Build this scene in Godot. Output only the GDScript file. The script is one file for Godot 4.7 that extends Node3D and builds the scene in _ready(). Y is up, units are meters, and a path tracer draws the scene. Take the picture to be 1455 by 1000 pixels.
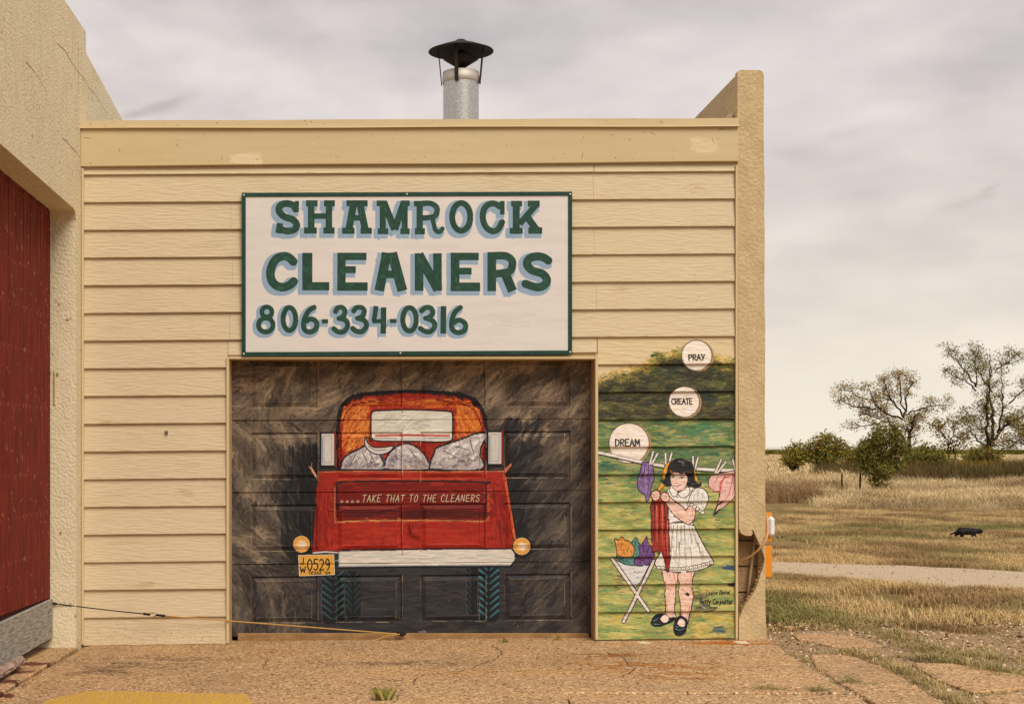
extends Node3D
# A small shop front seen straight on: lap siding, hand-painted sign, a garage door and a strip of
# siding that carry a hand-painted mural, a stucco building on the left, dry grassland on the right.
# World: x right, y up, z towards the camera. The siding wall stands in the plane z = 0.
# Sizes were worked out on paper from the photograph: EYE is the eye point, FOCAL the lens.

const EYE := Vector3(0, 1.447, 11.0)
const FOCAL := 2075.7
const PX := 535.0
const PY := 637.0
const EXPOSURE := 1.78

var rng := RandomNumberGenerator.new()
var M := {}

# ------------------------------------------------------------------ measuring
func at(px: float, py: float, z := 0.0) -> Vector3:      # point of the plane z that was measured at (px, py)
	var d := EYE.z - z
	return Vector3((px - PX) * d / FOCAL, EYE.y + (PY - py) * d / FOCAL, z)
func on_ground(px: float, py: float, y := 0.0) -> Vector3:
	var d := (EYE.y - y) * FOCAL / (py - PY)
	return Vector3((px - PX) * d / FOCAL, y, EYE.z - d)
func k8(r: float, g: float, b: float) -> Color:
	return Color(r / 255.0, g / 255.0, b / 255.0)
func lin(r: float, g: float, b: float) -> Color:
	return k8(r, g, b).srgb_to_linear()

# ------------------------------------------------------------------ nodes
var taken := {}
func numbered(called: String) -> String:
	var n: int = taken.get(called, 0)
	taken[called] = n + 1
	return called if n == 0 else "%s_%03d" % [called, n]
func thing(called, label, category, where := Vector3.ZERO, group := "") -> Node3D:
	var o := Node3D.new()
	o.name = numbered(called)
	add_child(o)
	o.position = where
	return tag(o, label, category, group)
func tag(o, label, category, group := "", kind := ""):
	o.set_meta("label", label)
	o.set_meta("category", category)
	if group: o.set_meta("group", group)
	if kind: o.set_meta("kind", kind)
	return o
func obj(called: String, mesh: Mesh, mat: Material, parent: Node = self) -> MeshInstance3D:
	var o := MeshInstance3D.new()
	o.name = numbered(called) if parent == self else called
	o.mesh = mesh
	o.material_override = mat
	o.cast_shadow = GeometryInstance3D.SHADOW_CASTING_SETTING_ON
	parent.add_child(o, true)
	if parent is Node3D and parent != self:
		var p: Node = parent
		var off := Vector3.ZERO
		while p != self:
			off += (p as Node3D).position
			p = p.get_parent()
		o.position = -off                                  # shapes are written in world metres
	return o
func struct(called: String, mesh: Mesh, mat: Material, parent: Node = self) -> MeshInstance3D:
	var o := obj(called, mesh, mat, parent)
	if parent == self: o.set_meta("kind", "structure")
	return o
func part_group(called: String, parent: Node3D) -> Node3D:
	var o := Node3D.new()
	o.name = called
	parent.add_child(o, true)
	return o

# ------------------------------------------------------------------ shapes
func new_st(smooth := false) -> SurfaceTool:
	var st := SurfaceTool.new()
	st.begin(Mesh.PRIMITIVE_TRIANGLES)
	st.set_smooth_group(0 if smooth else -1)
	return st
func done(st: SurfaceTool) -> ArrayMesh:
	st.generate_normals()
	return st.commit()
func tri(st, a, b, c):
	st.add_vertex(a); st.add_vertex(b); st.add_vertex(c)
func face(st, pts: Array, centre: Vector3):               # convex polygon, turned away from centre
	var n: Vector3 = (pts[1] - pts[0]).cross(pts[2] - pts[0])
	var flip: bool = n.dot((pts[0] + pts[1] + pts[2]) / 3.0 - centre) > 0.0
	for i in range(1, pts.size() - 1):
		if flip: tri(st, pts[0], pts[i + 1], pts[i])
		else: tri(st, pts[0], pts[i], pts[i + 1])
func face_uv(st, pts: Array, uvs: Array, centre: Vector3):
	var n: Vector3 = (pts[1] - pts[0]).cross(pts[2] - pts[0])
	var flip: bool = n.dot((pts[0] + pts[1] + pts[2]) / 3.0 - centre) > 0.0
	for i in range(1, pts.size() - 1):
		for j in ([0, i + 1, i] if flip else [0, i, i + 1]):
			st.set_uv(uvs[j]); st.add_vertex(pts[j])
func box(st, lo: Vector3, hi: Vector3, b := 0.0):          # a box, its edges cut off by b
	var c := (lo + hi) / 2.0
	var h := (hi - lo) / 2.0
	b = min(b, min(h.x, min(h.y, h.z)) * 0.9)
	if b <= 0.0:
		for ax in 3:
			for s in [-1.0, 1.0]:
				var p := []
				for q in [[-1, -1], [1, -1], [1, 1], [-1, 1]]:
					var v := Vector3.ZERO
					v[ax] = s * h[ax]; v[(ax + 1) % 3] = q[0] * h[(ax + 1) % 3]; v[(ax + 2) % 3] = q[1] * h[(ax + 2) % 3]
					p.append(c + v)
				face(st, p, c)
		return
	for ax in 3:
		var u := (ax + 1) % 3
		var w := (ax + 2) % 3
		for s in [-1.0, 1.0]:
			var p := []
			for q in [[-1, -1], [1, -1], [1, 1], [-1, 1]]:
				var v := Vector3.ZERO
				v[ax] = s * h[ax]; v[u] = q[0] * (h[u] - b); v[w] = q[1] * (h[w] - b)
				p.append(c + v)
			face(st, p, c)
			for t in [-1.0, 1.0]:                          # the edge between faces ax and u
				var e := []
				for q in [[0, -1], [0, 1], [1, 1], [1, -1]]:
					var v := Vector3.ZERO
					v[ax] = s * (h[ax] - (b if q[0] == 1 else 0.0)); v[u] = t * (h[u] - (0.0 if q[0] == 1 else b)); v[w] = q[1] * (h[w] - b)
					e.append(c + v)
				face(st, e, c)
	for sx in [-1.0, 1.0]:
		for sy in [-1.0, 1.0]:
			for sz in [-1.0, 1.0]:
				face(st, [c + Vector3(sx * h.x, sy * (h.y - b), sz * (h.z - b)), c + Vector3(sx * (h.x - b), sy * h.y, sz * (h.z - b)), c + Vector3(sx * (h.x - b), sy * (h.y - b), sz * h.z)], c)
func box_mesh(lo, hi, b := 0.0) -> ArrayMesh:
	var st := new_st()
	box(st, lo, hi, b)
	return done(st)
func tube(st, path: Array, radii, n := 8):
	var rings := []
	var last := Vector3(0.3, 0.9, 0.31)
	for i in path.size():
		var d: Vector3 = (path[min(i + 1, path.size() - 1)] - path[max(i - 1, 0)]).normalized()
		var u := d.cross(last)
		if u.length() < 0.05: u = d.cross(Vector3(0.9, 0.1, 0.4))
		u = u.normalized()
		var w := d.cross(u)
		last = w.cross(d) if false else last
		var r: float = radii[i] if radii is Array else radii
		var ring := []
		for k in n: ring.append(path[i] + (u * cos(TAU * k / n) + w * sin(TAU * k / n)) * r)
		rings.append(ring)
	for i in path.size() - 1:
		var c: Vector3 = (path[i] + path[i + 1]) / 2.0
		for k in n: face(st, [rings[i][k], rings[i][(k + 1) % n], rings[i + 1][(k + 1) % n], rings[i + 1][k]], c)
	var d0: Vector3 = (path[1] - path[0])
	face(st, rings[0], path[0] + d0)
	face(st, rings[-1], path[-1] - (path[-1] - path[-2]))
func lathe(st, prof: Array, c: Vector3, n := 28):           # prof: [radius, height], outside first to last
	for i in prof.size() - 1:
		for k in n:
			var a := TAU * k / n
			var b := TAU * (k + 1) / n
			var p := [c + Vector3(cos(a) * prof[i][0], prof[i][1], sin(a) * prof[i][0]), c + Vector3(cos(b) * prof[i][0], prof[i][1], sin(b) * prof[i][0]), c + Vector3(cos(b) * prof[i + 1][0], prof[i + 1][1], sin(b) * prof[i + 1][0]), c + Vector3(cos(a) * prof[i + 1][0], prof[i + 1][1], sin(a) * prof[i + 1][0])]
			tri(st, p[0], p[1], p[2]); tri(st, p[0], p[2], p[3])
func prism(st, poly: PackedVector2Array, z0: float, z1: float):   # outline in x, y drawn out from z0 to z1
	if Geometry2D.is_polygon_clockwise(poly): poly.reverse()
	var t := Geometry2D.triangulate_polygon(poly)
	for i in range(0, t.size(), 3):
		var p := [poly[t[i]], poly[t[i + 1]], poly[t[i + 2]]]
		face(st, p.map(func(q): return Vector3(q.x, q.y, z1)), Vector3(p[0].x, p[0].y, z0))
		face(st, p.map(func(q): return Vector3(q.x, q.y, z0)), Vector3(p[0].x, p[0].y, z1))
	for i in poly.size():
		var a := poly[i]
		var b := poly[(i + 1) % poly.size()]
		var m := (a + b) / 2.0 + Vector2(-(b - a).y, (b - a).x).normalized() * 0.001
		face(st, [Vector3(a.x, a.y, z0), Vector3(b.x, b.y, z0), Vector3(b.x, b.y, z1), Vector3(a.x, a.y, z1)], Vector3(m.x, m.y, (z0 + z1) / 2))
func smooth_path(p: Array, sub := 6) -> Array:
	var out := []
	for i in p.size() - 1:
		var a = p[max(i - 1, 0)]
		var b = p[i]
		var c = p[i + 1]
		var d = p[min(i + 2, p.size() - 1)]
		for k in sub:
			var t := float(k) / sub
			out.append(0.5 * ((2 * b) + (c - a) * t + (2 * a - 5 * b + 4 * c - d) * t * t + (3 * b - a - 3 * c + d) * t * t * t))
	out.append(p[-1])
	return out

# ------------------------------------------------------------------ paint box: brushes that work on an Image
class Paint:
	var im: Image
	var s: float
	var ox: float
	var oy: float
	var w: int
	var h: int
	var r := RandomNumberGenerator.new()
	func _init(x0: float, y0: float, x1: float, y1: float, per: float, ground: Color, seed_ := 7):
		s = per; ox = x0; oy = y0
		w = int(round((x1 - x0) * per / 2.0)) * 2; h = int(round((y1 - y0) * per / 2.0)) * 2
		im = Image.create(w, h, false, Image.FORMAT_RGB8)
		im.fill(ground)
		r.seed = seed_
	func T(p: Vector2) -> Vector2: return Vector2((p.x - ox) * s, (p.y - oy) * s)
	func poly(pts: Array, c: Color):
		var q := PackedVector2Array()
		var lo := INF
		var hi := -INF
		for p in pts:
			var t := T(p)
			q.append(t)
			lo = min(lo, t.y); hi = max(hi, t.y)
		for y in range(max(0, int(floor(lo))), min(h - 1, int(ceil(hi))) + 1):
			var yc := y + 0.5
			var xs := []
			var j := q.size() - 1
			for i in q.size():
				var a := q[i]
				var b := q[j]
				if (a.y > yc) != (b.y > yc): xs.append(a.x + (yc - a.y) / (b.y - a.y) * (b.x - a.x))
				j = i
			xs.sort()
			for i in range(0, xs.size() - 1, 2):
				var x0: int = max(0, int(round(xs[i])))
				var x1: int = min(w, int(round(xs[i + 1])))
				if x1 > x0: im.fill_rect(Rect2i(x0, y, x1 - x0, 1), c)
	func oval(cx, cy, rx, ry, c: Color, rot := 0.0, wob := 0.0):
		var pts := []
		for i in 28:
			var a := TAU * i / 28.0
			var v := Vector2(cos(a) * rx, sin(a) * ry).rotated(rot) * (1.0 + r.randf_range(-wob, wob))
			pts.append(Vector2(cx, cy) + v)
		poly(pts, c)
	func ring(cx, cy, rx, ry, wd, c):
		var pts := []
		for i in 41: pts.append(Vector2(cx + cos(TAU * i / 40.0) * rx, cy + sin(TAU * i / 40.0) * ry))
		line(pts, wd, c)
	func line(pts: Array, wd: float, c: Color, w1 := -1.0, flat_ends := false):   # wd tapers to w1
		if w1 < 0: w1 = wd
		for i in pts.size() - 1:
			var a: Vector2 = pts[i]
			var b: Vector2 = pts[i + 1]
			if a.distance_to(b) < 0.001: continue
			var n := (b - a).normalized().orthogonal()
			var wa: float = lerp(wd, w1, float(i) / max(1, pts.size() - 1)) / 2.0
			var wb: float = lerp(wd, w1, float(i + 1) / max(1, pts.size() - 1)) / 2.0
			poly([a + n * wa, b + n * wb, b - n * wb, a - n * wa], c)
			if (i > 0 or not flat_ends) and wa * s > 1.2: oval(a.x, a.y, wa, wa, c)
			if i == pts.size() - 2 and not flat_ends and wb * s > 1.2: oval(b.x, b.y, wb, wb, c)
	func blend_all(k: int):                                  # rub the wet paint together
		im.resize(max(1, w / k), max(1, h / k), Image.INTERPOLATE_BILINEAR)
		im.resize(w, h, Image.INTERPOLATE_CUBIC)
	func soften(pts: Array, k: int):                         # the same inside one outline
		var lo := Vector2(INF, INF)
		var hi := -lo
		for q in pts:
			lo = lo.min(T(q)); hi = hi.max(T(q))
		var rc := Rect2i(Vector2i(lo.floor()), Vector2i((hi - lo).ceil())).intersection(Rect2i(0, 0, w, h))
		if rc.size.x < k * 2 or rc.size.y < k * 2: return
		var part := im.get_region(rc)
		part.resize(rc.size.x / k, rc.size.y / k, Image.INTERPOLATE_BILINEAR)
		part.resize(rc.size.x, rc.size.y, Image.INTERPOLATE_CUBIC)
		var keep := im
		var mask := Image.create(w, h, false, Image.FORMAT_RGBA8)
		im = mask
		poly(pts, Color.WHITE)
		im = keep
		im.blit_rect_mask(part, mask.get_region(rc), Rect2i(Vector2i.ZERO, rc.size), rc.position)
	func rough(pts: Array, wd: float, c: Color):             # an uneven, here and there broken brush line
		for i in pts.size() - 1:
			if r.randf() < 0.05: continue
			line([pts[i], pts[i + 1]], wd * r.randf_range(0.6, 1.25), c.lerp(Color(0.2, 0.18, 0.2), r.randf() * 0.5))
	func glaze(pts: Array, cols: Array, n: int, ang: float, aw: float, ln: float, wd: float, op: float):
		for i in n: brush_in(pts, inside(pts), ang + r.randf_range(-aw, aw), ln * r.randf_range(0.4, 1.3), wd * r.randf_range(0.6, 1.4), cols[r.randi() % cols.size()], op)
	func hair(a: Vector2, b: Vector2, wd: float, c: Color, op := 1.0):           # one bristle
		var p := T(a)
		var q := T(b)
		var k := int(max(1.0, round(wd * s)))
		if op < 1.0:
			var m := (p + q) / 2.0
			var u := im.get_pixel(clamp(int(m.x), 0, w - 1), clamp(int(m.y), 0, h - 1))
			c = u.lerp(c, op)
		var n := int(max(1.0, max(abs(q.x - p.x), abs(q.y - p.y)) / k))
		var st := (q - p) / n
		for i in n + 1:
			im.fill_rect(Rect2i(int(p.x), int(p.y), k, k), c)
			p += st
	func brush(p: Vector2, ang: float, ln: float, wd: float, c: Color, op := 0.6, spread := 0.06, n := 5):
		var d := Vector2.from_angle(ang) * ln / 2.0
		var o := Vector2.from_angle(ang + PI / 2)
		for i in n:
			var t := (i + 0.5) / n - 0.5
			var sh := r.randf_range(-0.25, 0.25)
			var v := r.randf_range(-spread, spread)
			var cc := Color(c.r + v, c.g + v, c.b + v * 0.9)
			var m := p + o * wd * t
			hair(m - d * (1 + sh), m + d * (1 - sh * r.randf()), wd / n * r.randf_range(0.5, 1.3), cc, op * r.randf_range(0.5, 1.2))
	func inside(pts: Array) -> Vector2:
		var pk := PackedVector2Array(pts)
		var lo := pk[0]
		var hi := pk[0]
		for p in pk:
			lo = lo.min(p); hi = hi.max(p)
		for i in 60:
			var q := Vector2(r.randf_range(lo.x, hi.x), r.randf_range(lo.y, hi.y))
			if Geometry2D.is_point_in_polygon(q, pk): return q
		return pk[0]
	func fill_brushed(pts: Array, c: Color, c2: Color, n: int, ang: float, ln: float, wd: float, op := 0.5, aw := 0.25):
		poly(pts, c)
		for i in n:
			var q := inside(pts)
			brush_in(pts, q, ang + r.randf_range(-aw, aw), ln * r.randf_range(0.5, 1.3), wd, c.lerp(c2, r.randf()), op)
	func brush_in(pts: Array, q: Vector2, a: float, l: float, wd: float, c: Color, op := 0.6):   # a stroke that keeps inside an outline
		var pk := PackedVector2Array(pts)
		for k in 4:
			var d := Vector2.from_angle(a) * l * 0.62
			var o := Vector2.from_angle(a + PI / 2) * wd * 0.6
			if Geometry2D.is_point_in_polygon(q + d + o, pk) and Geometry2D.is_point_in_polygon(q - d + o, pk) and Geometry2D.is_point_in_polygon(q + d - o, pk) and Geometry2D.is_point_in_polygon(q - d - o, pk):
				brush(q, a, l, wd, c, op)
				return
			l *= 0.5
			wd *= 0.75
	func finish() -> Image:
		im.shrink_x2()
		return im

func V(a: Array) -> Array:                                 # [x, y, x, y ...] to points
	var o := []
	for i in range(0, a.size(), 2): o.append(Vector2(a[i], a[i + 1]))
	return o

# hand lettering: strokes in a unit box, y down; a leading "s" is a curved stroke
const FONT := {
	"A": "l 0 1 .5 0 1 1;l .2 .65 .82 .62", "B": "l .1 0 .1 1;s .1 .02 .7 .05 .75 .4 .15 .48;s .15 .48 .9 .55 .9 .95 .1 1", "C": "s .95 .2 .55 0 .1 .3 .1 .75 .55 1 .95 .85",
	"D": "l .1 0 .1 1;s .1 .02 .75 .1 .95 .5 .75 .9 .1 1", "E": "l .9 0 .1 .02 .1 1 .95 .98;l .1 .5 .75 .48", "H": "l .1 0 .1 1;l .9 0 .88 1;l .1 .52 .9 .5", "I": "l .5 0 .5 1",
	"J": "s .75 0 .75 .75 .5 1 .1 .8", "K": "l .1 0 .1 1;l .9 0 .15 .55 .95 1", "L": "l .1 0 .1 1 .9 .97", "M": "l .05 1 .15 0 .5 .7 .85 0 .95 1", "N": "l .1 1 .1 0 .9 1 .9 0",
	"O": "s .5 0 .1 .25 .1 .75 .5 1 .9 .75 .9 .25 .5 0", "P": "l .1 0 .12 1;s .1 .03 .8 .05 .85 .4 .15 .55", "R": "l .1 0 .12 1;s .1 .03 .8 .05 .85 .4 .15 .5;l .35 .5 .95 1",
	"S": "s .9 .15 .5 0 .12 .2 .3 .45 .75 .58 .85 .85 .45 1 .08 .85", "T": "l 0 .03 1 0;l .5 .02 .5 1", "W": "l 0 0 .25 1 .5 .35 .75 1 1 0", "X": "l .05 0 .95 1;l .9 0 .05 1", "Y": "l .05 0 .5 .5;l .95 0 .35 1",
	"0": "s .5 0 .12 .25 .12 .75 .5 1 .88 .75 .88 .25 .5 0", "2": "s .1 .2 .45 0 .85 .2 .75 .5 .1 1;l .1 1 .95 .97", "4": "l .6 0 .05 .6 .95 .6;l .7 .3 .7 1", "5": "l .85 0 .2 .02 .15 .45;s .15 .45 .6 .38 .9 .65 .6 1 .1 .9", "9": "s .85 .3 .5 .55 .12 .3 .5 0 .85 .25 .8 .7 .45 1",
	"'": "l .5 0 .4 .25", ".": "s .3 .85 .7 .85 .7 1 .3 1 .3 .85",
	"a": "s .8 .5 .4 .4 .1 .75 .4 1 .8 .7;l .8 .45 .85 1", "e": "s .15 .7 .8 .65 .5 .4 .15 .65 .3 1 .9 .9", "i": "l .4 .45 .5 1;l .45 .2 .5 .25", "l": "s .3 0 .3 .7 .5 1 .8 .9", "n": "l .15 .45 .15 1;s .15 .6 .5 .4 .8 .6 .85 1", "o": "s .5 .4 .15 .6 .2 .95 .6 1 .85 .7 .5 .4",
	"p": "l .15 .45 .1 1.35;s .15 .55 .6 .38 .85 .65 .6 .95 .15 .9", "r": "l .15 .45 .15 1;s .15 .65 .4 .42 .8 .48", "s": "s .8 .5 .4 .42 .3 .65 .75 .8 .6 1 .15 .95", "t": "l .5 .05 .45 1;l .1 .4 .95 .35", "u": "s .15 .45 .15 .9 .5 1 .8 .8;l .85 .45 .85 1", "y": "l .15 .45 .5 .95;l .9 .45 .2 1.4",
}
func write(p: Paint, text: String, x: float, y: float, cw: float, ch: float, gap: float, wd: float, c: Color, slope := 0.0, slant := 0.0, jit := 0.05):
	for ch_ in text:
		if ch_ == " ":
			x += cw * 0.62 + gap
			continue
		var k := 1.0
		if ch_ in "iI'l.": k = 0.5
		elif ch_ in "MW": k = 1.25
		elif ch_ == ch_.to_lower() and not ch_ in "0123456789": k = 0.8
		for st in (FONT[ch_] as String).split(";"):
			var b := st.split(" ")
			var pts := []
			for i in range(1, b.size(), 2):
				var u := float(b[i]) + p.r.randf_range(-jit, jit) * 0.5
				var v := float(b[i + 1]) + p.r.randf_range(-jit, jit) * 0.5
				pts.append(Vector2(x + u * cw * k + (1 - v) * ch * slant, y + v * ch))
			p.line(smooth_path(pts, 5) if b[0] == "s" else pts, wd, c)
		x += cw * k + gap
		y += slope * (cw * k + gap)

# ------------------------------------------------------------------ noise helpers
func noise_bytes(w: int, h: int, freq: float, seed_: int, oct := 3, type := FastNoiseLite.TYPE_SIMPLEX_SMOOTH) -> PackedByteArray:
	var n := FastNoiseLite.new()
	n.noise_type = type; n.frequency = freq; n.seed = seed_; n.fractal_octaves = oct
	if type == FastNoiseLite.TYPE_CELLULAR: n.fractal_type = FastNoiseLite.FRACTAL_NONE
	var im := n.get_seamless_image(w, h)
	im.convert(Image.FORMAT_L8)
	return im.get_data()
func noise_image(w: int, h: int, freq: float, seed_: int, oct := 3, sx := 1.0, sy := 1.0) -> Image:   # stretched sx, sy times
	var n := FastNoiseLite.new()
	n.noise_type = FastNoiseLite.TYPE_SIMPLEX_SMOOTH; n.frequency = freq; n.seed = seed_; n.fractal_octaves = oct
	n.domain_warp_enabled = true; n.domain_warp_amplitude = 6.0; n.domain_warp_frequency = freq * 0.6
	var im := n.get_seamless_image(int(w / sx), int(h / sy))
	im.convert(Image.FORMAT_L8)
	im.resize(w, h, Image.INTERPOLATE_CUBIC)
	return im
func mixed(w: int, h: int, a: PackedByteArray, b: PackedByteArray, c0: Color, c1: Color, c2: Color, wb := 0.5) -> Image:   # c0..c1 by a, towards c2 by b
	var out := PackedByteArray()
	out.resize(w * h * 3)
	for i in w * h:
		var t := a[i] / 255.0
		var u := (b[i] / 255.0) * wb
		out[i * 3] = int(255 * ((c0.r + (c1.r - c0.r) * t) * (1 - u) + c2.r * u))
		out[i * 3 + 1] = int(255 * ((c0.g + (c1.g - c0.g) * t) * (1 - u) + c2.g * u))
		out[i * 3 + 2] = int(255 * ((c0.b + (c1.b - c0.b) * t) * (1 - u) + c2.b * u))
	return Image.create_from_data(w, h, false, Image.FORMAT_RGB8, out)
func tex(im: Image) -> ImageTexture: return ImageTexture.create_from_image(im)
func mat(c: Color, rough := 0.85, albedo: Image = null, bump: Image = null, bump_cm := 0.0, tri_scale := 0.0) -> StandardMaterial3D:
	var m := StandardMaterial3D.new()
	m.albedo_color = c
	m.roughness = rough
	m.metallic_specular = 0.35
	if albedo: m.albedo_texture = tex(albedo)
	if bump:
		m.heightmap_enabled = true
		m.heightmap_texture = tex(bump)
		m.heightmap_scale = bump_cm
	if tri_scale > 0.0:
		m.uv1_triplanar = true
		m.uv1_world_triplanar = true
		m.uv1_scale = Vector3.ONE * tri_scale
	return m
func mat_vc(rough := 0.9, back := 0.0) -> StandardMaterial3D:
	var m := StandardMaterial3D.new()
	m.vertex_color_use_as_albedo = true
	m.roughness = rough
	m.metallic_specular = 0.2
	m.cull_mode = BaseMaterial3D.CULL_DISABLED
	if back > 0.0:
		m.backlight_enabled = true
		m.backlight = Color(back, back, back)
	return m

# ================================================================== the scene
func _ready():
	rng.seed = 11
	set_view()
	make_materials()
	build_ground()
	build_shop()
	build_garage_door()
	build_mural_boards()
	build_sign()
	build_left_building()
	build_small_things()
	build_trees()
	build_grass()
	build_cat()

func set_view():
	var cam := Camera3D.new()
	cam.name = "camera"
	cam.projection = Camera3D.PROJECTION_FRUSTUM          # a shift lens: the camera is level and square to the wall
	cam.near = 0.1
	cam.far = 3000.0
	cam.size = cam.near * 1000.0 / FOCAL
	cam.frustum_offset = Vector2(727.5 - PX, PY - 500.0) * cam.near / FOCAL
	cam.position = EYE
	add_child(cam)
	cam.current = true
	var env := Environment.new()
	env.background_mode = Environment.BG_SKY
	var sky := Sky.new()
	var pano := PanoramaSkyMaterial.new()
	pano.panorama = tex(sky_image())
	pano.energy_multiplier = 1.0 / EXPOSURE
	sky.sky_material = pano
	env.sky = sky
	env.tonemap_mode = Environment.TONE_MAPPER_LINEAR
	env.tonemap_exposure = EXPOSURE
	env.sdfgi_enabled = true
	env.ssao_enabled = true
	env.ssil_enabled = true
	var we := WorldEnvironment.new()
	we.name = "world_environment"
	we.environment = env
	add_child(we)
	var sun := DirectionalLight3D.new()                    # a veiled sun behind thin cloud, high in front of the wall and a little to the right
	sun.name = "sun"
	sun.light_color = Color(1.0, 0.96, 0.9)
	sun.light_energy = 0.5
	sun.light_angular_distance = 34.0
	sun.shadow_enabled = true
	add_child(sun)
	sun.look_at_from_position(Vector3(2.9, 8.0, 6.8), Vector3.ZERO)

func sky_image() -> Image:
	# an even veil of cloud: tone by height above the horizon, wide soft noise everywhere; finer streaks low down where one can see them
	var w := 1024
	var h := 512
	var a := noise_image(w, h, 0.024, 3, 5, 2.2, 1.0).get_data()
	var stops := [[-90.0, k8(178, 160, 135)], [-1.0, k8(205, 190, 165)], [0.0, k8(247, 237, 217)], [4.0, k8(240, 231, 217)], [9.0, k8(231, 222, 216)], [13.0, k8(224, 215, 213)], [18.0, k8(213, 204, 204)], [90.0, k8(212, 204, 203)]]
	var out := PackedByteArray()
	out.resize(w * h * 3)
	for y in h:
		var el := 90.0 - (y + 0.5) * 180.0 / h
		var c: Color = stops[0][1]
		for i in stops.size() - 1:
			if el >= stops[i][0]: c = stops[i][1].lerp(stops[i + 1][1], (el - stops[i][0]) / (stops[i + 1][0] - stops[i][0]))
		var amp: float = smoothstep(-1.0, 10.0, el) * 0.075
		for x in w:
			var i := y * w + x
			var g := (a[i] - 128) / 128.0 * amp
			out[i * 3] = clampi(int(255 * (c.r + g)), 0, 255)
			out[i * 3 + 1] = clampi(int(255 * (c.g + g)), 0, 255)
			out[i * 3 + 2] = clampi(int(255 * (c.b + g * 0.9)), 0, 255)
	var im := Image.create_from_data(w, h, false, Image.FORMAT_RGB8, out)
	im.resize(4096, 2048, Image.INTERPOLATE_CUBIC)
	w = 4096
	h = 2048
	out = im.get_data()
	var y0 := int((90.0 - 26.0) * h / 180.0)
	var y1 := int(90.0 * h / 180.0)
	var b1 := noise_image(w, y1 - y0, 0.03, 9, 5, 2.6, 1.0).get_data()
	var b2 := noise_image(w, y1 - y0, 0.012, 19, 4, 3.0, 1.0).get_data()
	for y in range(y0, y1):
		var el := 90.0 - (y + 0.5) * 180.0 / h
		var amp: float = smoothstep(0.0, 8.0, el) * smoothstep(26.0, 21.0, el)
		for x in w:
			var k := (y - y0) * w + x
			var g := (b1[k] - 128) * 0.12 * amp + (b2[k] - 128) * 0.17 * amp
			var i := (y * w + x) * 3
			out[i] = clampi(int(out[i] + g), 0, 255)
			out[i + 1] = clampi(int(out[i + 1] + g), 0, 255)
			out[i + 2] = clampi(int(out[i + 2] + g * 0.85), 0, 255)
	for ws in [[-8.3, 13.1, 1.5, 0.42, 20.0], [-7.4, 13.6, 0.8, 0.3, 16.0], [-9.5, 12.7, 0.7, 0.3, 9.0], [22.2, 8.9, 1.0, 0.24, 34.0], [22.9, 9.4, 0.5, 0.14, 20.0], [16.5, 11.2, 2.6, 0.4, 14.0], [18.0, 10.7, 1.6, 0.25, 12.0], [27.5, 13.2, 3.4, 0.9, 9.0]]:   # small torn clouds
		for yy in range(-30, 31):
			for xx in range(-70, 71):
				var x := int(w * (0.5 + ws[0] / 360.0)) + xx
				var y := int((90.0 - ws[1]) * h / 180.0) + yy
				var dx: float = xx * 360.0 / w / ws[2]
				var dy: float = (yy * 180.0 / h + xx * 0.02) / ws[3]
				var k := clampi((y - y0) * w + x, 0, b1.size() - 1)
				var f: float = exp(-(dx * dx + dy * dy) * 2.0) * ws[4] * 1.7 * clamp(0.6 + (b1[k] - 128) / 40.0, 0.15, 1.5)
				for q in 3: out[(y * w + x) * 3 + q] = clampi(int(out[(y * w + x) * 3 + q] - f), 0, 255)
	var flat := Image.create_from_data(w, h, false, Image.FORMAT_RGB8, out)
	var turned := Image.create(w, h, false, Image.FORMAT_RGB8)   # the picture's middle lies straight ahead, its seam behind the camera
	turned.blit_rect(flat, Rect2i(w / 2, 0, w / 2, h), Vector2i(0, 0))
	turned.blit_rect(flat, Rect2i(0, 0, w / 2, h), Vector2i(w / 2, 0))
	return turned

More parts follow.
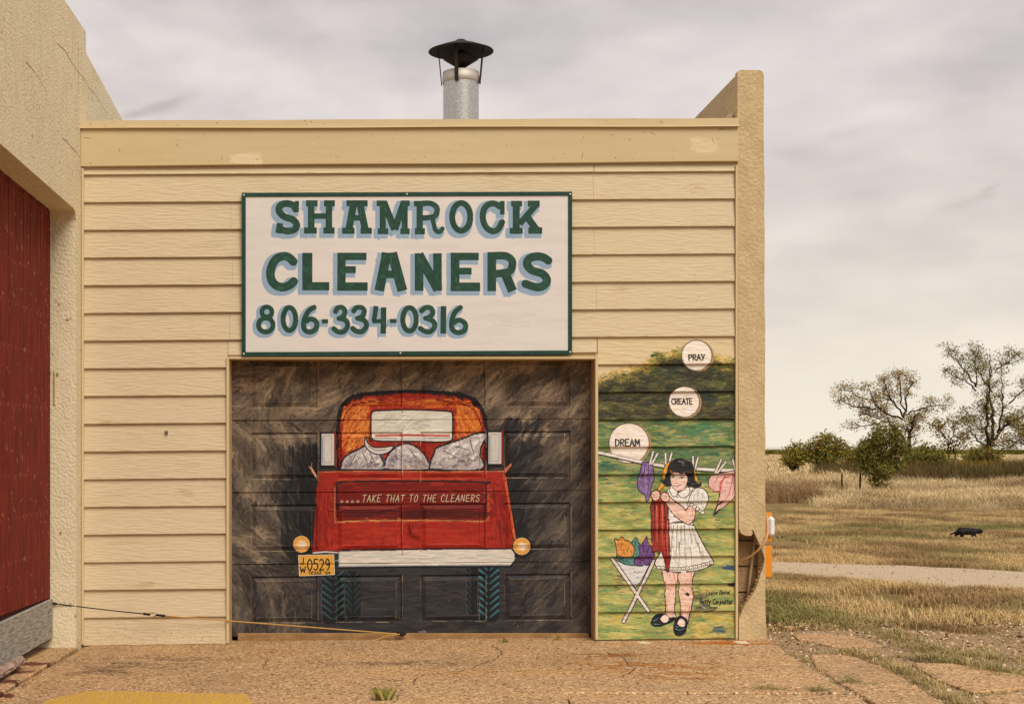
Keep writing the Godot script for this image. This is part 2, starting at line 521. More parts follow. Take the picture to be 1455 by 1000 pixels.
func make_materials():
	var grain := noise_image(1024, 256, 0.055, 21, 3, 9.0, 1.0)
	var sid_a := noise_bytes(256, 256, 0.012, 5, 4)
	var sid_b := noise_bytes(256, 256, 0.05, 6, 3)
	M.grain = grain
	M.siding = mat(k8(253, 252, 255), 0.72, paint_siding(), noise_image(2048, 1536, 0.14, 21, 3, 9.0, 1.0), 0.34)
	M.trim = mat(k8(206, 184, 144), 0.65)
	M.fascia = mat(Color.WHITE, 0.6, paint_fascia(), noise_image(512, 128, 0.02, 8, 2), 0.1)
	var rough := noise_image(512, 512, 0.045, 31, 4)
	var st_a := noise_bytes(512, 512, 0.01, 32, 5)
	var st_b := noise_bytes(512, 512, 0.06, 33, 4)
	M.stucco = mat(k8(213, 195, 158), 0.92, mixed(512, 512, st_a, st_b, k8(228, 220, 210), k8(255, 252, 246), k8(205, 190, 168), 0.45), rough, 0.5, 1.1)
	M.stucco_left = mat(k8(226, 213, 186), 0.92, mixed(512, 512, st_a, st_b, k8(226, 218, 206), k8(255, 252, 246), k8(205, 192, 172), 0.5), rough, 1.1, 0.85)
	M.broken = mat(k8(198, 172, 136), 0.95, mixed(512, 512, st_b, st_a, k8(190, 180, 165), k8(255, 250, 242), k8(190, 176, 158), 0.5), rough, 0.8, 1.8)
	M.jamb = mat(k8(214, 190, 152), 0.75, mixed(256, 256, sid_b, sid_a, k8(225, 214, 200), k8(255, 250, 244), k8(200, 182, 160), 0.5), grain, 0.3, 1.3)
	M.timber = mat(k8(178, 146, 106), 0.85, mixed(256, 256, sid_b, sid_a, k8(210, 200, 186), k8(255, 250, 244), k8(180, 165, 140), 0.5), grain, 0.4, 1.1)
	var spangle := mixed(256, 256, noise_bytes(256, 256, 0.09, 41, 1, FastNoiseLite.TYPE_CELLULAR), noise_bytes(256, 256, 0.2, 42, 2), k8(186, 188, 188), k8(255, 255, 255), k8(206, 206, 202), 0.35)
	M.zinc = mat(k8(226, 225, 220), 0.36, spangle, null, 0.0, 2.4)
	M.zinc.metallic = 0.8
	M.band = mat(k8(196, 190, 180), 0.62)
	M.band.metallic = 0.7
	M.cap_metal = mat(k8(66, 56, 48), 0.75, spangle, null, 0.0, 2.0)
	M.cap_metal.metallic = 0.35
	M.black = mat(k8(26, 24, 24), 0.6)
	M.steel = mat(k8(150, 145, 138), 0.4)
	M.steel.metallic = 0.8
	M.rope = mat(k8(186, 148, 84), 0.95)
	M.screw = mat(k8(225, 218, 205), 0.4)
	M.orange = mat(k8(226, 142, 40), 0.5)
	M.white_plastic = mat(k8(232, 232, 234), 0.45)
	M.cable = mat(k8(196, 152, 108), 0.6)
	M.pipe = mat(k8(176, 150, 116), 0.7)
	var red_a := noise_image(512, 512, 0.03, 51, 4, 1.0, 5.0).get_data()
	var red_b := noise_bytes(512, 512, 0.03, 52, 5)
	for i in red_b.size(): red_b[i] = 255 if red_b[i] > 206 else 0      # flakes where the paint is gone
	M.red = mat(k8(255, 255, 255), 0.8, mixed(512, 512, red_a, red_b, k8(92, 27, 18), k8(134, 45, 30), k8(192, 158, 130), 0.55), noise_image(512, 512, 0.04, 53, 3, 1.0, 4.0), 0.2, 0.7)
	M.grey_board = mat(k8(255, 255, 255), 0.85, mixed(512, 512, noise_image(512, 512, 0.16, 54, 3, 14.0, 1.0).get_data(), noise_bytes(512, 512, 0.015, 55, 4), k8(84, 84, 80), k8(206, 203, 190), k8(176, 172, 158), 0.55), grain, 0.3, 0.9)
	M.soil = mat(k8(255, 255, 255), 0.95)
	M.tar = mat(k8(150, 142, 134), 0.95)
	var worn := noise_bytes(512, 512, 0.035, 62, 5)
	for i in worn.size(): worn[i] = clampi((worn[i] - 140) * 9, 0, 255)    # patches where the yellow is worn off
	M.block = mat(k8(255, 255, 255), 0.9, mixed(512, 512, noise_bytes(512, 512, 0.2, 61, 2), worn, k8(186, 142, 50), k8(234, 192, 88), k8(186, 154, 112), 0.8), rough, 1.2, 1.6)

# ------------------------------------------------------------------ ground
func gy(x: float, z: float) -> float:                      # the forecourt rises a little to the right along the wall
	return lerp(-0.04, 0.012, clamp((x + 2.2) / 4.9, 0.0, 1.0)) * clamp(1.0 - z / 2.0, 0.0, 1.0) - max(0.0, x - 3.2) * 0.008

func concrete_texture() -> Image:                          # one metre is 256 pixels after halving; x -3 .. 5, z -1.6 .. 4
	var p := Paint.new(-3.0, -1.6, 5.0, 4.0, 510.0, k8(182, 148, 110), 5)
	var n1 := FastNoiseLite.new()
	n1.seed = 4; n1.frequency = 0.9; n1.fractal_octaves = 5
	var n2 := FastNoiseLite.new()
	n2.seed = 14; n2.frequency = 3.5; n2.fractal_octaves = 3
	var tones := [k8(196, 162, 122), k8(170, 134, 96), k8(218, 188, 148), k8(138, 106, 76), k8(192, 150, 104), k8(84, 64, 50), k8(240, 218, 186), k8(204, 164, 118)]
	for i in 380000:
		var q := Vector2(p.r.randf_range(-3, 5), p.r.randf_range(-1.6, 4))
		var t := n1.get_noise_2d(q.x, q.y)
		var u := n2.get_noise_2d(q.x, q.y)
		var c: Color = tones[p.r.randi() % 8]
		if p.r.randf() < 0.1 - u * 0.25: c = tones[[3, 5, 1][p.r.randi() % 3]]
		c = c.lerp(k8(206, 162, 108), clamp(t * 0.8, 0.0, 0.45)).lerp(k8(126, 104, 82), clamp(-t * 0.8, 0.0, 0.45))
		var k := int(p.r.randf_range(2.0, 8.5))
		var tp := p.T(q)
		p.im.fill_rect(Rect2i(int(tp.x), int(tp.y), k, max(1, int(k * p.r.randf_range(0.5, 1.3)))), c)
	for i in 90000:                                          # sand grains and dark grit
		var tp := p.T(Vector2(p.r.randf_range(-3, 5), p.r.randf_range(-1.6, 4)))
		var k := int(p.r.randf_range(2.0, 6.5))
		p.im.fill_rect(Rect2i(int(tp.x), int(tp.y), k, max(1, int(k * p.r.randf_range(0.5, 1.2)))), [k8(78, 58, 44), k8(104, 78, 58), k8(242, 222, 192), k8(62, 48, 40), k8(226, 198, 160)][p.r.randi() % 5])
	# dried red-brown paint on the sill of the red door
	for q in [[22.0, 940.0, 64.0, 943.0, 60], [10.0, 953.0, 42.0, 956.0, 30], [0.0, 967.0, 16.0, 972.0, 40], [-30.0, 985.0, 10.0, 990.0, 60]]:
		for i in q[4]:
			var g := on_ground(lerp(q[0], q[2], p.r.randf()), lerp(q[1], q[3], p.r.randf()) + p.r.randfn())
			p.brush(Vector2(g.x, g.z), p.r.randf_range(-0.2, 0.2), 0.1, 0.02, k8(96, 54, 42), 0.75, 0.03)
	# rust and soot that soaked into the surface, as the photograph shows it
	var stains := [
		[910.0, 945.0, 0.62, 0.34, k8(150, 92, 34), 5000, 0.3], [860.0, 930.0, 0.3, 0.16, k8(140, 90, 40), 2000, 0.3], [1045.0, 915.0, 0.34, 0.12, k8(166, 96, 30), 2600, 0.42], [965.0, 960.0, 0.34, 0.2, k8(150, 96, 40), 2000, 0.35],
		[230.0, 935.0, 0.7, 0.3, k8(82, 66, 54), 4200, 0.2], [150.0, 950.0, 0.4, 0.3, k8(86, 68, 54), 2200, 0.25], [385.0, 922.0, 0.26, 0.1, k8(158, 98, 44), 900, 0.25], [570.0, 940.0, 0.5, 0.14, k8(96, 74, 54), 1800, 0.25],
		[1100.0, 940.0, 0.5, 0.2, k8(186, 148, 98), 1500, 0.3], [700.0, 955.0, 0.7, 0.2, k8(176, 124, 66), 2000, 0.25]]
	for s in stains:
		var g := on_ground(s[0], s[1])
		for i in s[5]:
			var q := Vector2(g.x + p.r.randfn() * s[2] * 0.5, g.z + p.r.randfn() * s[3] * 0.5)
			if n2.get_noise_2d(q.x * 0.7, q.y * 1.4) < -0.12: continue
			p.hair(q, q + Vector2(p.r.randf_range(-0.006, 0.006), p.r.randf_range(-0.006, 0.006)), p.r.randf_range(0.006, 0.016), s[4], s[6])
	for i in 420:                                           # chips of dark and pale stone
		var q := Vector2(p.r.randf_range(-3, 5), p.r.randf_range(-1.0, 4))
		p.oval(q.x, q.y, p.r.randf_range(0.006, 0.02), p.r.randf_range(0.004, 0.012), [k8(70, 56, 46), k8(60, 48, 40), k8(208, 196, 176)][p.r.randi() % 3], p.r.randf() * 3.0, 0.2)
	for ck in [[[700, 915], [712, 925], [706, 932], [690, 940], [655, 952], [600, 958], [585, 972]], [[1010, 941], [1060, 949], [1100, 947], [1150, 950]], [[350, 925], [380, 935], [372, 948]], [[520, 962], [560, 966], [575, 964]], [[860, 925], [885, 934], [900, 950], [880, 962]]]:
		var pts := []
		for q in ck:
			var g := on_ground(q[0], q[1])
			pts.append(Vector2(g.x, g.z))
		p.rough(smooth_path(pts, 7).map(func(q): return q + Vector2(p.r.randfn(), p.r.randfn()) * 0.008), 0.009, k8(84, 62, 44))
	for g0 in [[1040.0, 912.0, 1066.0, 916.0], [905.0, 912.0, 925.0, 915.0]]:
		var a := on_ground(g0[0], g0[1])
		var b := on_ground(g0[2], g0[3])
		for i in 60: p.hair(Vector2(lerp(a.x, b.x, p.r.randf()), lerp(a.z, b.z, p.r.randf())), Vector2(lerp(a.x, b.x, p.r.randf()), lerp(a.z, b.z, p.r.randf())), 0.012, k8(222, 206, 184), 0.6)
	return p.finish()

func slab(px: Array, top: float, thick: float, parent: Node, m: Material, drop := 0.0) -> MeshInstance3D:   # outline measured on the ground
	var pts := []
	var c := Vector2.ZERO
	for i in range(0, px.size(), 2):
		var g := on_ground(px[i], px[i + 1]) if px[i] is float else Vector3.ZERO
		pts.append(Vector2(g.x, g.z))
		c += Vector2(g.x, g.z)
	c /= pts.size()
	return slab_xz(pts, top, thick, parent, m, drop)
func slab_xz(outline: Array, top: float, thick: float, parent: Node, m: Material, tilt := 0.0) -> MeshInstance3D:
	var pts := []                                           # edges broken into short uneven lengths
	for i in outline.size():
		var a: Vector2 = outline[i]
		var b: Vector2 = outline[(i + 1) % outline.size()]
		var n := int(clamp(a.distance_to(b) / 0.12, 1, 40))
		for k in n: pts.append(a.lerp(b, float(k) / n) + (Vector2(rng.randf_range(-1, 1), rng.randf_range(-1, 1)) * 0.008 if k > 0 else Vector2.ZERO))
	var pk := PackedVector2Array(pts)
	var st := new_st()
	var up := func(q: Vector2, d: float): return Vector3(q.x, top + gy(q.x, q.y) + tilt * (q.x - outline[0].x) - d, q.y)
	var cen := Vector2.ZERO
	for q in pts: cen += q
	cen /= pts.size()
	var inner := PackedVector2Array()
	for q in pts: inner.append(q + (cen - q).normalized() * 0.03)
	var t := Geometry2D.triangulate_polygon(inner)
	for i in range(0, t.size(), 3):
		var f := [inner[t[i]], inner[t[i + 1]], inner[t[i + 2]]]
		face_uv(st, f.map(func(q): return up.call(q, 0.0)), f.map(apron_uv), Vector3(f[0].x, -50, f[0].y))
	for i in pk.size():
		var j := (i + 1) % pk.size()
		var mid := Vector3(cen.x, top - 0.2, cen.y)
		face_uv(st, [up.call(inner[i], 0.0), up.call(inner[j], 0.0), up.call(pk[j], 0.008), up.call(pk[i], 0.008)], [apron_uv(inner[i]), apron_uv(inner[j]), apron_uv(pk[j]), apron_uv(pk[i])], mid)
		face_uv(st, [up.call(pk[i], 0.008), up.call(pk[j], 0.008), up.call(pk[j], thick), up.call(pk[i], thick)], [apron_uv(pk[i]), apron_uv(pk[j]), apron_uv(pk[j] + Vector2(0, 0.05)), apron_uv(pk[i] + Vector2(0, 0.05))], mid)
	return obj("slab", done(st), m, parent)
func apron_uv(q: Vector2) -> Vector2: return Vector2((q.x + 3.0) / 8.0, (q.y + 1.6) / 5.6)

func build_ground():
	# open grassland, one sheet to the horizon
	var fine := mixed(512, 512, noise_bytes(512, 512, 0.11, 71, 4), noise_bytes(512, 512, 0.02, 72, 5), k8(128, 104, 72), k8(204, 176, 130), k8(136, 126, 80), 0.4)
	var coarse := mixed(512, 512, noise_bytes(512, 512, 0.014, 73, 4), noise_bytes(512, 512, 0.05, 74, 4), k8(190, 188, 168), k8(255, 250, 236), k8(206, 210, 170), 0.4)
	var gm := mat(Color.WHITE, 0.98, fine, noise_image(512, 512, 0.08, 75, 4), 4.0)
	gm.detail_enabled = true
	gm.detail_blend_mode = BaseMaterial3D.BLEND_MODE_MUL
	gm.detail_albedo = tex(coarse)
	gm.detail_uv_layer = BaseMaterial3D.DETAIL_UV_2
	var st := new_st()
	for c in [Vector2(-1500, -1500), Vector2(1500, -1500), Vector2(1500, 1500), Vector2(-1500, -1500), Vector2(1500, 1500), Vector2(-1500, 1500)]:
		st.set_uv(c / 2.3); st.set_uv2(c / 21.0); st.add_vertex(Vector3(c.x, -0.07, c.y))
	struct("ground", done(st), gm)
	# gravel track crossing behind the shop
	var gravel := mixed(512, 512, noise_bytes(512, 512, 0.16, 76, 3), noise_bytes(512, 512, 0.03, 77, 4), k8(140, 118, 92), k8(244, 226, 198), k8(210, 186, 152), 0.4)
	var grm := mat(Color.WHITE, 0.95, gravel, noise_image(512, 512, 0.16, 78, 3), 2.0, 0.45)
	st = new_st()
	var far_edge := [Vector2(-14, -14.5), Vector2(0, -11.6), Vector2(5.2, -8.75), Vector2(7.9, -7.0), Vector2(11, -5.2), Vector2(18, -1.5), Vector2(30, 4)]
	var near_edge := [Vector2(-14, -11.6), Vector2(0, -8.8), Vector2(4.6, -6.35), Vector2(6.6, -4.5), Vector2(9, -2.4), Vector2(16, 1.8), Vector2(28, 7.4)]
	far_edge = smooth_path(far_edge, 9)
	near_edge = smooth_path(near_edge, 9)
	for i in far_edge.size():
		far_edge[i] += Vector2(0, rng.randf_range(-1, 1)) * 0.16
		near_edge[i] += Vector2(0, rng.randf_range(-1, 1)) * 0.2
	for i in far_edge.size() - 1:
		var q := [far_edge[i], far_edge[i + 1], near_edge[i + 1], near_edge[i]]
		face(st, q.map(func(v): return Vector3(v.x, -0.062, v.y)), Vector3(q[0].x, -60, q[0].y))
	struct("gravel_road", done(st), grm)
	# bare trodden soil round the corner of the shop
	var dirt := mixed(512, 512, noise_bytes(512, 512, 0.13, 81, 4), noise_bytes(512, 512, 0.02, 82, 5), k8(112, 88, 66), k8(196, 166, 128), k8(206, 176, 136), 0.6)
	var dm := mat(Color.WHITE, 0.97, dirt, noise_image(512, 512, 0.1, 83, 4), 3.0, 0.7)
	st = new_st()
	var ring := []
	for i in 60:
		var a := TAU * i / 60.0
		ring.append(Vector2(5.4 + cos(a) * (4.3 + rng.randf_range(-0.2, 0.2)), 0.9 + sin(a) * (2.35 + rng.randf_range(-0.25, 0.25))))
	var inner := ring.map(func(q): return Vector2(5.4, 0.9).lerp(q, 0.8))
	for i in 60:
		var j := (i + 1) % 60
		face(st, [Vector3(5.4, -0.012, 0.9), Vector3(inner[i].x, -0.012, inner[i].y), Vector3(inner[j].x, -0.012, inner[j].y)], Vector3(5, -60, 0))
		face(st, [Vector3(inner[i].x, -0.012, inner[i].y), Vector3(inner[j].x, -0.012, inner[j].y), Vector3(ring[j].x, -0.066, ring[j].y), Vector3(ring[i].x, -0.066, ring[i].y)], Vector3(5, -60, 0))
	struct("bare_soil", done(st), dm)
	# concrete forecourt: slabs with open joints and broken pieces at its right end
	var cm := mat(k8(254, 251, 243), 0.93, concrete_texture(), noise_image(1024, 1024, 0.12, 84, 3), 0.8)
	M.concrete = cm
	var fc := Node3D.new()
	fc.name = "concrete_forecourt"
	fc.set_meta("kind", "structure")
	add_child(fc)
	var b0 := on_ground(800.0, 985.0)
	var edge := []
	for q in [[1088.0, 905.0], [1115.0, 926.0], [1150.0, 947.0], [1178.0, 964.0], [1198.0, 978.0]]:
		var g := on_ground(q[0], q[1])
		edge.append(Vector2(g.x, g.z))
	var joint_z := on_ground(1000.0, 984.0).z
	slab_xz([Vector2(-2.2, -0.35), Vector2(2.95, -0.35)] + edge + [Vector2(edge[-1].x - 0.05, joint_z), Vector2(1.12, joint_z - 0.01), Vector2(1.0, 4.0), Vector2(-2.2, 4.0)], 0.0, 0.14, fc, cm)
	var e2 := on_ground(1250.0, 1010.0)
	slab_xz([Vector2(1.015, 4.0), Vector2(1.135, joint_z + 0.006), Vector2(edge[-1].x - 0.06, joint_z + 0.02), Vector2(edge[-1].x + 0.02, joint_z + 0.04), Vector2(e2.x, e2.z), Vector2(e2.x + 0.25, 4.0)], -0.004, 0.14, fc, cm)
	slab_xz([Vector2(-2.7, 0.19), Vector2(-2.215, 0.19), Vector2(-2.213, 4.0), Vector2(-2.7, 4.0)], 0.012, 0.15, fc, cm)
	slab([1152.0, 930.0, 1205.0, 931.0, 1262.0, 950.0, 1300.0, 973.0, 1350.0, 1004.0, 1252.0, 1004.0, 1212.0, 979.0, 1160.0, 947.0], 0.0, 0.12, fc, cm)
	slab([1296.0, 944.0, 1352.0, 944.0, 1440.0, 957.0, 1500.0, 968.0, 1500.0, 974.0, 1384.0, 985.0, 1335.0, 967.0], 0.012, 0.12, fc, cm)
	slab([1390.0, 987.0, 1500.0, 977.0, 1520.0, 1010.0, 1420.0, 1006.0], 0.0, 0.12, fc, cm)
	slab([1126.0, 901.0, 1175.0, 900.0, 1225.0, 906.0, 1258.0, 917.0, 1192.0, 919.0, 1136.0, 909.0], -0.006, 0.08, fc, cm)
	var yb := new_st()
	var ya := on_ground(96.0, 981.0, 0.03)
	var yc := on_ground(352.0, 985.5, 0.03)
	prism_xz(yb, [Vector2(ya.x + 0.1, ya.z), Vector2(ya.x + 0.3, ya.z + 0.01), Vector2(yc.x, yc.z), Vector2(yc.x + 0.04, yc.z + 0.2), Vector2(yc.x + 0.05, 3.4), Vector2(ya.x - 0.1, 3.4), Vector2(ya.x - 0.06, ya.z + 0.3)], -0.02, 0.03, 0.018)
	tag(obj("painted_pad", done(yb), M.block), "low concrete pad painted yellow on the forecourt near the red door", "concrete pad")
func prism_xz(st, o: Array, y0: float, y1: float, b: float):
	var c := Vector2.ZERO
	for q in o: c += q
	c /= o.size()
	var inn := o.map(func(q): return q + (c - q).normalized() * b)
	var cc := Vector3(c.x, y0, c.y)
	face(st, inn.map(func(q): return Vector3(q.x, y1, q.y)), Vector3(c.x, y0 - 5, c.y))
	for i in o.size():
		var j := (i + 1) % o.size()
		face(st, [Vector3(inn[i].x, y1, inn[i].y), Vector3(inn[j].x, y1, inn[j].y), Vector3(o[j].x, y1 - b, o[j].y), Vector3(o[i].x, y1 - b, o[i].y)], cc)
		face(st, [Vector3(o[i].x, y1 - b, o[i].y), Vector3(o[j].x, y1 - b, o[j].y), Vector3(o[j].x, y0, o[j].y), Vector3(o[i].x, y0, o[i].y)], cc)

# ------------------------------------------------------------------ the shop
var shop: Node3D
var siding: Node3D
func row_y(k: float, px: float) -> float:                  # the k-th lap line, as measured; it falls a little to the left
	var t := (px - 118.0) / 927.0
	return lerp(249.0 + 39.28 * k, 244.0 + 38.95 * k, t)
func board(px0: float, px1: float, k0: float, k1: float, m: Material, planar := false, parent: Node3D = null) -> MeshInstance3D:
	var st := new_st(false)
	var n := int(clamp((px1 - px0) / 40.0, 2, 16))
	var rows := []
	var uo := Vector2(rng.randf(), rng.randf())
	var lean := rng.randf_range(-0.0012, 0.0012)
	for i in n + 1:
		var px: float = lerp(px0, px1, float(i) / n)
		var wob := rng.randf_range(-0.0007, 0.0007)
		var zb := 0.0255 + lean + rng.randf_range(-0.001, 0.001)
		var a := at(px, row_y(k0, px) - 2.0, 0.0)
		var b := at(px, row_y(k1, px), 0.0)
		b.y += wob
		rows.append([Vector3(a.x, a.y, 0.002), Vector3(b.x, b.y + 0.003, zb), Vector3(b.x, b.y, zb - 0.0025), Vector3(b.x, b.y + 0.001, 0.001), Vector3(a.x, a.y, 0.001)])
	var cen: Vector3 = (rows[0][3] + rows[n][4]) / 2.0
	for i in n:
		var p: Array = rows[i]
		var q: Array = rows[i + 1]
		for j in 4:
			var f := [p[j], q[j], q[j + 1], p[j + 1]]
			var uv := []
			for v in f: uv.append(mural_uv(v) if planar else siding_uv(v))
			face_uv(st, f, uv, Vector3((p[j].x + q[j].x) / 2, cen.y, -0.02) if j != 2 else Vector3(p[j].x, p[j].y + 1.0, p[j].z))
	for e in [rows[0], rows[n]]:
		var uv := []
		for v in e: uv.append(mural_uv(v) if planar else siding_uv(v))
		face_uv(st, e, uv, cen)
	return obj("siding_board", done(st), m, parent if parent else siding)
func strip(px0, py0, px1, py1, z0, z1, called, m, parent, b := 0.002) -> MeshInstance3D:
	var a := at(px0, py1, 0.0)
	var c := at(px1, py0, 0.0)
	return obj(called, box_mesh(Vector3(a.x, a.y, z0), Vector3(c.x, c.y, z1), b), m, parent)

func paint_siding() -> Image:                              # house paint on the boards: faint grain tone, chips, scuffs and a few stains
	var p := Paint.new(112, 164, 1052, 924, 4.0, k8(209, 192, 158), 31)
	var r := p.r
	for i in 16000:
		var q := Vector2(r.randf_range(112, 1052), r.randf_range(164, 924))
		p.hair(q, q + Vector2(r.randf_range(6, 40), r.randf_range(-0.6, 0.6)), r.randf_range(0.3, 0.9), [k8(202, 184, 148), k8(216, 200, 168), k8(194, 176, 140), k8(212, 195, 160)][r.randi() % 4], 0.4)
	for i in 260:
		var q := Vector2(r.randf_range(112, 1052), r.randf_range(164, 924))
		for k in 12: p.brush(q + Vector2(r.randfn() * 16, r.randfn() * 5), r.randf_range(-0.1, 0.1), 20, 5, [k8(204, 186, 150), k8(214, 199, 168), k8(200, 181, 146)][r.randi() % 3], 0.2, 0.006)
	for i in 150:                                            # chips and dents
		var q := Vector2(r.randf_range(116, 1046), r.randf_range(180, 918))
		p.oval(q.x, q.y, r.randf_range(0.3, 0.9), r.randf_range(0.25, 0.7), [k8(120, 98, 66), k8(150, 126, 88), k8(232, 222, 200)][r.randi() % 3], 0.0, 0.3)
	for k in 18:                                             # grime caught along the lower edge of some boards
		for i in 40:
			var x := r.randf_range(118, 1045)
			p.hair(Vector2(x, row_y(k, x) - r.randf_range(0.3, 3.0)), Vector2(x + r.randf_range(2, 14), row_y(k, x) - r.randf_range(0.3, 2.0)), 0.5, k8(150, 124, 84), 0.35)
	for i in 260:                                            # splashes of soil near the ground
		var x := r.randf_range(118, 322)
		p.oval(x, 915 - absf(r.randfn()) * 16, r.randf_range(0.3, 1.4), r.randf_range(0.3, 0.9), k8(170, 142, 102).lerp(k8(206, 188, 150), r.randf()), 0.0, 0.3)
	for q in [[210, 829, 7], [150, 600, 5], [265, 700, 6], [990, 268, 9], [880, 410, 8], [200, 205, 12], [700, 250, 12]]:
		for i in 40: p.brush(Vector2(q[0] + r.randfn() * q[2], q[1] + r.randfn() * q[2] * 0.4), r.randf_range(-0.2, 0.2), 7, 2, k8(186, 162, 120), 0.22)
	return p.finish()
func siding_uv(v: Vector3) -> Vector2:
	return Vector2((v.x * FOCAL / EYE.z + PX - 112.0) / 940.0, (PY - (v.y - EYE.y) * FOCAL / EYE.z - 164.0) / 760.0)
func paint_fascia() -> Image:
	var p := Paint.new(112, 160, 1052, 244, 4.0, k8(204, 184, 144), 37)
	var r := p.r
	for i in 1400: p.brush(Vector2(r.randf_range(112, 1052), r.randf_range(160, 244)), r.randf_range(-0.05, 0.05), r.randf_range(20, 80), 7, [k8(200, 179, 138), k8(208, 189, 150), k8(203, 183, 143)][r.randi() % 3], 0.22, 0.006)
	for i in 60: p.brush(Vector2(r.randf_range(335, 365) , r.randf_range(222, 236)), 0.05, 16, 4, k8(222, 206, 170), 0.3)
	for i in 60: p.brush(Vector2(r.randf_range(985, 1010), r.randf_range(200, 222)), 0.05, 14, 5, k8(218, 200, 160), 0.3)
	for i in 80:                                             # chips, nail rust and scratches
		var q := Vector2(r.randf_range(118, 1046), r.randf_range(176, 236))
		p.oval(q.x, q.y, r.randf_range(0.3, 1.0), r.randf_range(0.3, 0.8), [k8(120, 92, 54), k8(96, 72, 44), k8(150, 122, 80)][r.randi() % 3], 0.0, 0.3)
	for q in [[170, 216, 172, 221], [252, 209, 253, 214], [827, 222, 825, 231], [1010, 202, 1014, 209], [866, 196, 872, 197], [892, 202, 896, 204], [924, 193, 930, 196], [895, 172, 900, 176], [936, 178, 941, 181], [120, 200, 131, 201], [1020, 188, 1046, 188.5]]:
		p.line(V(q), 0.8, k8(112, 84, 50), 0.3)
	return p.finish()
func fascia_uv(v: Vector3) -> Vector2:
	return Vector2((v.x * FOCAL / EYE.z + PX - 112.0) / 940.0, (PY - (v.y - EYE.y) * FOCAL / EYE.z - 160.0 + v.z * 60.0) / 84.0)
func face_fn(st, pts: Array, centre: Vector3, fn: Callable): face_uv(st, pts, pts.map(fn), centre)

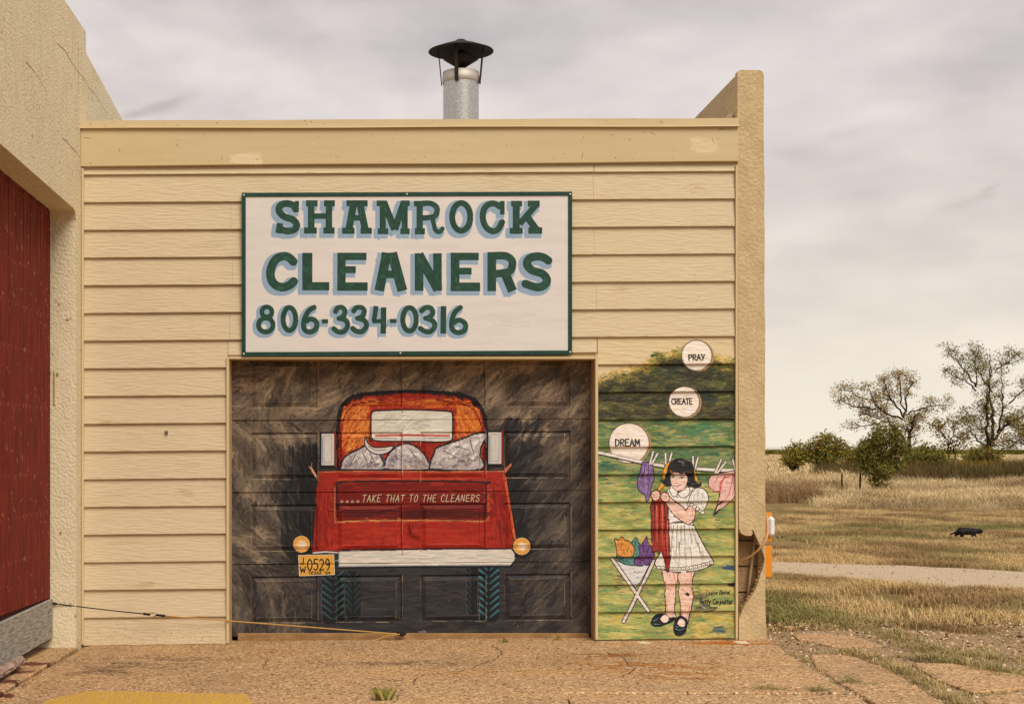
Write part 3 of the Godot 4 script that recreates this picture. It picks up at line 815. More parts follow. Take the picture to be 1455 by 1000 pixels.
func build_shop():
	shop = thing("shop_building", "cream lap sided shop with flat roof and mural painted garage door", "building", Vector3(0.25, 0, -0.2))
	siding = part_group("siding_wall", shop)
	# wall behind the boards, with the door opening left out
	var L := at(116, 0).x
	var R := at(1049, 0).x
	var dl := at(324, 0).x
	var dr := at(846.5, 0).x
	var dt := at(500, 509).y
	for q in [[L, dl, -0.06, 3.8], [dr, R, -0.06, 3.8], [dl, dr, dt, 3.8]]:
		obj("wall_core", box_mesh(Vector3(q[0], q[2], -0.3), Vector3(q[1], q[3], -0.0005)), M.trim, siding)
	# boards: full courses above the door, then the piece left of it; the painted piece on its right follows later
	board(119, 843, -0.3, 0.0, M.siding)
	board(844, 1043.5, -0.3, 0.0, M.siding)
	for k in 6:
		var cut: float = [842.5, 328.0, 843.5, 330.0, 847.0, 326.0][k]
		board(119, cut, k, k + 1, M.siding)
		board(cut + 0.25, 1043.5, k, k + 1, M.siding)
	board(119, 323.5, 6, 7, M.siding)
	board(324.2, 847.5, 6, 6.56, M.siding)
	for k in range(7, 17): board(119, 321.5, k, k + 1, M.siding)
	# trims: corner channels, door casing, the fascia and its metal cap
	strip(116.3, 240, 119.6, 915, 0.0, 0.037, "corner_trim", M.trim, shop)
	strip(1044, 236, 1047.2, 906, 0.0, 0.037, "corner_trim", M.trim, shop)
	strip(321.8, 507.5, 325.6, 913, -0.02, 0.038, "door_casing", M.trim, shop)
	strip(845, 504.5, 849, 908, -0.02, 0.038, "door_casing", M.trim, shop)
	strip(325.7, 506.5, 844.9, 510.5, -0.02, 0.038, "door_casing", M.trim, shop)
	var f0 := at(116.4, 237.5)
	var f1 := at(1047, 233)
	var st := new_st()
	for q in [[116.2, 185.0, 237.6, 1047.4, 182.0, 231.2, 0.0, 0.045]]:
		var n := 14
		for i in n:
			var xa: float = lerp(q[0], q[3], float(i) / n)
			var xb: float = lerp(q[0], q[3], float(i + 1) / n)
			var va := []
			for x in [xa, xb]:
				var t: float = (x - q[0]) / (q[3] - q[0])
				var w := sin(x * 0.017) * 0.002
				var top: Vector3 = at(x, lerp(q[1], q[4], t) - 4.0)
				var bot: Vector3 = at(x, lerp(q[2], q[5], t) + sin(x * 0.011) * 0.5)
				va.append([Vector3(top.x, top.y, 0.045 + w), Vector3(bot.x, bot.y + 0.004, 0.045 - w), Vector3(bot.x, bot.y, 0.041 - w), Vector3(bot.x, bot.y, 0.0), Vector3(top.x, top.y, 0.0)])
			for j in 3: face_fn(st, [va[0][j], va[1][j], va[1][j + 1], va[0][j + 1]], Vector3(va[0][j].x, va[0][0].y - 0.1, -0.05) if j < 2 else Vector3(va[0][j].x, 9, 0.02), fascia_uv)
			if i == 0: face_fn(st, va[0], va[1][0], fascia_uv)
			if i == n - 1: face_fn(st, va[1], va[0][0], fascia_uv)
	obj("fascia", done(st), M.fascia, shop)
	st = new_st()
	for i in 12:                                            # folded metal cap with a drip lip, a little wavy
		var va := []
		for j in 2:
			var x: float = lerp(115.8, 1047.6, (i + j) / 12.0)
			var t := (x - 116.0) / 931.0
			var y: float = lerp(173.6, 169.8, t) + sin(x * 0.021) * 0.35
			var y2: float = lerp(185.2, 182.2, t) + sin(x * 0.013 + 2) * 0.5
			var a := at(x, y)
			var b := at(x, y2)
			va.append([Vector3(a.x, a.y + 0.006, -0.25), Vector3(a.x, a.y, 0.056), Vector3(b.x, b.y + 0.009, 0.058), Vector3(b.x, b.y + 0.002, 0.07), Vector3(b.x, b.y, 0.068), Vector3(b.x, b.y + 0.004, 0.04)])
		for j in 5: face_fn(st, [va[0][j], va[1][j], va[1][j + 1], va[0][j + 1]], Vector3(va[0][j].x, va[0][1].y - 0.02, 0.0) if j < 4 else Vector3(va[0][j].x, 9, 0), fascia_uv)
	obj("roof_cap", done(st), M.fascia, shop)
	obj("roof", box_mesh(Vector3(L + 0.02, 3.74, -9.0), Vector3(R - 0.03, 3.86, -0.26)), M.tar, shop)
	obj("back_wall", box_mesh(Vector3(L + 0.02, -0.1, -9.2), Vector3(R + 0.2, 3.86, -9.0)), M.stucco, shop)
	# small hardware on the boards
	var hk := new_st()
	var hp := at(236, 614.5, 0.012)
	box(hk, hp - Vector3(0.012, 0.014, 0.004), hp + Vector3(0.012, 0.014, 0.012), 0.003)
	tube(hk, [hp + Vector3(0, 0.004, 0.01), hp + Vector3(0.004, 0, 0.028), hp + Vector3(0.012, 0.006, 0.032)], 0.004, 6)
	obj("wall_hook", done(hk), M.steel, shop)
	# the side wall that ends in the stucco pillar
	var top := 4.293
	var x0 := at(1047.6, 0).x
	var x1 := at(1088, 0).x
	var notch := [[1049.6, 751.0], [1053, 757.5], [1059, 760.5], [1067, 761], [1069.5, 758], [1067.8, 752], [1071, 754.5], [1076, 766], [1080, 775], [1084.5, 786], [1086.4, 793], [1086.0, 797], [1084, 806], [1080, 817], [1077, 828], [1071, 842], [1065, 851], [1059, 859], [1055, 866], [1052.5, 874], [1049.6, 878]]
	var o := PackedVector2Array()
	for q in [[x0, top - 0.012], [x0 + 0.02, top]]: o.append(Vector2(q[0], q[1]))
	for i in 6: o.append(Vector2(x1 - 0.055 + sin(i * PI / 10) * 0.04, top - 0.04 + cos(i * PI / 10) * 0.04))
	for i in range(1, 30): o.append(Vector2(x1 - 0.015 + 0.015 * i / 30.0 + rng.randf_range(-0.0035, 0.0035), lerp(top - 0.06, -0.05, i / 30.0)))
	o.append(Vector2(x1, -0.08))
	o.append(Vector2(x0 + 0.012, -0.08))
	var rev := notch.duplicate()
	rev.reverse()
	for q in rev:
		var v := at(q[0], q[1])
		o.append(Vector2(max(v.x, x0 + 0.011), v.y))
	st = new_st()
	prism(st, o, -0.055, 0.012)
	var pillar := obj("stucco_pillar", done(st), M.stucco, shop)
	pillar.set_meta("label", "stucco pillar with a broken hole near its foot")
	st = new_st()
	box(st, Vector3(x0 + 0.004, 1.0, -9.1), Vector3(x1 - 0.012, top - 0.004, -0.0555), 0.02)
	box(st, Vector3(x0 + 0.004, -0.08, -9.1), Vector3(x1 - 0.004, 0.995, -0.21))
	box(st, Vector3(x1 - 0.022, -0.08, -0.209), Vector3(x1 - 0.004, 0.994, -0.0555))
	obj("side_wall", done(st), M.stucco, shop)
	st = new_st()                                            # rough block work at the back of the hole
	for q in [[-0.05, 0.34], [0.35, 0.54], [0.55, 0.74], [0.75, 0.99]]:
		box(st, Vector3(x0 + 0.012, q[0], -0.2095), Vector3(x1 - 0.024, q[1], -0.15 - rng.randf() * 0.012), 0.006)
	obj("exposed_block", done(st), M.broken, shop)
	st = new_st()                                            # broken edge of the stucco shell, thicker and ragged
	for i in notch.size() - 1:
		var a := at(notch[i][0], notch[i][1])
		var b := at(notch[i + 1][0], notch[i + 1][1])
		var out := Vector2(b.y - a.y, a.x - b.x).normalized()
		for k in 2:
			var p := a.lerp(b, k * 0.5 + rng.randf() * 0.3) + Vector3(rng.randf_range(-0.004, 0.004), 0, -0.03 - rng.randf() * 0.02)
			var r := rng.randf_range(0.006, 0.013)
			box(st, p - Vector3(r, r, 0.028), p + Vector3(r, r * 0.8, 0.02), r * 0.5)
	obj("broken_edge", done(st), M.broken, shop)
	st = new_st(true)
	tube(st, [at(1062.5, 851, -0.1), at(1067, 815, -0.11), at(1072.5, 772, -0.12), at(1073.5, 758, -0.125)], 0.011, 10)
	obj("conduit", done(st), M.pipe, shop)
	st = new_st()
	var fl := PackedVector2Array()
	for q in [[1031.0, 166.5], [1034.0, 164.0], [1042.5, 157.5], [1044.0, 159.0], [1043.5, 163.0], [1040.0, 167.5]]: fl.append(Vector2(at(q[0], q[1], -0.1).x, at(q[0], q[1], -0.1).y))
	prism(st, fl, -0.14, -0.1)
	obj("torn_flashing", done(st), M.stucco_left, shop)
	# galvanised flue with its rain hood
	var flue := part_group("flue", shop)
	var fx := 0.722
	var fz := -1.5
	var s := 12.5 / FOCAL
	var Y := func(py): return EYE.y + (PY - py) * s
	var base := Vector3(fx, 0, fz)
	st = new_st(true)
	lathe(st, [[0.153, 3.86], [0.153, Y.call(117)], [0.153, Y.call(110)], [0.143, Y.call(110)], [0.143, 4.0]], base, 36)
	obj("flue_pipe", done(st), M.zinc, flue)
	st = new_st(true)
	lathe(st, [[0.154, Y.call(118.5)], [0.158, Y.call(118)], [0.158, Y.call(108)], [0.155, Y.call(107.4)], [0.155, Y.call(103)], [0.149, Y.call(102.5)], [0.143, Y.call(103)], [0.143, Y.call(112)]], base, 36)
	obj("flue_collar", done(st), M.band, flue)
	st = new_st(true)
	lathe(st, [[0.0, Y.call(55.5)], [0.035, Y.call(56.5)], [0.055, Y.call(59)], [0.16, Y.call(65)], [0.276, Y.call(72.6)], [0.28, Y.call(73.6)], [0.272, Y.call(73.6)], [0.15, Y.call(68)], [0.0, Y.call(61)]], base, 40)
	obj("rain_hood", done(st), M.cap_metal, flue)
	st = new_st(true)
	lathe(st, [[0.15, Y.call(84)], [0.0, Y.call(100)]], base, 28)     # inverted cone under the hood
	lathe(st, [[0.0, Y.call(70)], [0.15, Y.call(84)]], base, 28)
	obj("hood_cone", done(st), M.cap_metal, flue)
	for a in [0.3, 1.85, 3.2, 4.9]:
		var d := Vector3(cos(a), 0, sin(a))
		var t := Vector3(-sin(a), 0, cos(a)) * 0.016
		st = new_st()
		var cn := base + d * 0.166
		cn.y = Y.call(95)
		for r in [[0.159, 0.168]]:
			var lo: float = Y.call(121)
			var hi: float = Y.call(69.5)
			var p := []
			for q in [[-1, lo, r[0]], [1, lo, r[0]], [1, hi, r[0] + 0.03], [-1, hi, r[0] + 0.03], [-1, lo, r[1]], [1, lo, r[1]], [1, hi, r[1] + 0.03], [-1, hi, r[1] + 0.03]]:
				p.append(base + d * (q[2] + 0.001) + t * q[0] + Vector3(0, q[1], 0))
			for f in [[0, 1, 2, 3], [4, 5, 6, 7], [0, 1, 5, 4], [1, 2, 6, 5], [2, 3, 7, 6], [3, 0, 4, 7]]: face(st, f.map(func(i): return p[i]), (p[0] + p[6]) / 2)
		obj("hood_strut", done(st), M.cap_metal, flue)

# ------------------------------------------------------------------ garage door with the truck mural
const DZ := -0.18
func door_uv(v: Vector3) -> Vector2:
	var d := EYE.z - DZ
	return Vector2((v.x * FOCAL / d + PX - 322.0) / 530.0, (PY - (v.y - EYE.y) * FOCAL / d - 494.0) / 416.0)

func door_bg(x: float, y: float, r: RandomNumberGenerator) -> Color:
	var tan := k8(158, 136, 110)
	var mid := k8(104, 88, 74)
	var slate := k8(52, 52, 56)
	var ink := k8(32, 32, 36)
	var c := tan.lerp(mid, clamp((y - 530) / 90.0, 0, 1))
	c = c.lerp(slate, clamp((y - 600) / 110.0, 0, 1))
	c = c.lerp(k8(44, 45, 50), clamp((y - 790) / 40.0, 0, 1))
	if x < 445: c = c.lerp(k8(122, 106, 86), clamp((445 - x) / 90.0, 0, 1) * (0.5 if y > 590 and y < 800 else 0.15))
	if x > 790: c = c.lerp(k8(100, 88, 74), clamp((x - 790) / 50.0, 0, 1) * 0.4)
	var dx: float = max(abs(x - 588) - 120.0, 0.0)
	if y > 640: c = c.lerp(ink, clamp(1.0 - dx / 60.0, 0, 1) * 0.75)
	var sm := smoke.get_noise_2d(x, y * 1.2)                 # smoky patches of the painted ground
	var soft: float = 1.0 if y < 640 or x < 430 else (0.55 if x > 760 else 0.2)
	if y > 800: soft *= 0.6
	c = c.lerp(k8(190, 168, 138), clamp(sm * 1.7, 0.0, 0.8) * soft).lerp(k8(22, 21, 24), clamp(-sm * 1.6, 0.0, 0.75))
	var t := r.randf()
	if t < 0.18: c = c.lerp(k8(196, 170, 136), 0.4 if y < 640 or x < 440 else 0.13)
	elif t < 0.42: c = c.lerp(k8(28, 27, 30), 0.5)
	elif t < 0.5: c = c.lerp(k8(118, 74, 56), 0.45 if y < 620 else 0.15)
	elif t < 0.55: c = c.lerp(k8(84, 100, 84), 0.35)
	return c

var smoke := FastNoiseLite.new()
func paint_truck() -> Image:
	smoke.seed = 61; smoke.frequency = 0.022; smoke.fractal_octaves = 3
	var p := Paint.new(322, 494, 852, 910, 4.0, k8(84, 74, 64), 3)
	var r := p.r
	for i in 17000:
		var x := r.randf_range(322, 852)
		var y := r.randf_range(494, 910)
		var a := -0.75
		if x < 450 and y > 600: a = 1.0 + sin(y * 0.03) * 0.7
		elif x < 470: a = -0.8 + sin(x * 0.05 + y * 0.04) * 0.6
		elif y > 800 and x < 720: a = r.randf_range(-0.3, 0.3)
		elif x > 700 and y > 640: a = -0.85
		p.brush(Vector2(x, y), a + r.randf_range(-0.35, 0.35), r.randf_range(7, 26), r.randf_range(1.2, 4.0), door_bg(x, y, r), 0.5, 0.05, 4)
	p.blend_all(9)
	for i in 9000:
		var x := r.randf_range(322, 852)
		var y := r.randf_range(494, 910)
		var a := -0.75
		if x < 450 and y > 600: a = 1.0 + sin(y * 0.03) * 0.7
		elif x < 470: a = -0.8 + sin(x * 0.05 + y * 0.04) * 0.6
		elif y > 800 and x < 720: a = r.randf_range(-0.3, 0.3)
		p.brush(Vector2(x, y), a + r.randf_range(-0.5, 0.5), r.randf_range(4, 17), r.randf_range(0.8, 3.0), door_bg(x, y, r), 0.24, 0.05, 4)
	for i in 900:                                            # dry-brush scratches
		var x := r.randf_range(325, 845)
		var y := r.randf_range(505, 905)
		p.brush(Vector2(x, y), -0.8 + r.randf_range(-0.3, 0.3), r.randf_range(6, 20), 0.8, k8(178, 156, 126), 0.32 if y < 640 or x > 740 or x < 430 else 0.12, 0.05, 2)
	# black wash around the truck
	for i in 500:
		var q := Vector2(r.randf_range(395, 450), r.randf_range(640, 800))
		if r.randf() < (q.x - 395) / 50.0: p.brush(q, 1.2 + r.randf_range(-0.5, 0.5), 22, 6, k8(24, 24, 27), 0.6)
		q = Vector2(r.randf_range(716, 770), r.randf_range(600, 790))
		if r.randf() < (770 - q.x) / 50.0: p.brush(q, -0.9 + r.randf_range(-0.4, 0.4), 22, 6, k8(30, 30, 33), 0.6)
	for i in 400: p.brush(Vector2(r.randf_range(440, 730), r.randf_range(800, 905)), r.randf_range(-0.25, 0.25), 30, 6, k8(36, 36, 40).lerp(k8(58, 58, 64), r.randf()), 0.5)
	var ink := k8(22, 20, 24)
	var red := k8(150, 36, 24)
	var deep := k8(104, 22, 18)
	# wheels
	for wl in [[457.0, 489.0, 812.0, 886.0, 0.62], [490.0, 512.0, 812.0, 880.0, 0.3], [663.0, 679.0, 803.0, 874.0, 0.28], [679.5, 709.5, 800.0, 883.0, 1.0]]:
		p.fill_brushed(V([wl[0], wl[2], wl[1], wl[2], wl[1], wl[3] - 6, wl[1] - 5, wl[3], wl[0] + 5, wl[3], wl[0], wl[3] - 6]), k8(26, 27, 30), k8(38, 40, 44), 40, 1.5, 12, 3)
		var cx: float = (wl[0] + wl[1]) / 2
		var y: float = wl[2] + 2
		while y < wl[3] - 10:
			for sd in [-1.0, 1.0]:
				var ex: float = wl[0] + 1.5 if sd < 0 else wl[1] - 1.5
				if sd > 0 and wl[4] == 0.28: continue
				p.line(smooth_path([Vector2(ex, y - 2), Vector2(lerp(ex, cx, 0.5), y + 3.5), Vector2(cx + sd * 1.5, y + 8)], 4), 3.4, k8(28, 36, 40).lerp(k8(46, 100, 114), wl[4]), 1.4)
				p.line(smooth_path([Vector2(ex, y - 3), Vector2(lerp(ex, cx, 0.5), y + 2)], 3), 1.0, k8(28, 36, 40).lerp(k8(104, 158, 166), wl[4] * 0.7), 0.4)
			y += 9.6
		p.line(V([cx, wl[2], cx, wl[3] - 2]), 1.6, ink)
		p.line(V([wl[0], wl[2] + 20, wl[0] - 1, wl[3] - 18, wl[0] + 2, wl[3]]), 0.6, k8(92, 92, 98))
	# cab
	var cab := smooth_path(V([480, 670, 480.5, 610, 485, 582, 500, 567, 530, 561, 585, 558.5, 640, 561.5, 668, 568, 684, 584, 690, 610, 691, 670]), 6)
	p.line(cab.map(func(q): return q + Vector2(0, -1.5)), 6.5, ink)
	p.fill_brushed(cab, red, k8(176, 58, 30), 260, 0.1, 22, 4, 0.5, 0.5)
	for i in 170:
		var q := Vector2(r.randf_range(487, 522), r.randf_range(576, 640))
		p.brush_in(cab, q, -1.1 + r.randf_range(-0.4, 0.4), 15, 3.5, k8(206, 112, 34).lerp(k8(228, 168, 82), r.randf()), 0.5)
		q = Vector2(r.randf_range(648, 684), r.randf_range(578, 642))
		p.brush_in(cab, q, 1.3 + r.randf_range(-0.4, 0.4), 15, 3.5, k8(204, 104, 28).lerp(k8(230, 166, 76), r.randf()), 0.5)
	for i in 60: p.brush(Vector2(r.randf_range(510, 665), r.randf_range(566, 578)), r.randf_range(-0.12, 0.12), 26, 2.5, k8(198, 88, 34).lerp(k8(226, 150, 62), r.randf()), 0.5)
	for i in 60: p.brush(Vector2(r.randf_range(505, 680), r.randf_range(628, 660)), r.randf_range(-0.2, 0.2), 20, 3, k8(128, 30, 22), 0.6)
	p.line(smooth_path(V([484, 660, 485, 612, 491, 588, 506, 574, 545, 568]), 6), 1.4, k8(90, 18, 16))
	p.line(smooth_path(V([686, 660, 685, 612, 678, 590, 664, 576, 620, 568]), 6), 1.4, k8(90, 18, 16))
	p.glaze(cab, [k8(96, 22, 16), k8(118, 30, 20), k8(206, 108, 40), k8(150, 40, 24), k8(84, 30, 22)], 220, -0.6, 1.2, 14, 2.2, 0.4)
	p.glaze(V([488, 600, 524, 584, 524, 640, 488, 650]), [k8(236, 176, 86), k8(222, 140, 52), k8(196, 96, 36), k8(150, 70, 40)], 80, -1.0, 0.5, 12, 2.5, 0.5)
	p.glaze(V([648, 582, 684, 600, 686, 640, 650, 640]), [k8(236, 170, 76), k8(218, 128, 42), k8(190, 84, 30), k8(160, 60, 34)], 80, 1.2, 0.5, 12, 2.5, 0.5)
	p.soften(cab, 7)
	p.glaze(cab, [k8(96, 22, 16), k8(206, 108, 40), k8(190, 70, 34), k8(236, 180, 96)], 90, -0.6, 1.2, 12, 1.4, 0.35)
	for i in 130:                                            # soft black edging of the cab
		var q: Vector2 = cab[r.randi() % cab.size()]
		p.brush(q + Vector2(r.randfn() * 1.4, -1.0 + r.randfn() * 1.2), atan2(q.y - 620, q.x - 585) + PI / 2 + r.randf_range(-0.3, 0.3), 11, 2.5, k8(26, 22, 24), 0.6)
	# rear window
	var win := smooth_path(V([528, 590, 531, 585, 545, 584, 585, 583, 625, 584.5, 638, 585.5, 642, 590, 642, 618, 640, 625, 625, 627, 585, 626, 545, 626, 531, 624, 528, 618, 528, 590]), 4)
	p.line(win, 4.0, ink)
	p.fill_brushed(win, k8(206, 202, 188), k8(228, 226, 216), 140, -0.05, 24, 3, 0.5, 0.15)
	for i in 16: p.brush(Vector2(r.randf_range(552, 612), r.randf_range(592, 612)), r.randf_range(-0.1, 0.1), 22, 1.2, k8(140, 138, 130), 0.5)
	for i in 14: p.brush(Vector2(r.randf_range(550, 585), r.randf_range(592, 615)), -0.7, 24, 1.5, k8(240, 240, 234), 0.6)
	p.glaze(win, [k8(150, 148, 138), k8(176, 172, 158), k8(242, 242, 236), k8(190, 184, 166)], 90, -0.3, 0.5, 18, 1.6, 0.5)
	p.line(V([534, 619, 580, 618, 638, 619]), 3.0, k8(170, 76, 62))
	p.line(V([532, 624, 585, 623.5, 638, 623]), 1.8, k8(188, 192, 198))
	# wooden stakes
	for s in [[455.5, 615.0, 476.0, 663.0, -1.0], [693.0, 613.0, 714.0, 661.0, 1.0]]:
		p.poly(V([s[0] - 1.5, s[1] - 1.5, s[2] + 1.5, s[1] - 1.5, s[2] + 2, s[3] + 3, s[0] - 1, s[3] + 3]), ink)
		var ox: float = s[2] if s[4] > 0 else s[0] + 20
		p.line(V([ox, s[1] - 2, ox + 1, s[3]]), 2.2, k8(134, 34, 26))
		p.fill_brushed(V([s[0] + 1, s[1] + 1, s[2] - 1.5, s[1] + 1, s[2] - 1.5, s[3] - 2, s[0] + 1, s[3] - 2]), k8(192, 188, 182), k8(216, 214, 208), 70, 1.57, 16, 2, 0.5, 0.1)
		p.line(V([s[0] + 4.5, s[1] + 4, s[0] + 5, s[3] - 6, s[2] - 5, s[3] - 6, s[2] - 5, s[1] + 4, s[0] + 4.5, s[1] + 4]), 0.9, k8(150, 148, 148))
		p.line(V([s[0] + 2, s[1] + 6, s[0] + 3, s[3] - 3]), 1.0, k8(90, 120, 150))
	p.line(V([478, 625, 479, 668]), 2.2, ink)
	p.line(V([690.5, 620, 690.5, 664]), 2.2, ink)
	# sacks
	var sacks := [V([484, 666, 488, 653, 497, 645, 510, 639, 520, 634, 533, 641, 541, 650, 545, 660, 546, 666]), V([546, 666, 549, 652, 556, 642, 566, 634, 578, 631, 590, 635, 601, 644, 607, 655, 609, 666]), V([611, 666, 613, 655, 618, 643, 621, 637, 640, 630, 660, 623, 676, 617, 690, 616, 690, 622, 684, 632, 681, 645, 683, 666])]
	for i in 3:
		var o: Array = smooth_path(sacks[i] + [sacks[i][0]], 5)
		p.rough(o, 4.2, k8(26, 24, 34))
		p.fill_brushed(o, k8(176, 168, 166), k8(206, 200, 196), 90, [-0.5, 0.3, -0.6][i], 13, 3, 0.5, 0.6)
		for k in 120:
			var q := p.inside(o)
			var low: float = clamp((q.y - 632.0) / 32.0, 0.0, 1.0)
			p.brush_in(o, q, [-0.5, 0.4, -0.6][i] + r.randf_range(-0.5, 0.5), 10, 4, k8(238, 234, 230).lerp(k8(112, 102, 108), clamp(low + r.randfn() * 0.35, 0.0, 1.0)), 0.7)
		p.soften(o, 7)
		for k in 16: p.brush_in(o, p.inside(o), [-0.9, 0.9, -0.75][i] + r.randf_range(-0.5, 0.5), 9, 2.4, [k8(92, 84, 92), k8(110, 96, 98), k8(66, 84, 116), k8(232, 230, 226), k8(222, 218, 214)][r.randi() % 5], 0.6)
	for q in [[505, 645, 497, 662], [515, 643, 522, 658], [526, 645, 534, 661], [648, 634, 668, 640], [630, 640, 660, 656], [668, 625, 676, 655], [560, 648, 572, 655], [585, 642, 592, 652]]: p.line(V(q), 1.3, k8(76, 66, 78), 0.5)
	var ear := smooth_path(V([519, 622, 522, 630, 531, 636, 546, 636, 558, 634.5, 551, 642, 538, 645, 526, 641, 519, 632, 519, 622]), 5)
	p.line(ear, 3.0, ink)
	p.poly(ear, k8(206, 198, 192))
	p.line(V([523, 634, 534, 640, 548, 639]), 1.2, k8(120, 106, 110))
	p.line(V([519, 621, 524, 622, 527, 627]), 2.2, ink)
	p.line(V([543, 645, 546, 655, 543, 664]), 1.6, k8(58, 86, 120))
	# bed and tailgate
	p.poly(V([438, 661, 447, 666, 453, 668, 716, 667.5, 726, 657, 727, 661, 720, 673, 735, 762, 738, 780, 441, 785, 447, 700, 450, 682]), ink)
	var body := V([453, 669.5, 716, 669, 719, 676, 733, 762, 736, 778.5, 443, 783, 445.5, 760, 449, 700, 451.5, 684])
	p.fill_brushed(body, k8(146, 34, 26), k8(164, 44, 30), 500, 0.05, 24, 4, 0.5, 0.25)
	for i in 60:
		p.brush_in(body, Vector2(lerp(449.0, 455.0, r.randf()), r.randf_range(690, 776)), 1.6, 18, 2, k8(120, 26, 20), 0.6)
		var y := r.randf_range(680, 772)
		p.brush(Vector2(718 + (y - 672) * 0.16 - r.randf() * 3, y), 1.42, 14, 1.2, k8(208, 112, 56), 0.5)
		p.brush(Vector2(r.randf_range(697, 712), r.randf_range(680, 770)), 1.5, 24, 3, k8(120, 28, 22), 0.4)
		p.brush(Vector2(r.randf_range(478, 720), r.randf_range(748, 774)), r.randf_range(-0.08, 0.08), 30, 3, k8(176, 60, 40), 0.35)
	p.line(V([452, 670.5, 520, 669.5, 640, 670, 716, 669.5]), 1.6, k8(212, 120, 74))
	p.line(V([455, 674, 560, 672.5, 712, 673]), 1.2, k8(178, 70, 44))
	p.poly(V([438, 661.5, 443, 664.5, 450, 676, 450, 681, 444, 672]), k8(206, 152, 108))
	p.poly(V([726.5, 657.5, 727, 661, 719, 672, 715.5, 671, 718, 665]), k8(190, 110, 80))
	var rim := smooth_path(V([477, 690, 479, 685, 486, 683, 560, 682, 640, 682, 684, 683, 691, 687, 692.5, 698, 692, 730, 690, 739, 684, 741, 640, 740, 560, 739, 484, 741, 478, 738, 477, 726, 477, 690]), 3)
	p.line(rim, 4.5, k8(180, 70, 42))
	p.fill_brushed(rim, deep, k8(132, 30, 22), 260, 0.0, 30, 4, 0.5, 0.1)
	p.line(smooth_path(V([479, 735, 478.5, 692, 483, 685, 540, 683.5, 684, 684.5, 690, 690, 690.5, 724]), 4), 2.2, k8(30, 14, 16))
	for i in 20: p.brush(Vector2(r.randf_range(484, 685), r.randf_range(724, 735)), 0, 40, 3, k8(56, 18, 18), 0.5)
	p.line(V([476, 742, 520, 739.5, 600, 739, 688, 740.5]), 1.7, k8(204, 146, 84))
	p.line(V([475.5, 700, 475.5, 740]), 1.5, k8(196, 120, 68))
	p.line(V([695, 692, 695, 742]), 1.3, k8(172, 74, 44))
	p.glaze(body, [k8(104, 22, 18), k8(178, 56, 34), k8(190, 80, 48), k8(126, 26, 20), k8(150, 36, 26)], 420, 0.1, 0.5, 16, 1.8, 0.33)
	for i in 260:                                            # painted modelling of the sheet metal
		var q := p.inside(body)
		var e: float = min(q.x - 445.0, 734.0 - q.x)
		var c := k8(166, 40, 28).lerp(k8(92, 18, 16), clamp(1.0 - e / 26.0, 0.0, 1.0) * 0.8)
		if q.y > 745: c = c.lerp(k8(196, 72, 46), clamp((q.y - 745.0) / 25.0, 0.0, 1.0) * 0.6 * r.randf())
		if q.x > 480 and q.x < 690 and q.y > 686 and q.y < 738: c = k8(112, 24, 20).lerp(k8(62, 14, 14), clamp((q.y - 700.0) / 34.0, 0.0, 1.0) * r.randf())
		p.brush_in(body, q, r.randf_range(-0.2, 0.2), 18, 5, c, 0.5)
	p.soften(V([449, 690, 474, 680, 474, 745, 690, 745, 697, 680, 716, 676, 734, 776, 446, 780]), 6)
	p.glaze(V([446, 690, 474, 684, 474, 780, 444, 782]), [k8(112, 24, 18), k8(176, 52, 34), k8(92, 20, 18)], 110, 1.5, 0.2, 18, 2.0, 0.45)
	p.glaze(V([697, 684, 720, 684, 735, 778, 698, 778]), [k8(108, 24, 18), k8(184, 64, 40), k8(90, 20, 18)], 110, 1.45, 0.2, 18, 2.0, 0.45)
	# the pressed field of the tailgate, its rim drawn again over the blended paint
	p.rough(smooth_path(V([479, 735, 478.5, 692, 483, 685, 540, 683.5, 684, 684.5, 690, 690, 690.5, 724, 689, 735]), 4), 2.4, k8(34, 14, 16))
	for i in 40: p.brush(Vector2(r.randf_range(488, 680), r.randf_range(726, 735)), 0.0, 30, 2.5, k8(58, 18, 18), 0.45)
	p.rough(smooth_path(V([476, 741.5, 500, 740, 540, 739.5, 600, 739, 650, 739.5, 688, 740.5, 694, 735]), 3), 1.8, k8(206, 146, 84))
	p.rough(smooth_path(V([475.5, 692, 475, 715, 475.5, 740]), 3), 1.6, k8(196, 112, 64))
	p.rough(smooth_path(V([694.5, 692, 695, 715, 694.5, 738]), 3), 1.3, k8(170, 72, 44))
	p.rough(smooth_path(V([480, 681.5, 540, 680, 640, 680, 690, 681.5]), 3), 1.2, k8(182, 72, 46))
	p.rough(smooth_path(V([452, 670.5, 520, 669.5, 640, 670, 716, 669.5]), 5), 1.7, k8(214, 122, 76))
	for o in [[0.9, 0.9, k8(34, 14, 14)], [0.0, 0.0, k8(206, 182, 152)]]:
		for i in 4: p.oval(485.5 + i * 7.6 + o[0], 712.5 + o[1], 2.2, 1.7, o[2])
		write(p, "TAKE THAT TO THE CLEANERS", 514 + o[0], 703.2 + o[1], 5.1, 9.8, 1.95, 1.15, o[2], -0.004, 0.18, 0.1)
		p.r.seed = 99 if o[0] > 0 else 5
	for i in 4: p.oval(485.5 + i * 7.6, 712.5, 1.0, 0.8, k8(70, 20, 18))
	# bumper
	p.poly(V([478, 781, 600, 779, 727, 778.5, 733, 784, 733, 797, 726, 806, 478, 807.5]), ink)
	p.fill_brushed(V([480, 783.5, 600, 781, 726, 780.5, 731, 785, 731, 796, 725, 803, 480, 805]), k8(206, 198, 186), k8(226, 220, 210), 240, 0.0, 34, 3, 0.5, 0.06)
	for i in 50: p.brush(Vector2(r.randf_range(486, 720), r.randf_range(785, 802)), 0, 26, 1.4, [k8(150, 178, 168), k8(176, 150, 140), k8(150, 156, 168), k8(236, 232, 226)][r.randi() % 4], 0.45)
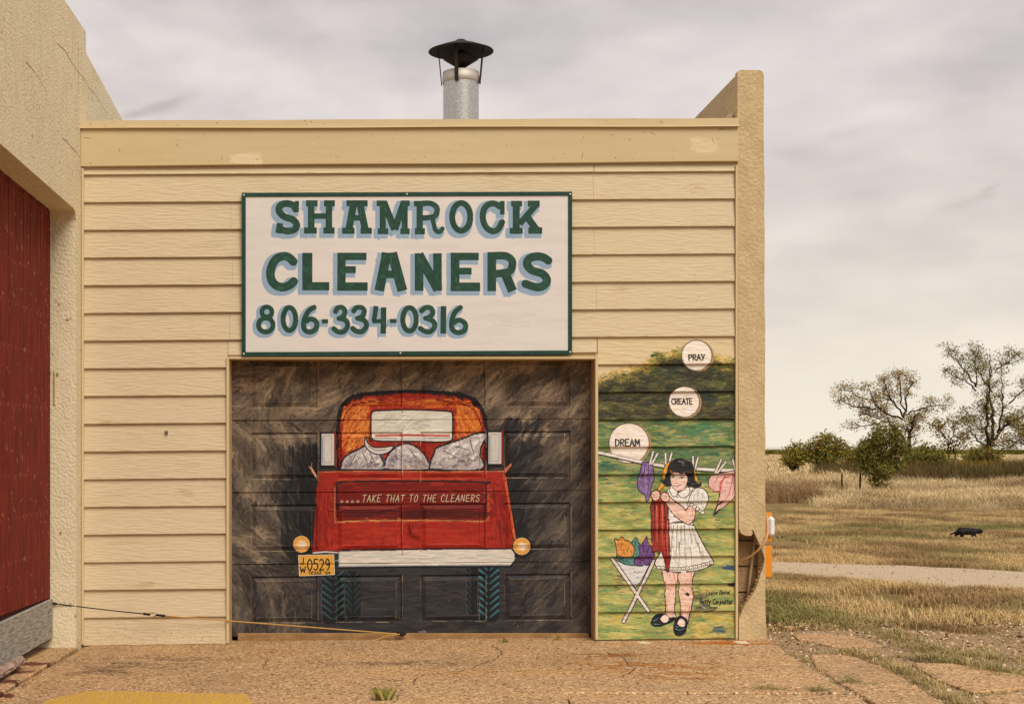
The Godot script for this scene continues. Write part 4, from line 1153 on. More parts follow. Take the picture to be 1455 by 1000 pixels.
	p.line(V([480, 805, 600, 803.5, 724, 803]), 1.4, k8(120, 124, 140))
	p.line(V([481, 784, 481, 805]), 1.4, k8(70, 110, 124))
	p.line(V([445, 785.5, 462, 784, 479, 785]), 2.4, k8(196, 196, 190), 2.0)
	p.glaze(V([480, 783.5, 600, 781, 726, 780.5, 731, 785, 731, 796, 725, 803, 480, 805]), [k8(168, 164, 160), k8(236, 232, 226), k8(150, 166, 160), k8(196, 176, 158)], 120, 0.0, 0.08, 26, 1.6, 0.45)
	# lamps
	for l in [[428.0, 773.0, 12.0], [741.5, 776.0, 12.4]]:
		p.oval(l[0] + 0.8, l[1] + 1.2, l[2] + 2.2, l[2] + 2.2, ink)
		p.oval(l[0], l[1], l[2], l[2], k8(210, 176, 126))
		p.oval(l[0], l[1], l[2] - 1.1, l[2] - 1.1, k8(212, 150, 62))
		for i in 30: p.brush(Vector2(l[0], l[1]) + Vector2.from_angle(r.randf() * TAU) * 8.0, r.randf() * TAU, 4, 1.6, k8(226, 172, 84), 0.5)
		p.oval(l[0] + 0.5, l[1] + 0.5, 7.2, 6.2, k8(216, 190, 158), 0.0, 0.1)
		for i in 12: p.brush(Vector2(l[0] + r.randf_range(-3, 4), l[1] + r.randf_range(-3, 4)), 0.3, 5, 1.5, k8(232, 218, 200), 0.6)
	# number plate
	p.poly(V([422, 787, 475.5, 786, 477, 818, 423.5, 820.5]), k8(24, 22, 24))
	p.poly(V([423.3, 788.3, 474.5, 787.5, 475.7, 816.6, 424.5, 818.8]), k8(214, 206, 188))
	p.fill_brushed(V([424.3, 789.2, 473.6, 788.5, 474.7, 815.6, 425.5, 817.8]), k8(208, 154, 62), k8(226, 184, 98), 90, 0.0, 14, 2, 0.5, 0.4)
	write(p, "J", 427.0, 793, 5.0, 8.5, 1.0, 1.5, ink)
	write(p, "W", 426.0, 805, 6.2, 8.0, 1.0, 1.5, ink)
	write(p, "0529", 436.5, 794.5, 7.0, 15.5, 1.4, 1.7, ink, -0.01)
	write(p, "TEXAS '54", 438.5, 812.2, 2.9, 4.0, 0.85, 0.9, ink, -0.01)
	# paint rubbed thin along the pressed ridges of the door panels, in broken streaks, plus painted-in light catching their right and bottom edges
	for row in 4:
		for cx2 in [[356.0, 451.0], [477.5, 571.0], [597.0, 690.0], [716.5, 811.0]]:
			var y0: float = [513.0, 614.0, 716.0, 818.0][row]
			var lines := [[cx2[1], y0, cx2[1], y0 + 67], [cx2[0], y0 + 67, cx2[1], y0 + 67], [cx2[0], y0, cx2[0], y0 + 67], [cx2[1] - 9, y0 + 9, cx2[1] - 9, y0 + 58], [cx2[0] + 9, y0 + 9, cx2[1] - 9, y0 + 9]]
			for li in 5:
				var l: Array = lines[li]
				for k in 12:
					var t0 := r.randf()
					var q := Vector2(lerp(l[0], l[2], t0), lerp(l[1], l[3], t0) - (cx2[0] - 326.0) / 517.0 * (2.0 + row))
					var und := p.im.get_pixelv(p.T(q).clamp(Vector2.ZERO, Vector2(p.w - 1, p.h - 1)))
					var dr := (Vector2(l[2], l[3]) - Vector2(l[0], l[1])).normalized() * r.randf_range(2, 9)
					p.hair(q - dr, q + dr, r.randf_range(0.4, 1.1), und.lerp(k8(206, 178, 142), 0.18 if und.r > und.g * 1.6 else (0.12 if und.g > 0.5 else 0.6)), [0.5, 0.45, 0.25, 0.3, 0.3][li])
	return p.finish()

func build_garage_door():
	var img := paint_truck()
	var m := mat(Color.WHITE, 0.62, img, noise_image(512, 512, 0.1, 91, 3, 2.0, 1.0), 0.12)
	M.door = m
	var door := part_group("garage_door", shop)
	door.set_meta("label", "garage door painted with a red truck carrying sacks")
	var P := func(px, py): return at(px, py, DZ)
	var cols := [[356.0, 451.0], [477.5, 571.0], [597.0, 690.0], [716.5, 811.0]]
	var joints := [496.0, 598.0, 700.5, 802.5, 905.5]
	for r in 4:
		var tilt := func(px): return (px - 326.0) / 517.0 * (-2.0 - r)     # the door hangs a little higher on the right
		var y0: float = joints[r] + 0.35
		var y1: float = joints[r + 1] - 0.35
		var pt := y0 + (16.5 if r > 0 else 17.0)
		var pb := y0 + 83.5
		var st := new_st()
		var quadf := func(x0, ya, x1, yb):
			var f := [P.call(x0, ya + tilt.call(x0)), P.call(x1, ya + tilt.call(x1)), P.call(x1, yb + tilt.call(x1)), P.call(x0, yb + tilt.call(x0))]
			face_uv(st, f, f.map(door_uv), Vector3(f[0].x, f[0].y, -5))
		var xs := [322.0]
		for c in cols: xs += c
		xs.append(852.0)
		quadf.call(322, y0 + 1.0, 852, pt)
		quadf.call(322, pb, 852, y1 - 1.0)
		for i in range(0, 10, 2): quadf.call(xs[i], pt, xs[i + 1], pb)
		for e in [[y0 + 1.0, y0, -1.0], [y1 - 1.0, y1, 1.0]]:              # rounded lips of the section joint
			var a: Vector3 = P.call(322, e[0] + tilt.call(322.0))
			var b: Vector3 = P.call(852, e[0] + tilt.call(852.0))
			var c: Vector3 = P.call(852, e[1] + tilt.call(852.0)) - Vector3(0, 0, 0.008)
			var d: Vector3 = P.call(322, e[1] + tilt.call(322.0)) - Vector3(0, 0, 0.008)
			var f := [a, b, c, d]
			face_uv(st, f, f.map(door_uv), Vector3(0.25, (y0 + y1) / 2, -8))
			var g := [d, c, c - Vector3(0, 0, 0.03), d - Vector3(0, 0, 0.03)]
			face_uv(st, g, g.map(door_uv), Vector3(0.25, at(0, (y0 + y1) / 2).y, DZ - 0.03))
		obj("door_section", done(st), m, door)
		for c in cols:
			st = new_st()
			var ring := func(inset: float, dz: float):
				return [P.call(c[0] + inset, pt + inset + tilt.call(c[0])) + Vector3(0, 0, dz), P.call(c[1] - inset, pt + inset + tilt.call(c[1])) + Vector3(0, 0, dz), P.call(c[1] - inset, pb - inset + tilt.call(c[1])) + Vector3(0, 0, dz), P.call(c[0] + inset, pb - inset + tilt.call(c[0])) + Vector3(0, 0, dz)]
			var rs := [ring.call(0.0, 0.0), ring.call(1.1, -0.014), ring.call(2.2, -0.015), ring.call(8.0, -0.001), ring.call(9.0, -0.005), ring.call(10.2, -0.005)]
			for i in rs.size() - 1:
				for k in 4:
					var f := [rs[i][k], rs[i][(k + 1) % 4], rs[i + 1][(k + 1) % 4], rs[i + 1][k]]
					face_uv(st, f, f.map(door_uv), f[0] - Vector3(0, 0, 3))
			face_uv(st, rs[-1], rs[-1].map(door_uv), rs[-1][0] - Vector3(0, 0, 3))
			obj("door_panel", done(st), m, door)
	# latch handle on the third section
	var hs := new_st(true)
	tube(hs, [P.call(584, 744) + Vector3(0, 0, 0.012), P.call(583, 750) + Vector3(0, 0, 0.022), P.call(584.5, 757) + Vector3(0, 0, 0.022), P.call(590, 760) + Vector3(0, 0, 0.02), P.call(598, 763) + Vector3(0, 0, 0.016)], [0.009, 0.008, 0.008, 0.007, 0.005], 8)
	tube(hs, [P.call(584, 747) + Vector3(0, 0, -0.01), P.call(584, 747) + Vector3(0, 0, 0.016)], 0.014, 10)
	obj("latch_handle", done(hs), mat(k8(128, 36, 28), 0.5), door)
	hs = new_st()
	var q0: Vector3 = P.call(600, 897.5)
	box(hs, q0 + Vector3(-0.03, -0.012, 0.0), q0 + Vector3(0.03, 0.004, 0.008), 0.002)
	tube(hs, [q0 + Vector3(-0.02, 0.0, 0.012), q0 + Vector3(0.01, 0.012, 0.016), q0 + Vector3(0.03, 0.0, 0.012)], 0.004, 6)
	obj("hasp", done(hs), M.steel, door)
	# jambs, head and the timber that fills the gap under the door
	var xl := at(325.6, 0).x
	var xr := at(845, 0).x
	var yt := at(0, 510.5).y
	obj("door_jamb", box_mesh(Vector3(xl - 0.03, -0.06, DZ - 0.03), Vector3(xl, yt + 0.02, -0.021), 0.002), M.jamb, shop)
	obj("door_jamb", box_mesh(Vector3(xr, -0.03, DZ - 0.03), Vector3(xr + 0.03, yt + 0.02, -0.021), 0.002), M.jamb, shop)
	obj("door_head", box_mesh(Vector3(xl, yt, DZ - 0.03), Vector3(xr, yt + 0.03, -0.021), 0.002), M.jamb, shop)
	var st2 := new_st()
	var ta := Vector3(xl + 0.045, -0.035, DZ - 0.04)
	var tb := Vector3(xr - 0.015, 0.034, DZ + 0.012)
	box(st2, ta, tb, 0.006)
	obj("sill_timber", done(st2), M.timber, shop)

# ------------------------------------------------------------------ the painted boards right of the door
func mural_uv(v: Vector3) -> Vector2:
	return Vector2((v.x * FOCAL / EYE.z + PX - 846.0) / 202.0, (PY - (v.y - EYE.y) * FOCAL / EYE.z - 472.0) / 438.0)

func paint_girl() -> Image:
	var base := k8(214, 195, 158).lerp(k8(196, 174, 132), 0.25)
	var p := Paint.new(846, 472, 1048, 910, 8.0, base, 17)
	var r := p.r
	var ink := k8(26, 24, 26)
	# meadow
	var top := func(x: float) -> float:
		var a := [[846, 538], [862, 532], [885, 525], [905, 520], [922, 513], [936, 502], [955, 499], [972, 492], [990, 500], [1012, 505], [1030, 510], [1048, 512]]
		for i in a.size() - 1:
			if x <= a[i + 1][0]: return lerp(float(a[i][1]), float(a[i + 1][1]), (x - a[i][0]) / float(a[i + 1][0] - a[i][0]))
		return 512.0
	var pn := FastNoiseLite.new()
	pn.seed = 5; pn.frequency = 0.03; pn.fractal_octaves = 3
	var under := []
	for i in 51: under.append(Vector2(846 + i * 4.04, top.call(846 + i * 4.04) + 5 + r.randf() * 5))
	p.poly(under + V([1048, 600, 846, 600]), k8(58, 56, 38))
	p.poly(V([846, 596, 1048, 596, 1048, 692, 846, 692]), k8(84, 116, 68))
	p.poly(V([846, 690, 1048, 690, 1048, 910, 846, 910]), k8(156, 158, 88))
	for i in 30000:
		if i == 14000: p.blend_all(10)
		var late := i > 14000
		var x := r.randf_range(846, 1048)
		var y := r.randf_range(488, 910)
		var t: float = y - top.call(x) + r.randfn() * 2.5 - (0.0 if late else 4.0)
		if t < 0: continue
		var c: Color
		var u := r.randf()
		if y < 596 + r.randfn() * 5:
			c = [k8(50, 52, 36), k8(36, 36, 30), k8(70, 76, 40), k8(98, 100, 52), k8(56, 66, 58), k8(110, 92, 56), k8(40, 56, 44)][r.randi() % 7]
			if t < 14 and u < 0.7: c = [k8(206, 148, 50), k8(190, 156, 70), k8(112, 118, 48), k8(150, 140, 66)][r.randi() % 4]
			elif y > 570 and u < 0.4: c = [k8(168, 142, 82), k8(122, 118, 66), k8(70, 66, 46)][r.randi() % 3]
			elif x > 1010 and u < 0.35: c = k8(124, 126, 54)
		elif y < 690 + r.randfn() * 10:
			c = [k8(62, 116, 76), k8(84, 128, 74), k8(118, 136, 72), k8(46, 92, 66), k8(146, 150, 80), k8(66, 106, 84), k8(96, 132, 62)][r.randi() % 7]
			if u < 0.12: c = k8(44, 72, 88)
			elif u < 0.22: c = k8(196, 172, 110)
			elif u < 0.27: c = k8(206, 150, 60)
			elif u < 0.3: c = k8(76, 70, 96)
		else:
			c = [k8(178, 178, 98), k8(150, 164, 84), k8(200, 184, 112), k8(126, 156, 86), k8(190, 190, 116), k8(164, 174, 84)][r.randi() % 6]
			if u < 0.1: c = k8(72, 136, 88)
			elif u < 0.22: c = k8(206, 184, 118)
			elif u < 0.28: c = k8(208, 150, 58)
			elif u < 0.33: c = k8(112, 104, 76)
			if y > 868 and x > 980 and u > 0.6: c = [k8(206, 164, 70), k8(214, 182, 100)][r.randi() % 2]
		var pv := pn.get_noise_2d(x * 0.6, y * 1.6)
		if y > 596:
			if pv > 0.12: c = c.lerp([k8(218, 202, 136), k8(212, 182, 98), k8(222, 208, 156)][r.randi() % 3], clamp(pv * 1.4, 0.0, 0.4))
			elif pv < -0.12: c = c.lerp([k8(64, 108, 70), k8(92, 96, 66), k8(86, 124, 84)][r.randi() % 3], clamp(-pv * 1.2, 0.0, 0.35))
		elif pv < 0: c = c.lerp(k8(26, 26, 24), clamp(-pv * 1.8, 0.0, 0.5))
		else: c = c.lerp(k8(120, 122, 60), clamp(pv * 1.5, 0.0, 0.4))
		p.brush(Vector2(x, y), r.randf_range(-0.22, 0.22) if y > 590 else r.randf_range(-0.8, 0.8), (r.randf_range(4, 17) if y > 590 else r.randf_range(3, 9)) * (0.6 if late else 1.0), r.randf_range(1.4, 3.4) * (0.5 if late else 1.0), c, 0.32 if late else 0.6, 0.035, 4)
	for q in [[1000, 862, 16, k8(76, 70, 60)], [1042, 830, 4, k8(58, 44, 70)], [995, 848, 14, k8(96, 92, 66)], [890, 820, 16, k8(104, 88, 70)], [1020, 895, 9, k8(66, 90, 96)], [1036, 806, 6, k8(56, 76, 110)], [862, 660, 10, k8(54, 100, 76)], [1000, 612, 26, k8(48, 122, 92)], [905, 560, 30, k8(30, 28, 26)], [955, 530, 26, k8(34, 44, 44)], [1005, 560, 26, k8(42, 62, 70)], [935, 505, 8, k8(48, 70, 40)]]:
		for i in 26: p.brush(Vector2(q[0] + r.randfn() * q[2] * 0.5, q[1] + r.randfn() * q[2] * 0.25), r.randf_range(-0.3, 0.3), 10, 2.5, q[3], 0.5)
	for i in 260:                                            # golden leaves along the top of the hedge
		var x := r.randf_range(848, 1046)
		p.brush(Vector2(x, top.call(x) + r.randfn() * 3.0 + 2.0), r.randf_range(-1.0, 1.0), r.randf_range(2.5, 7), r.randf_range(1.2, 2.8), [k8(222, 162, 56), k8(206, 172, 84), k8(150, 146, 64), k8(98, 110, 52), k8(230, 180, 84)][r.randi() % 5], 0.65)
	# dark strokes that set the figures off from the meadow
	for q in [[940.0, 690.0], [938.0, 750.0], [944.0, 840.0], [988.0, 840.0], [1000.0, 780.0], [906.0, 850.0], [880.0, 830.0], [925.0, 840.0], [936.0, 880.0], [980.0, 892.0], [996.0, 720.0], [930.0, 668.0], [900.0, 720.0], [1020.0, 735.0]]:
		for i in 22: p.brush(Vector2(q[0] + r.randfn() * 5.0, q[1] + r.randfn() * 11.0), r.randf_range(-0.4, 0.4), 7, 1.6, [k8(66, 88, 56), k8(76, 72, 52), k8(96, 112, 64), k8(48, 66, 50)][r.randi() % 4], 0.45)
	# bubbles with words
	for b in [[989.5, 505.0, 21.5], [971.8, 571.0, 21.8], [893.5, 629.5, 28.5]]:
		p.oval(b[0] + 2.2, b[1] + 0.6, b[2] + 0.8, b[2] + 0.8, k8(178, 140, 104))
		p.oval(b[0], b[1], b[2] + 0.7, b[2] + 0.7, ink)
		p.oval(b[0], b[1], b[2] - 0.3, b[2] - 0.3, k8(234, 224, 214))
		for i in int(b[2] * 4):
			var q: Vector2 = Vector2.from_angle(r.randf() * TAU) * sqrt(r.randf()) * (b[2] - 4.5)
			p.brush(Vector2(b[0], b[1]) + q, r.randf_range(-0.15, 0.15), 8, 1.8, [k8(242, 234, 226), k8(228, 212, 200), k8(236, 214, 172), k8(232, 220, 218)][r.randi() % 4], 0.6, 0.02)
		p.ring(b[0], b[1], b[2] - 1.2, b[2] - 1.2, 0.5, k8(206, 180, 150))
	write(p, "PRAY", 977.6, 504.2, 5.0, 8.0, 1.0, 1.7, ink, -0.02)
	write(p, "CREATE", 954.0, 566.5, 4.3, 8.0, 0.75, 1.6, ink, -0.01)
	write(p, "DREAM", 873.5, 624.2, 5.8, 9.4, 1.2, 1.8, ink)
	# clothes line
	var ln := smooth_path(V([846, 642, 866, 646, 890, 651.5, 915, 657, 945, 662, 985, 665.5, 1015, 667.5, 1048, 668]), 4)
	p.line(ln.map(func(q): return q + Vector2(0, 0.6)), 6.2, ink)
	p.line(ln, 4.0, k8(222, 214, 206))
	# washing on the line
	var cloth := func(o: Array, c: Color, c2: Color, dark: Color, folds: Array):
		var s := smooth_path(o + [o[0]], 4)
		p.rough(s, 2.4, ink)
		p.fill_brushed(s, c, c2, 90, 1.4, 8, 1.8, 0.6, 0.3)
		p.glaze(s, [dark, dark.lerp(c, 0.4), c2.lightened(0.3), c.darkened(0.3), c2], 46, 1.4, 0.6, 7, 1.3, 0.5)
		for f in folds: p.line(V(f), 1.3, dark, 0.4)
	cloth.call(V([913, 656.5, 919, 657, 926, 660, 927.5, 672, 929, 680, 925, 690, 923, 702, 918.5, 713, 916, 703, 912, 700, 908, 697, 906, 686, 909, 673]), k8(122, 92, 150), k8(176, 150, 184), k8(62, 42, 88), [[916, 660, 912, 695], [921, 662, 921, 690], [925, 668, 919, 706], [913, 672, 909, 690]])
	cloth.call(V([1007, 684, 1010, 677, 1018, 673.5, 1030, 671.5, 1048, 670, 1048, 690, 1042, 706, 1033, 716, 1022, 724, 1014, 731, 1019, 718, 1021, 708, 1023, 698, 1014, 698, 1008, 693]), k8(222, 178, 168), k8(236, 206, 196), k8(170, 84, 88), [[1030, 676, 1024, 690, 1022, 708], [1042, 676, 1036, 700, 1022, 722], [1020, 678, 1012, 690], [1046, 684, 1040, 704]])
	p.line(V([1022, 724, 1014, 731, 1019, 718, 1027, 712]), 2.0, ink)
	p.line(smooth_path(V([1023, 697, 1023, 688, 1028, 680, 1036, 677]), 4), 1.4, k8(196, 52, 46))
	p.line(smooth_path(V([1009, 692, 1015, 697.5, 1023, 697]), 4), 1.2, k8(196, 66, 56))
	for pin in [[924.5, 656.0, 928.0, 641.5, 934.5, 644.0], [947.0, 661.0, 945.5, 644.0, 954.5, 643.5], [985.5, 664.0, 984.5, 648.5, 991.5, 650.0], [1017.0, 669.0, 1024.5, 652.5, 1031.0, 656.0], [1046.0, 668.0, 1041.0, 652.0, 1047.0, 655.0]]:
		for sd in [0, 2]:
			p.line(V([pin[0] - 1.5 + sd * 1.4, pin[1] + 3, pin[2 + sd], pin[3 + sd]]), 4.2, ink)
		for sd in [0, 2]:
			p.line(V([pin[0] - 1.5 + sd * 1.4, pin[1] + 3, pin[2 + sd], pin[3 + sd]]), 2.5, k8(220, 210, 204))
	# sling basket on crossed legs
	p.line(V([873, 792, 930, 792]), 1.0, ink)
	var bag := V([875, 796, 888, 802, 900, 803.5, 912, 803, 922, 802, 917, 812, 909, 826, 903, 834, 895, 827, 886, 814])
	p.line(bag + [bag[0]], 2.0, ink)
	p.fill_brushed(bag, k8(206, 206, 204), k8(226, 224, 220), 60, 0.9, 9, 2.0, 0.5)
	p.line(V([900, 812, 906, 814, 911, 812]), 0.9, k8(90, 100, 104), 0.4)
	p.line(V([904, 819, 908, 820]), 0.9, k8(100, 104, 104), 0.4)
	cloth.call(V([875, 791, 884, 785, 896, 780, 897, 773, 903.5, 764, 906.5, 771, 909, 775, 908, 790, 903, 802, 888, 801]), k8(78, 132, 126), k8(104, 156, 146), k8(34, 66, 70), [[903, 768, 900, 786], [880, 794, 896, 799]])
	cloth.call(V([907, 776, 912, 773, 918, 762.5, 919.5, 770, 925, 778, 926, 785, 929, 789, 922, 801, 904, 803, 902, 795, 909, 788]), k8(98, 62, 122), k8(140, 100, 156), k8(46, 28, 66), [[914, 774, 912, 792], [921, 778, 914, 798], [908, 794, 918, 798]])
	cloth.call(V([876, 787, 875.5, 776, 873.5, 766, 879, 768, 883, 763, 888, 768, 893, 769, 898, 774, 901, 782, 898, 789, 890, 791, 882, 790]), k8(206, 134, 54), k8(226, 166, 92), k8(136, 70, 28), [[880, 772, 890, 774], [884, 770, 880, 782], [893, 776, 890, 787]])
	p.line(V([912, 769, 917, 762, 918.5, 760]), 2.4, k8(214, 160, 56), 0.8)
	for lg in [[869.5, 793.0, 921.0, 868.0], [929.0, 797.0, 886.0, 883.0]]:
		p.line(V([lg[0], lg[1], lg[2], lg[3]]), 6.4, ink)
		p.line(V([lg[0], lg[1], lg[2], lg[3]]), 4.0, k8(218, 208, 202))
		p.line(V([lg[0] + 1.3, lg[1], lg[2] + 1.3, lg[3]]), 0.8, k8(178, 160, 152))
	p.line(V([869.5, 793, 921, 868]), 4.0, k8(222, 214, 208))
	p.oval(903, 843, 0.9, 0.9, ink)
	# ---- the girl
	var skin := k8(226, 190, 172)
	var skin2 := k8(238, 214, 200)
	var flesh := func(o: Array, n: int, ang: float):
		var s := smooth_path(o + [o[0]], 4)
		p.rough(s, 2.2, ink)
		p.fill_brushed(s, skin, skin2, n, ang, 8, 2.0, 0.55, 0.4)
		p.glaze(s, [k8(206, 152, 134), k8(196, 128, 108), k8(244, 226, 214), k8(232, 196, 178)], n, ang, 0.5, 8, 1.2, 0.45)
		p.soften(s, 9)
		p.glaze(s, [k8(206, 140, 122), k8(246, 230, 220)], int(n * 0.35), ang, 0.3, 6, 0.6, 0.4)
		return s
	# legs
	flesh.call(V([941, 808, 963, 808, 962, 822, 960, 832, 959.5, 846, 957.5, 862, 958.5, 872, 961, 878, 952, 880, 946, 872, 945.5, 856, 945, 842, 946, 834, 942, 822]), 90, 1.5)
	flesh.call(V([965, 808, 986, 808, 983, 822, 983.5, 834, 984.5, 846, 982, 860, 978.5, 876, 976, 886, 968, 886, 967, 872, 966.5, 856, 964, 842, 965.5, 830, 963, 820]), 90, 1.5)
	for q in [[944, 826, 946, 838], [948, 836, 955, 838], [956, 812, 960, 828], [982, 812, 981, 828], [968, 836, 974, 840], [982, 834, 984, 846], [947, 858, 948, 872], [968, 866, 970, 880], [979, 862, 976, 876]]: p.line(V(q), 1.3, k8(206, 96, 78), 0.5)
	p.poly(V([972, 843, 976, 842, 976, 840.5, 980, 844.5, 977.5, 847.5, 975, 845.5]), k8(40, 28, 22))
	# shoes
	for sh in [V([924, 884, 928, 876, 934, 872, 941, 871, 947, 873, 952, 877, 958, 876, 961, 879, 954, 884, 946, 887, 938, 890, 930, 890, 925.5, 888]), V([956, 894, 957.5, 884, 962, 877, 967, 874, 973, 877, 977, 881, 976, 890, 973, 899, 966, 903, 959, 902])]:
		p.poly(smooth_path(sh + [sh[0]], 4), k8(24, 26, 30))
	p.poly(smooth_path(V([938, 879, 944, 873, 950, 877, 948, 883, 942, 884, 938, 879]), 4), skin2)
	p.poly(smooth_path(V([962, 886, 966, 879, 972, 881, 973, 888, 968, 890, 962, 886]), 4), skin2)
	for q in [[928, 882, 936, 878], [929, 886, 938, 887], [959, 893, 966, 895, 972, 892], [960, 889, 964, 891]]: p.line(V(q), 1.1, k8(96, 146, 156), 0.5)
	# dress
	var skirt := V([950, 742, 962, 740, 975, 741, 984, 745, 993, 762, 1002, 780, 1012, 795, 1013, 799, 1005, 805, 994, 809, 980, 811, 962, 812, 948, 810, 935, 806, 931, 799, 938, 785, 944, 765])
	p.rough(smooth_path(skirt + [skirt[0]], 4), 2.6, ink)
	p.fill_brushed(smooth_path(skirt + [skirt[0]], 4), k8(228, 222, 213), k8(244, 240, 233), 220, 1.5, 16, 2.2, 0.5, 0.2)
	p.soften(smooth_path(skirt + [skirt[0]], 4), 8)
	for q in [[957, 744, 954, 776], [962, 744, 960, 800], [967, 744, 968, 775], [972, 745, 974, 800], [978, 746, 986, 780], [983, 750, 996, 790], [955, 760, 952, 800], [965, 770, 966, 806], [980, 776, 984, 804], [990, 770, 1000, 796]]:
		p.line(V(q), 1.2, [k8(88, 92, 96), k8(120, 124, 126), k8(110, 134, 128)][r.randi() % 3], 0.3)
	p.glaze(smooth_path(skirt + [skirt[0]], 4), [k8(150, 152, 150), k8(120, 124, 126), k8(240, 236, 228), k8(176, 190, 182), k8(206, 196, 186)], 150, 1.5, 0.2, 18, 0.9, 0.5)
	for i in 14:                                             # scalloped hem
		var t := i / 13.0
		var hx: float = lerp(936.0, 1011.0, t)
		var hy: float = 806.0 + sin(t * PI) * 5.0 - t * 7.0
		p.oval(hx, hy, 3.6, 3.0, ink)
		p.oval(hx, hy, 2.8, 2.2, k8(230, 222, 212))
		p.oval(hx, hy + 0.4, 0.7, 0.6, ink)
	var bodice := V([952, 692, 960, 700, 968, 696, 978, 690, 985, 693, 990, 700, 990, 716, 986, 732, 983, 744, 966, 741, 951, 744, 949, 728, 946, 712, 948, 698])
	p.rough(smooth_path(bodice + [bodice[0]], 4), 2.2, ink)
	p.fill_brushed(smooth_path(bodice + [bodice[0]], 4), k8(228, 222, 214), k8(244, 240, 234), 120, 1.3, 10, 2.0, 0.5)
	p.glaze(smooth_path(bodice + [bodice[0]], 4), [k8(160, 158, 154), k8(130, 132, 130), k8(242, 238, 230)], 60, 1.2, 0.4, 9, 0.9, 0.5)
	for q in [[961.5, 706], [960.8, 714], [957.7, 734], [958.5, 724]]: p.oval(q[0], q[1], 1.0, 1.0, ink)
	p.line(smooth_path(V([951, 744, 960, 741, 972, 742, 984, 746]), 4), 1.2, ink)
	for i in 9: p.oval(953.0 + i * 3.6, 744.5 + sin(i * 0.7) * 0.6, 1.7, 1.3, k8(228, 222, 214))
	# far sleeve and hands
	var sleeve := V([984, 697, 990, 693.5, 997, 694, 1003, 699, 1005.5, 708, 1004, 716, 1000, 724, 995, 727, 988, 720, 980, 716, 979, 708])
	p.rough(smooth_path(sleeve + [sleeve[0]], 4), 2.4, ink)
	p.fill_brushed(smooth_path(sleeve + [sleeve[0]], 4), k8(228, 224, 218), k8(246, 242, 237), 80, 1.2, 8, 2.0, 0.5)
	p.glaze(smooth_path(sleeve + [sleeve[0]], 4), [k8(158, 160, 156), k8(124, 130, 128), k8(244, 240, 234)], 50, 1.2, 0.4, 8, 0.9, 0.5)
	for q in [[992, 698, 990, 714], [998, 700, 996, 716], [986, 702, 984, 712]]: p.line(V(q), 1.0, k8(128, 140, 136), 0.3)
	# red cloth she holds
	var redc := V([927, 708, 936, 706, 943, 709, 948, 718, 949, 738, 950, 760, 951.5, 790, 950, 806, 948, 812, 945.5, 800, 942, 788, 939, 782, 936, 786, 932, 781, 928, 784, 926, 770, 925.5, 745, 925, 722])
	p.rough(smooth_path(redc + [redc[0]], 4), 2.6, ink)
	p.fill_brushed(smooth_path(redc + [redc[0]], 4), k8(140, 36, 28), k8(176, 58, 44), 200, 1.57, 20, 1.6, 0.6, 0.06)
	p.glaze(smooth_path(redc + [redc[0]], 4), [k8(70, 16, 18), k8(206, 92, 72), k8(120, 26, 22), k8(190, 64, 50)], 160, 1.57, 0.06, 18, 1.0, 0.55)
	for q in [[930, 714, 929, 776], [937, 712, 936, 780], [944, 716, 946, 800]]: p.line(V(q), 1.6, k8(70, 18, 20), 0.8)
	for q in [[933, 718, 933, 770], [941, 716, 941, 776], [948, 740, 948, 790]]: p.line(V(q), 1.5, k8(216, 112, 92), 0.5)
	p.line(V([938, 700, 937, 712]), 3.0, k8(186, 50, 40))
	# near arm
	var arm := V([941, 702, 946, 700, 953, 708, 960, 713, 968, 719, 975, 725, 977, 722, 980, 718, 986, 720, 987.5, 728, 985, 738, 979, 744, 972, 742, 962, 735, 953, 725, 946, 714])
	flesh.call(arm, 110, 0.6)
	p.line(V([972, 723, 976, 728]), 1.6, k8(206, 74, 58), 0.6)
	for q in [[958, 724, 968, 733], [964, 734, 974, 738], [983, 724, 984, 736]]: p.line(V(q), 1.2, k8(214, 112, 90), 0.4)
	for fz_ in [[979, 715], [983, 716], [987, 719], [991, 722], [995, 725], [998, 727]]:
		p.oval(fz_[0], fz_[1] + 1, 3.4, 2.8, ink)
		p.oval(fz_[0], fz_[1] + 1, 2.5, 2.0, k8(230, 222, 214))
	for hd in [V([925, 705, 926, 700, 931, 697, 936, 699, 936.5, 706, 933, 710, 928, 710]), V([938.5, 706, 939, 702, 944, 700, 949, 703, 950.5, 709, 947, 712, 941, 711])]:
		flesh.call(hd, 26, 0.4)
	for q in [[927, 703, 934, 702], [927, 706, 934, 706], [940, 704, 947, 705], [940, 707.5, 947, 708.5]]: p.line(V(q), 0.7, k8(170, 90, 76))
	# collar
	for cl in [V([952, 692, 956, 689, 962, 700.5, 957, 705, 952, 699]), V([963, 700.5, 972, 696, 977, 692, 979.5, 697, 976, 704, 969, 706.5, 965, 704])]:
		p.line(smooth_path(cl + [cl[0]], 4), 2.0, ink)
		p.poly(smooth_path(cl + [cl[0]], 4), k8(232, 226, 218))
	# ribbons, hair and face
	for rb in [V([950, 656, 951.5, 662, 946, 672, 944.5, 680, 941.5, 679, 942, 668, 946, 660]), V([936.5, 690, 939, 686, 944, 689, 942, 692, 936, 697, 934.5, 695]), V([985.5, 665, 988, 672, 992.5, 683, 989, 685, 986, 678, 985, 670])]:
		p.line(rb + [rb[0]], 1.8, ink)
		p.poly(rb, k8(216, 156, 50))
	var hair := V([953, 655, 960, 651.5, 968, 650.8, 976, 654, 983, 657, 985, 664, 986.5, 674, 988, 682, 992, 687, 996.5, 684, 996, 690, 990, 693, 984, 692, 978, 692, 973, 688, 953, 690, 948, 692, 944, 687, 939, 684, 938.5, 680, 943, 682, 946, 675, 948, 664])
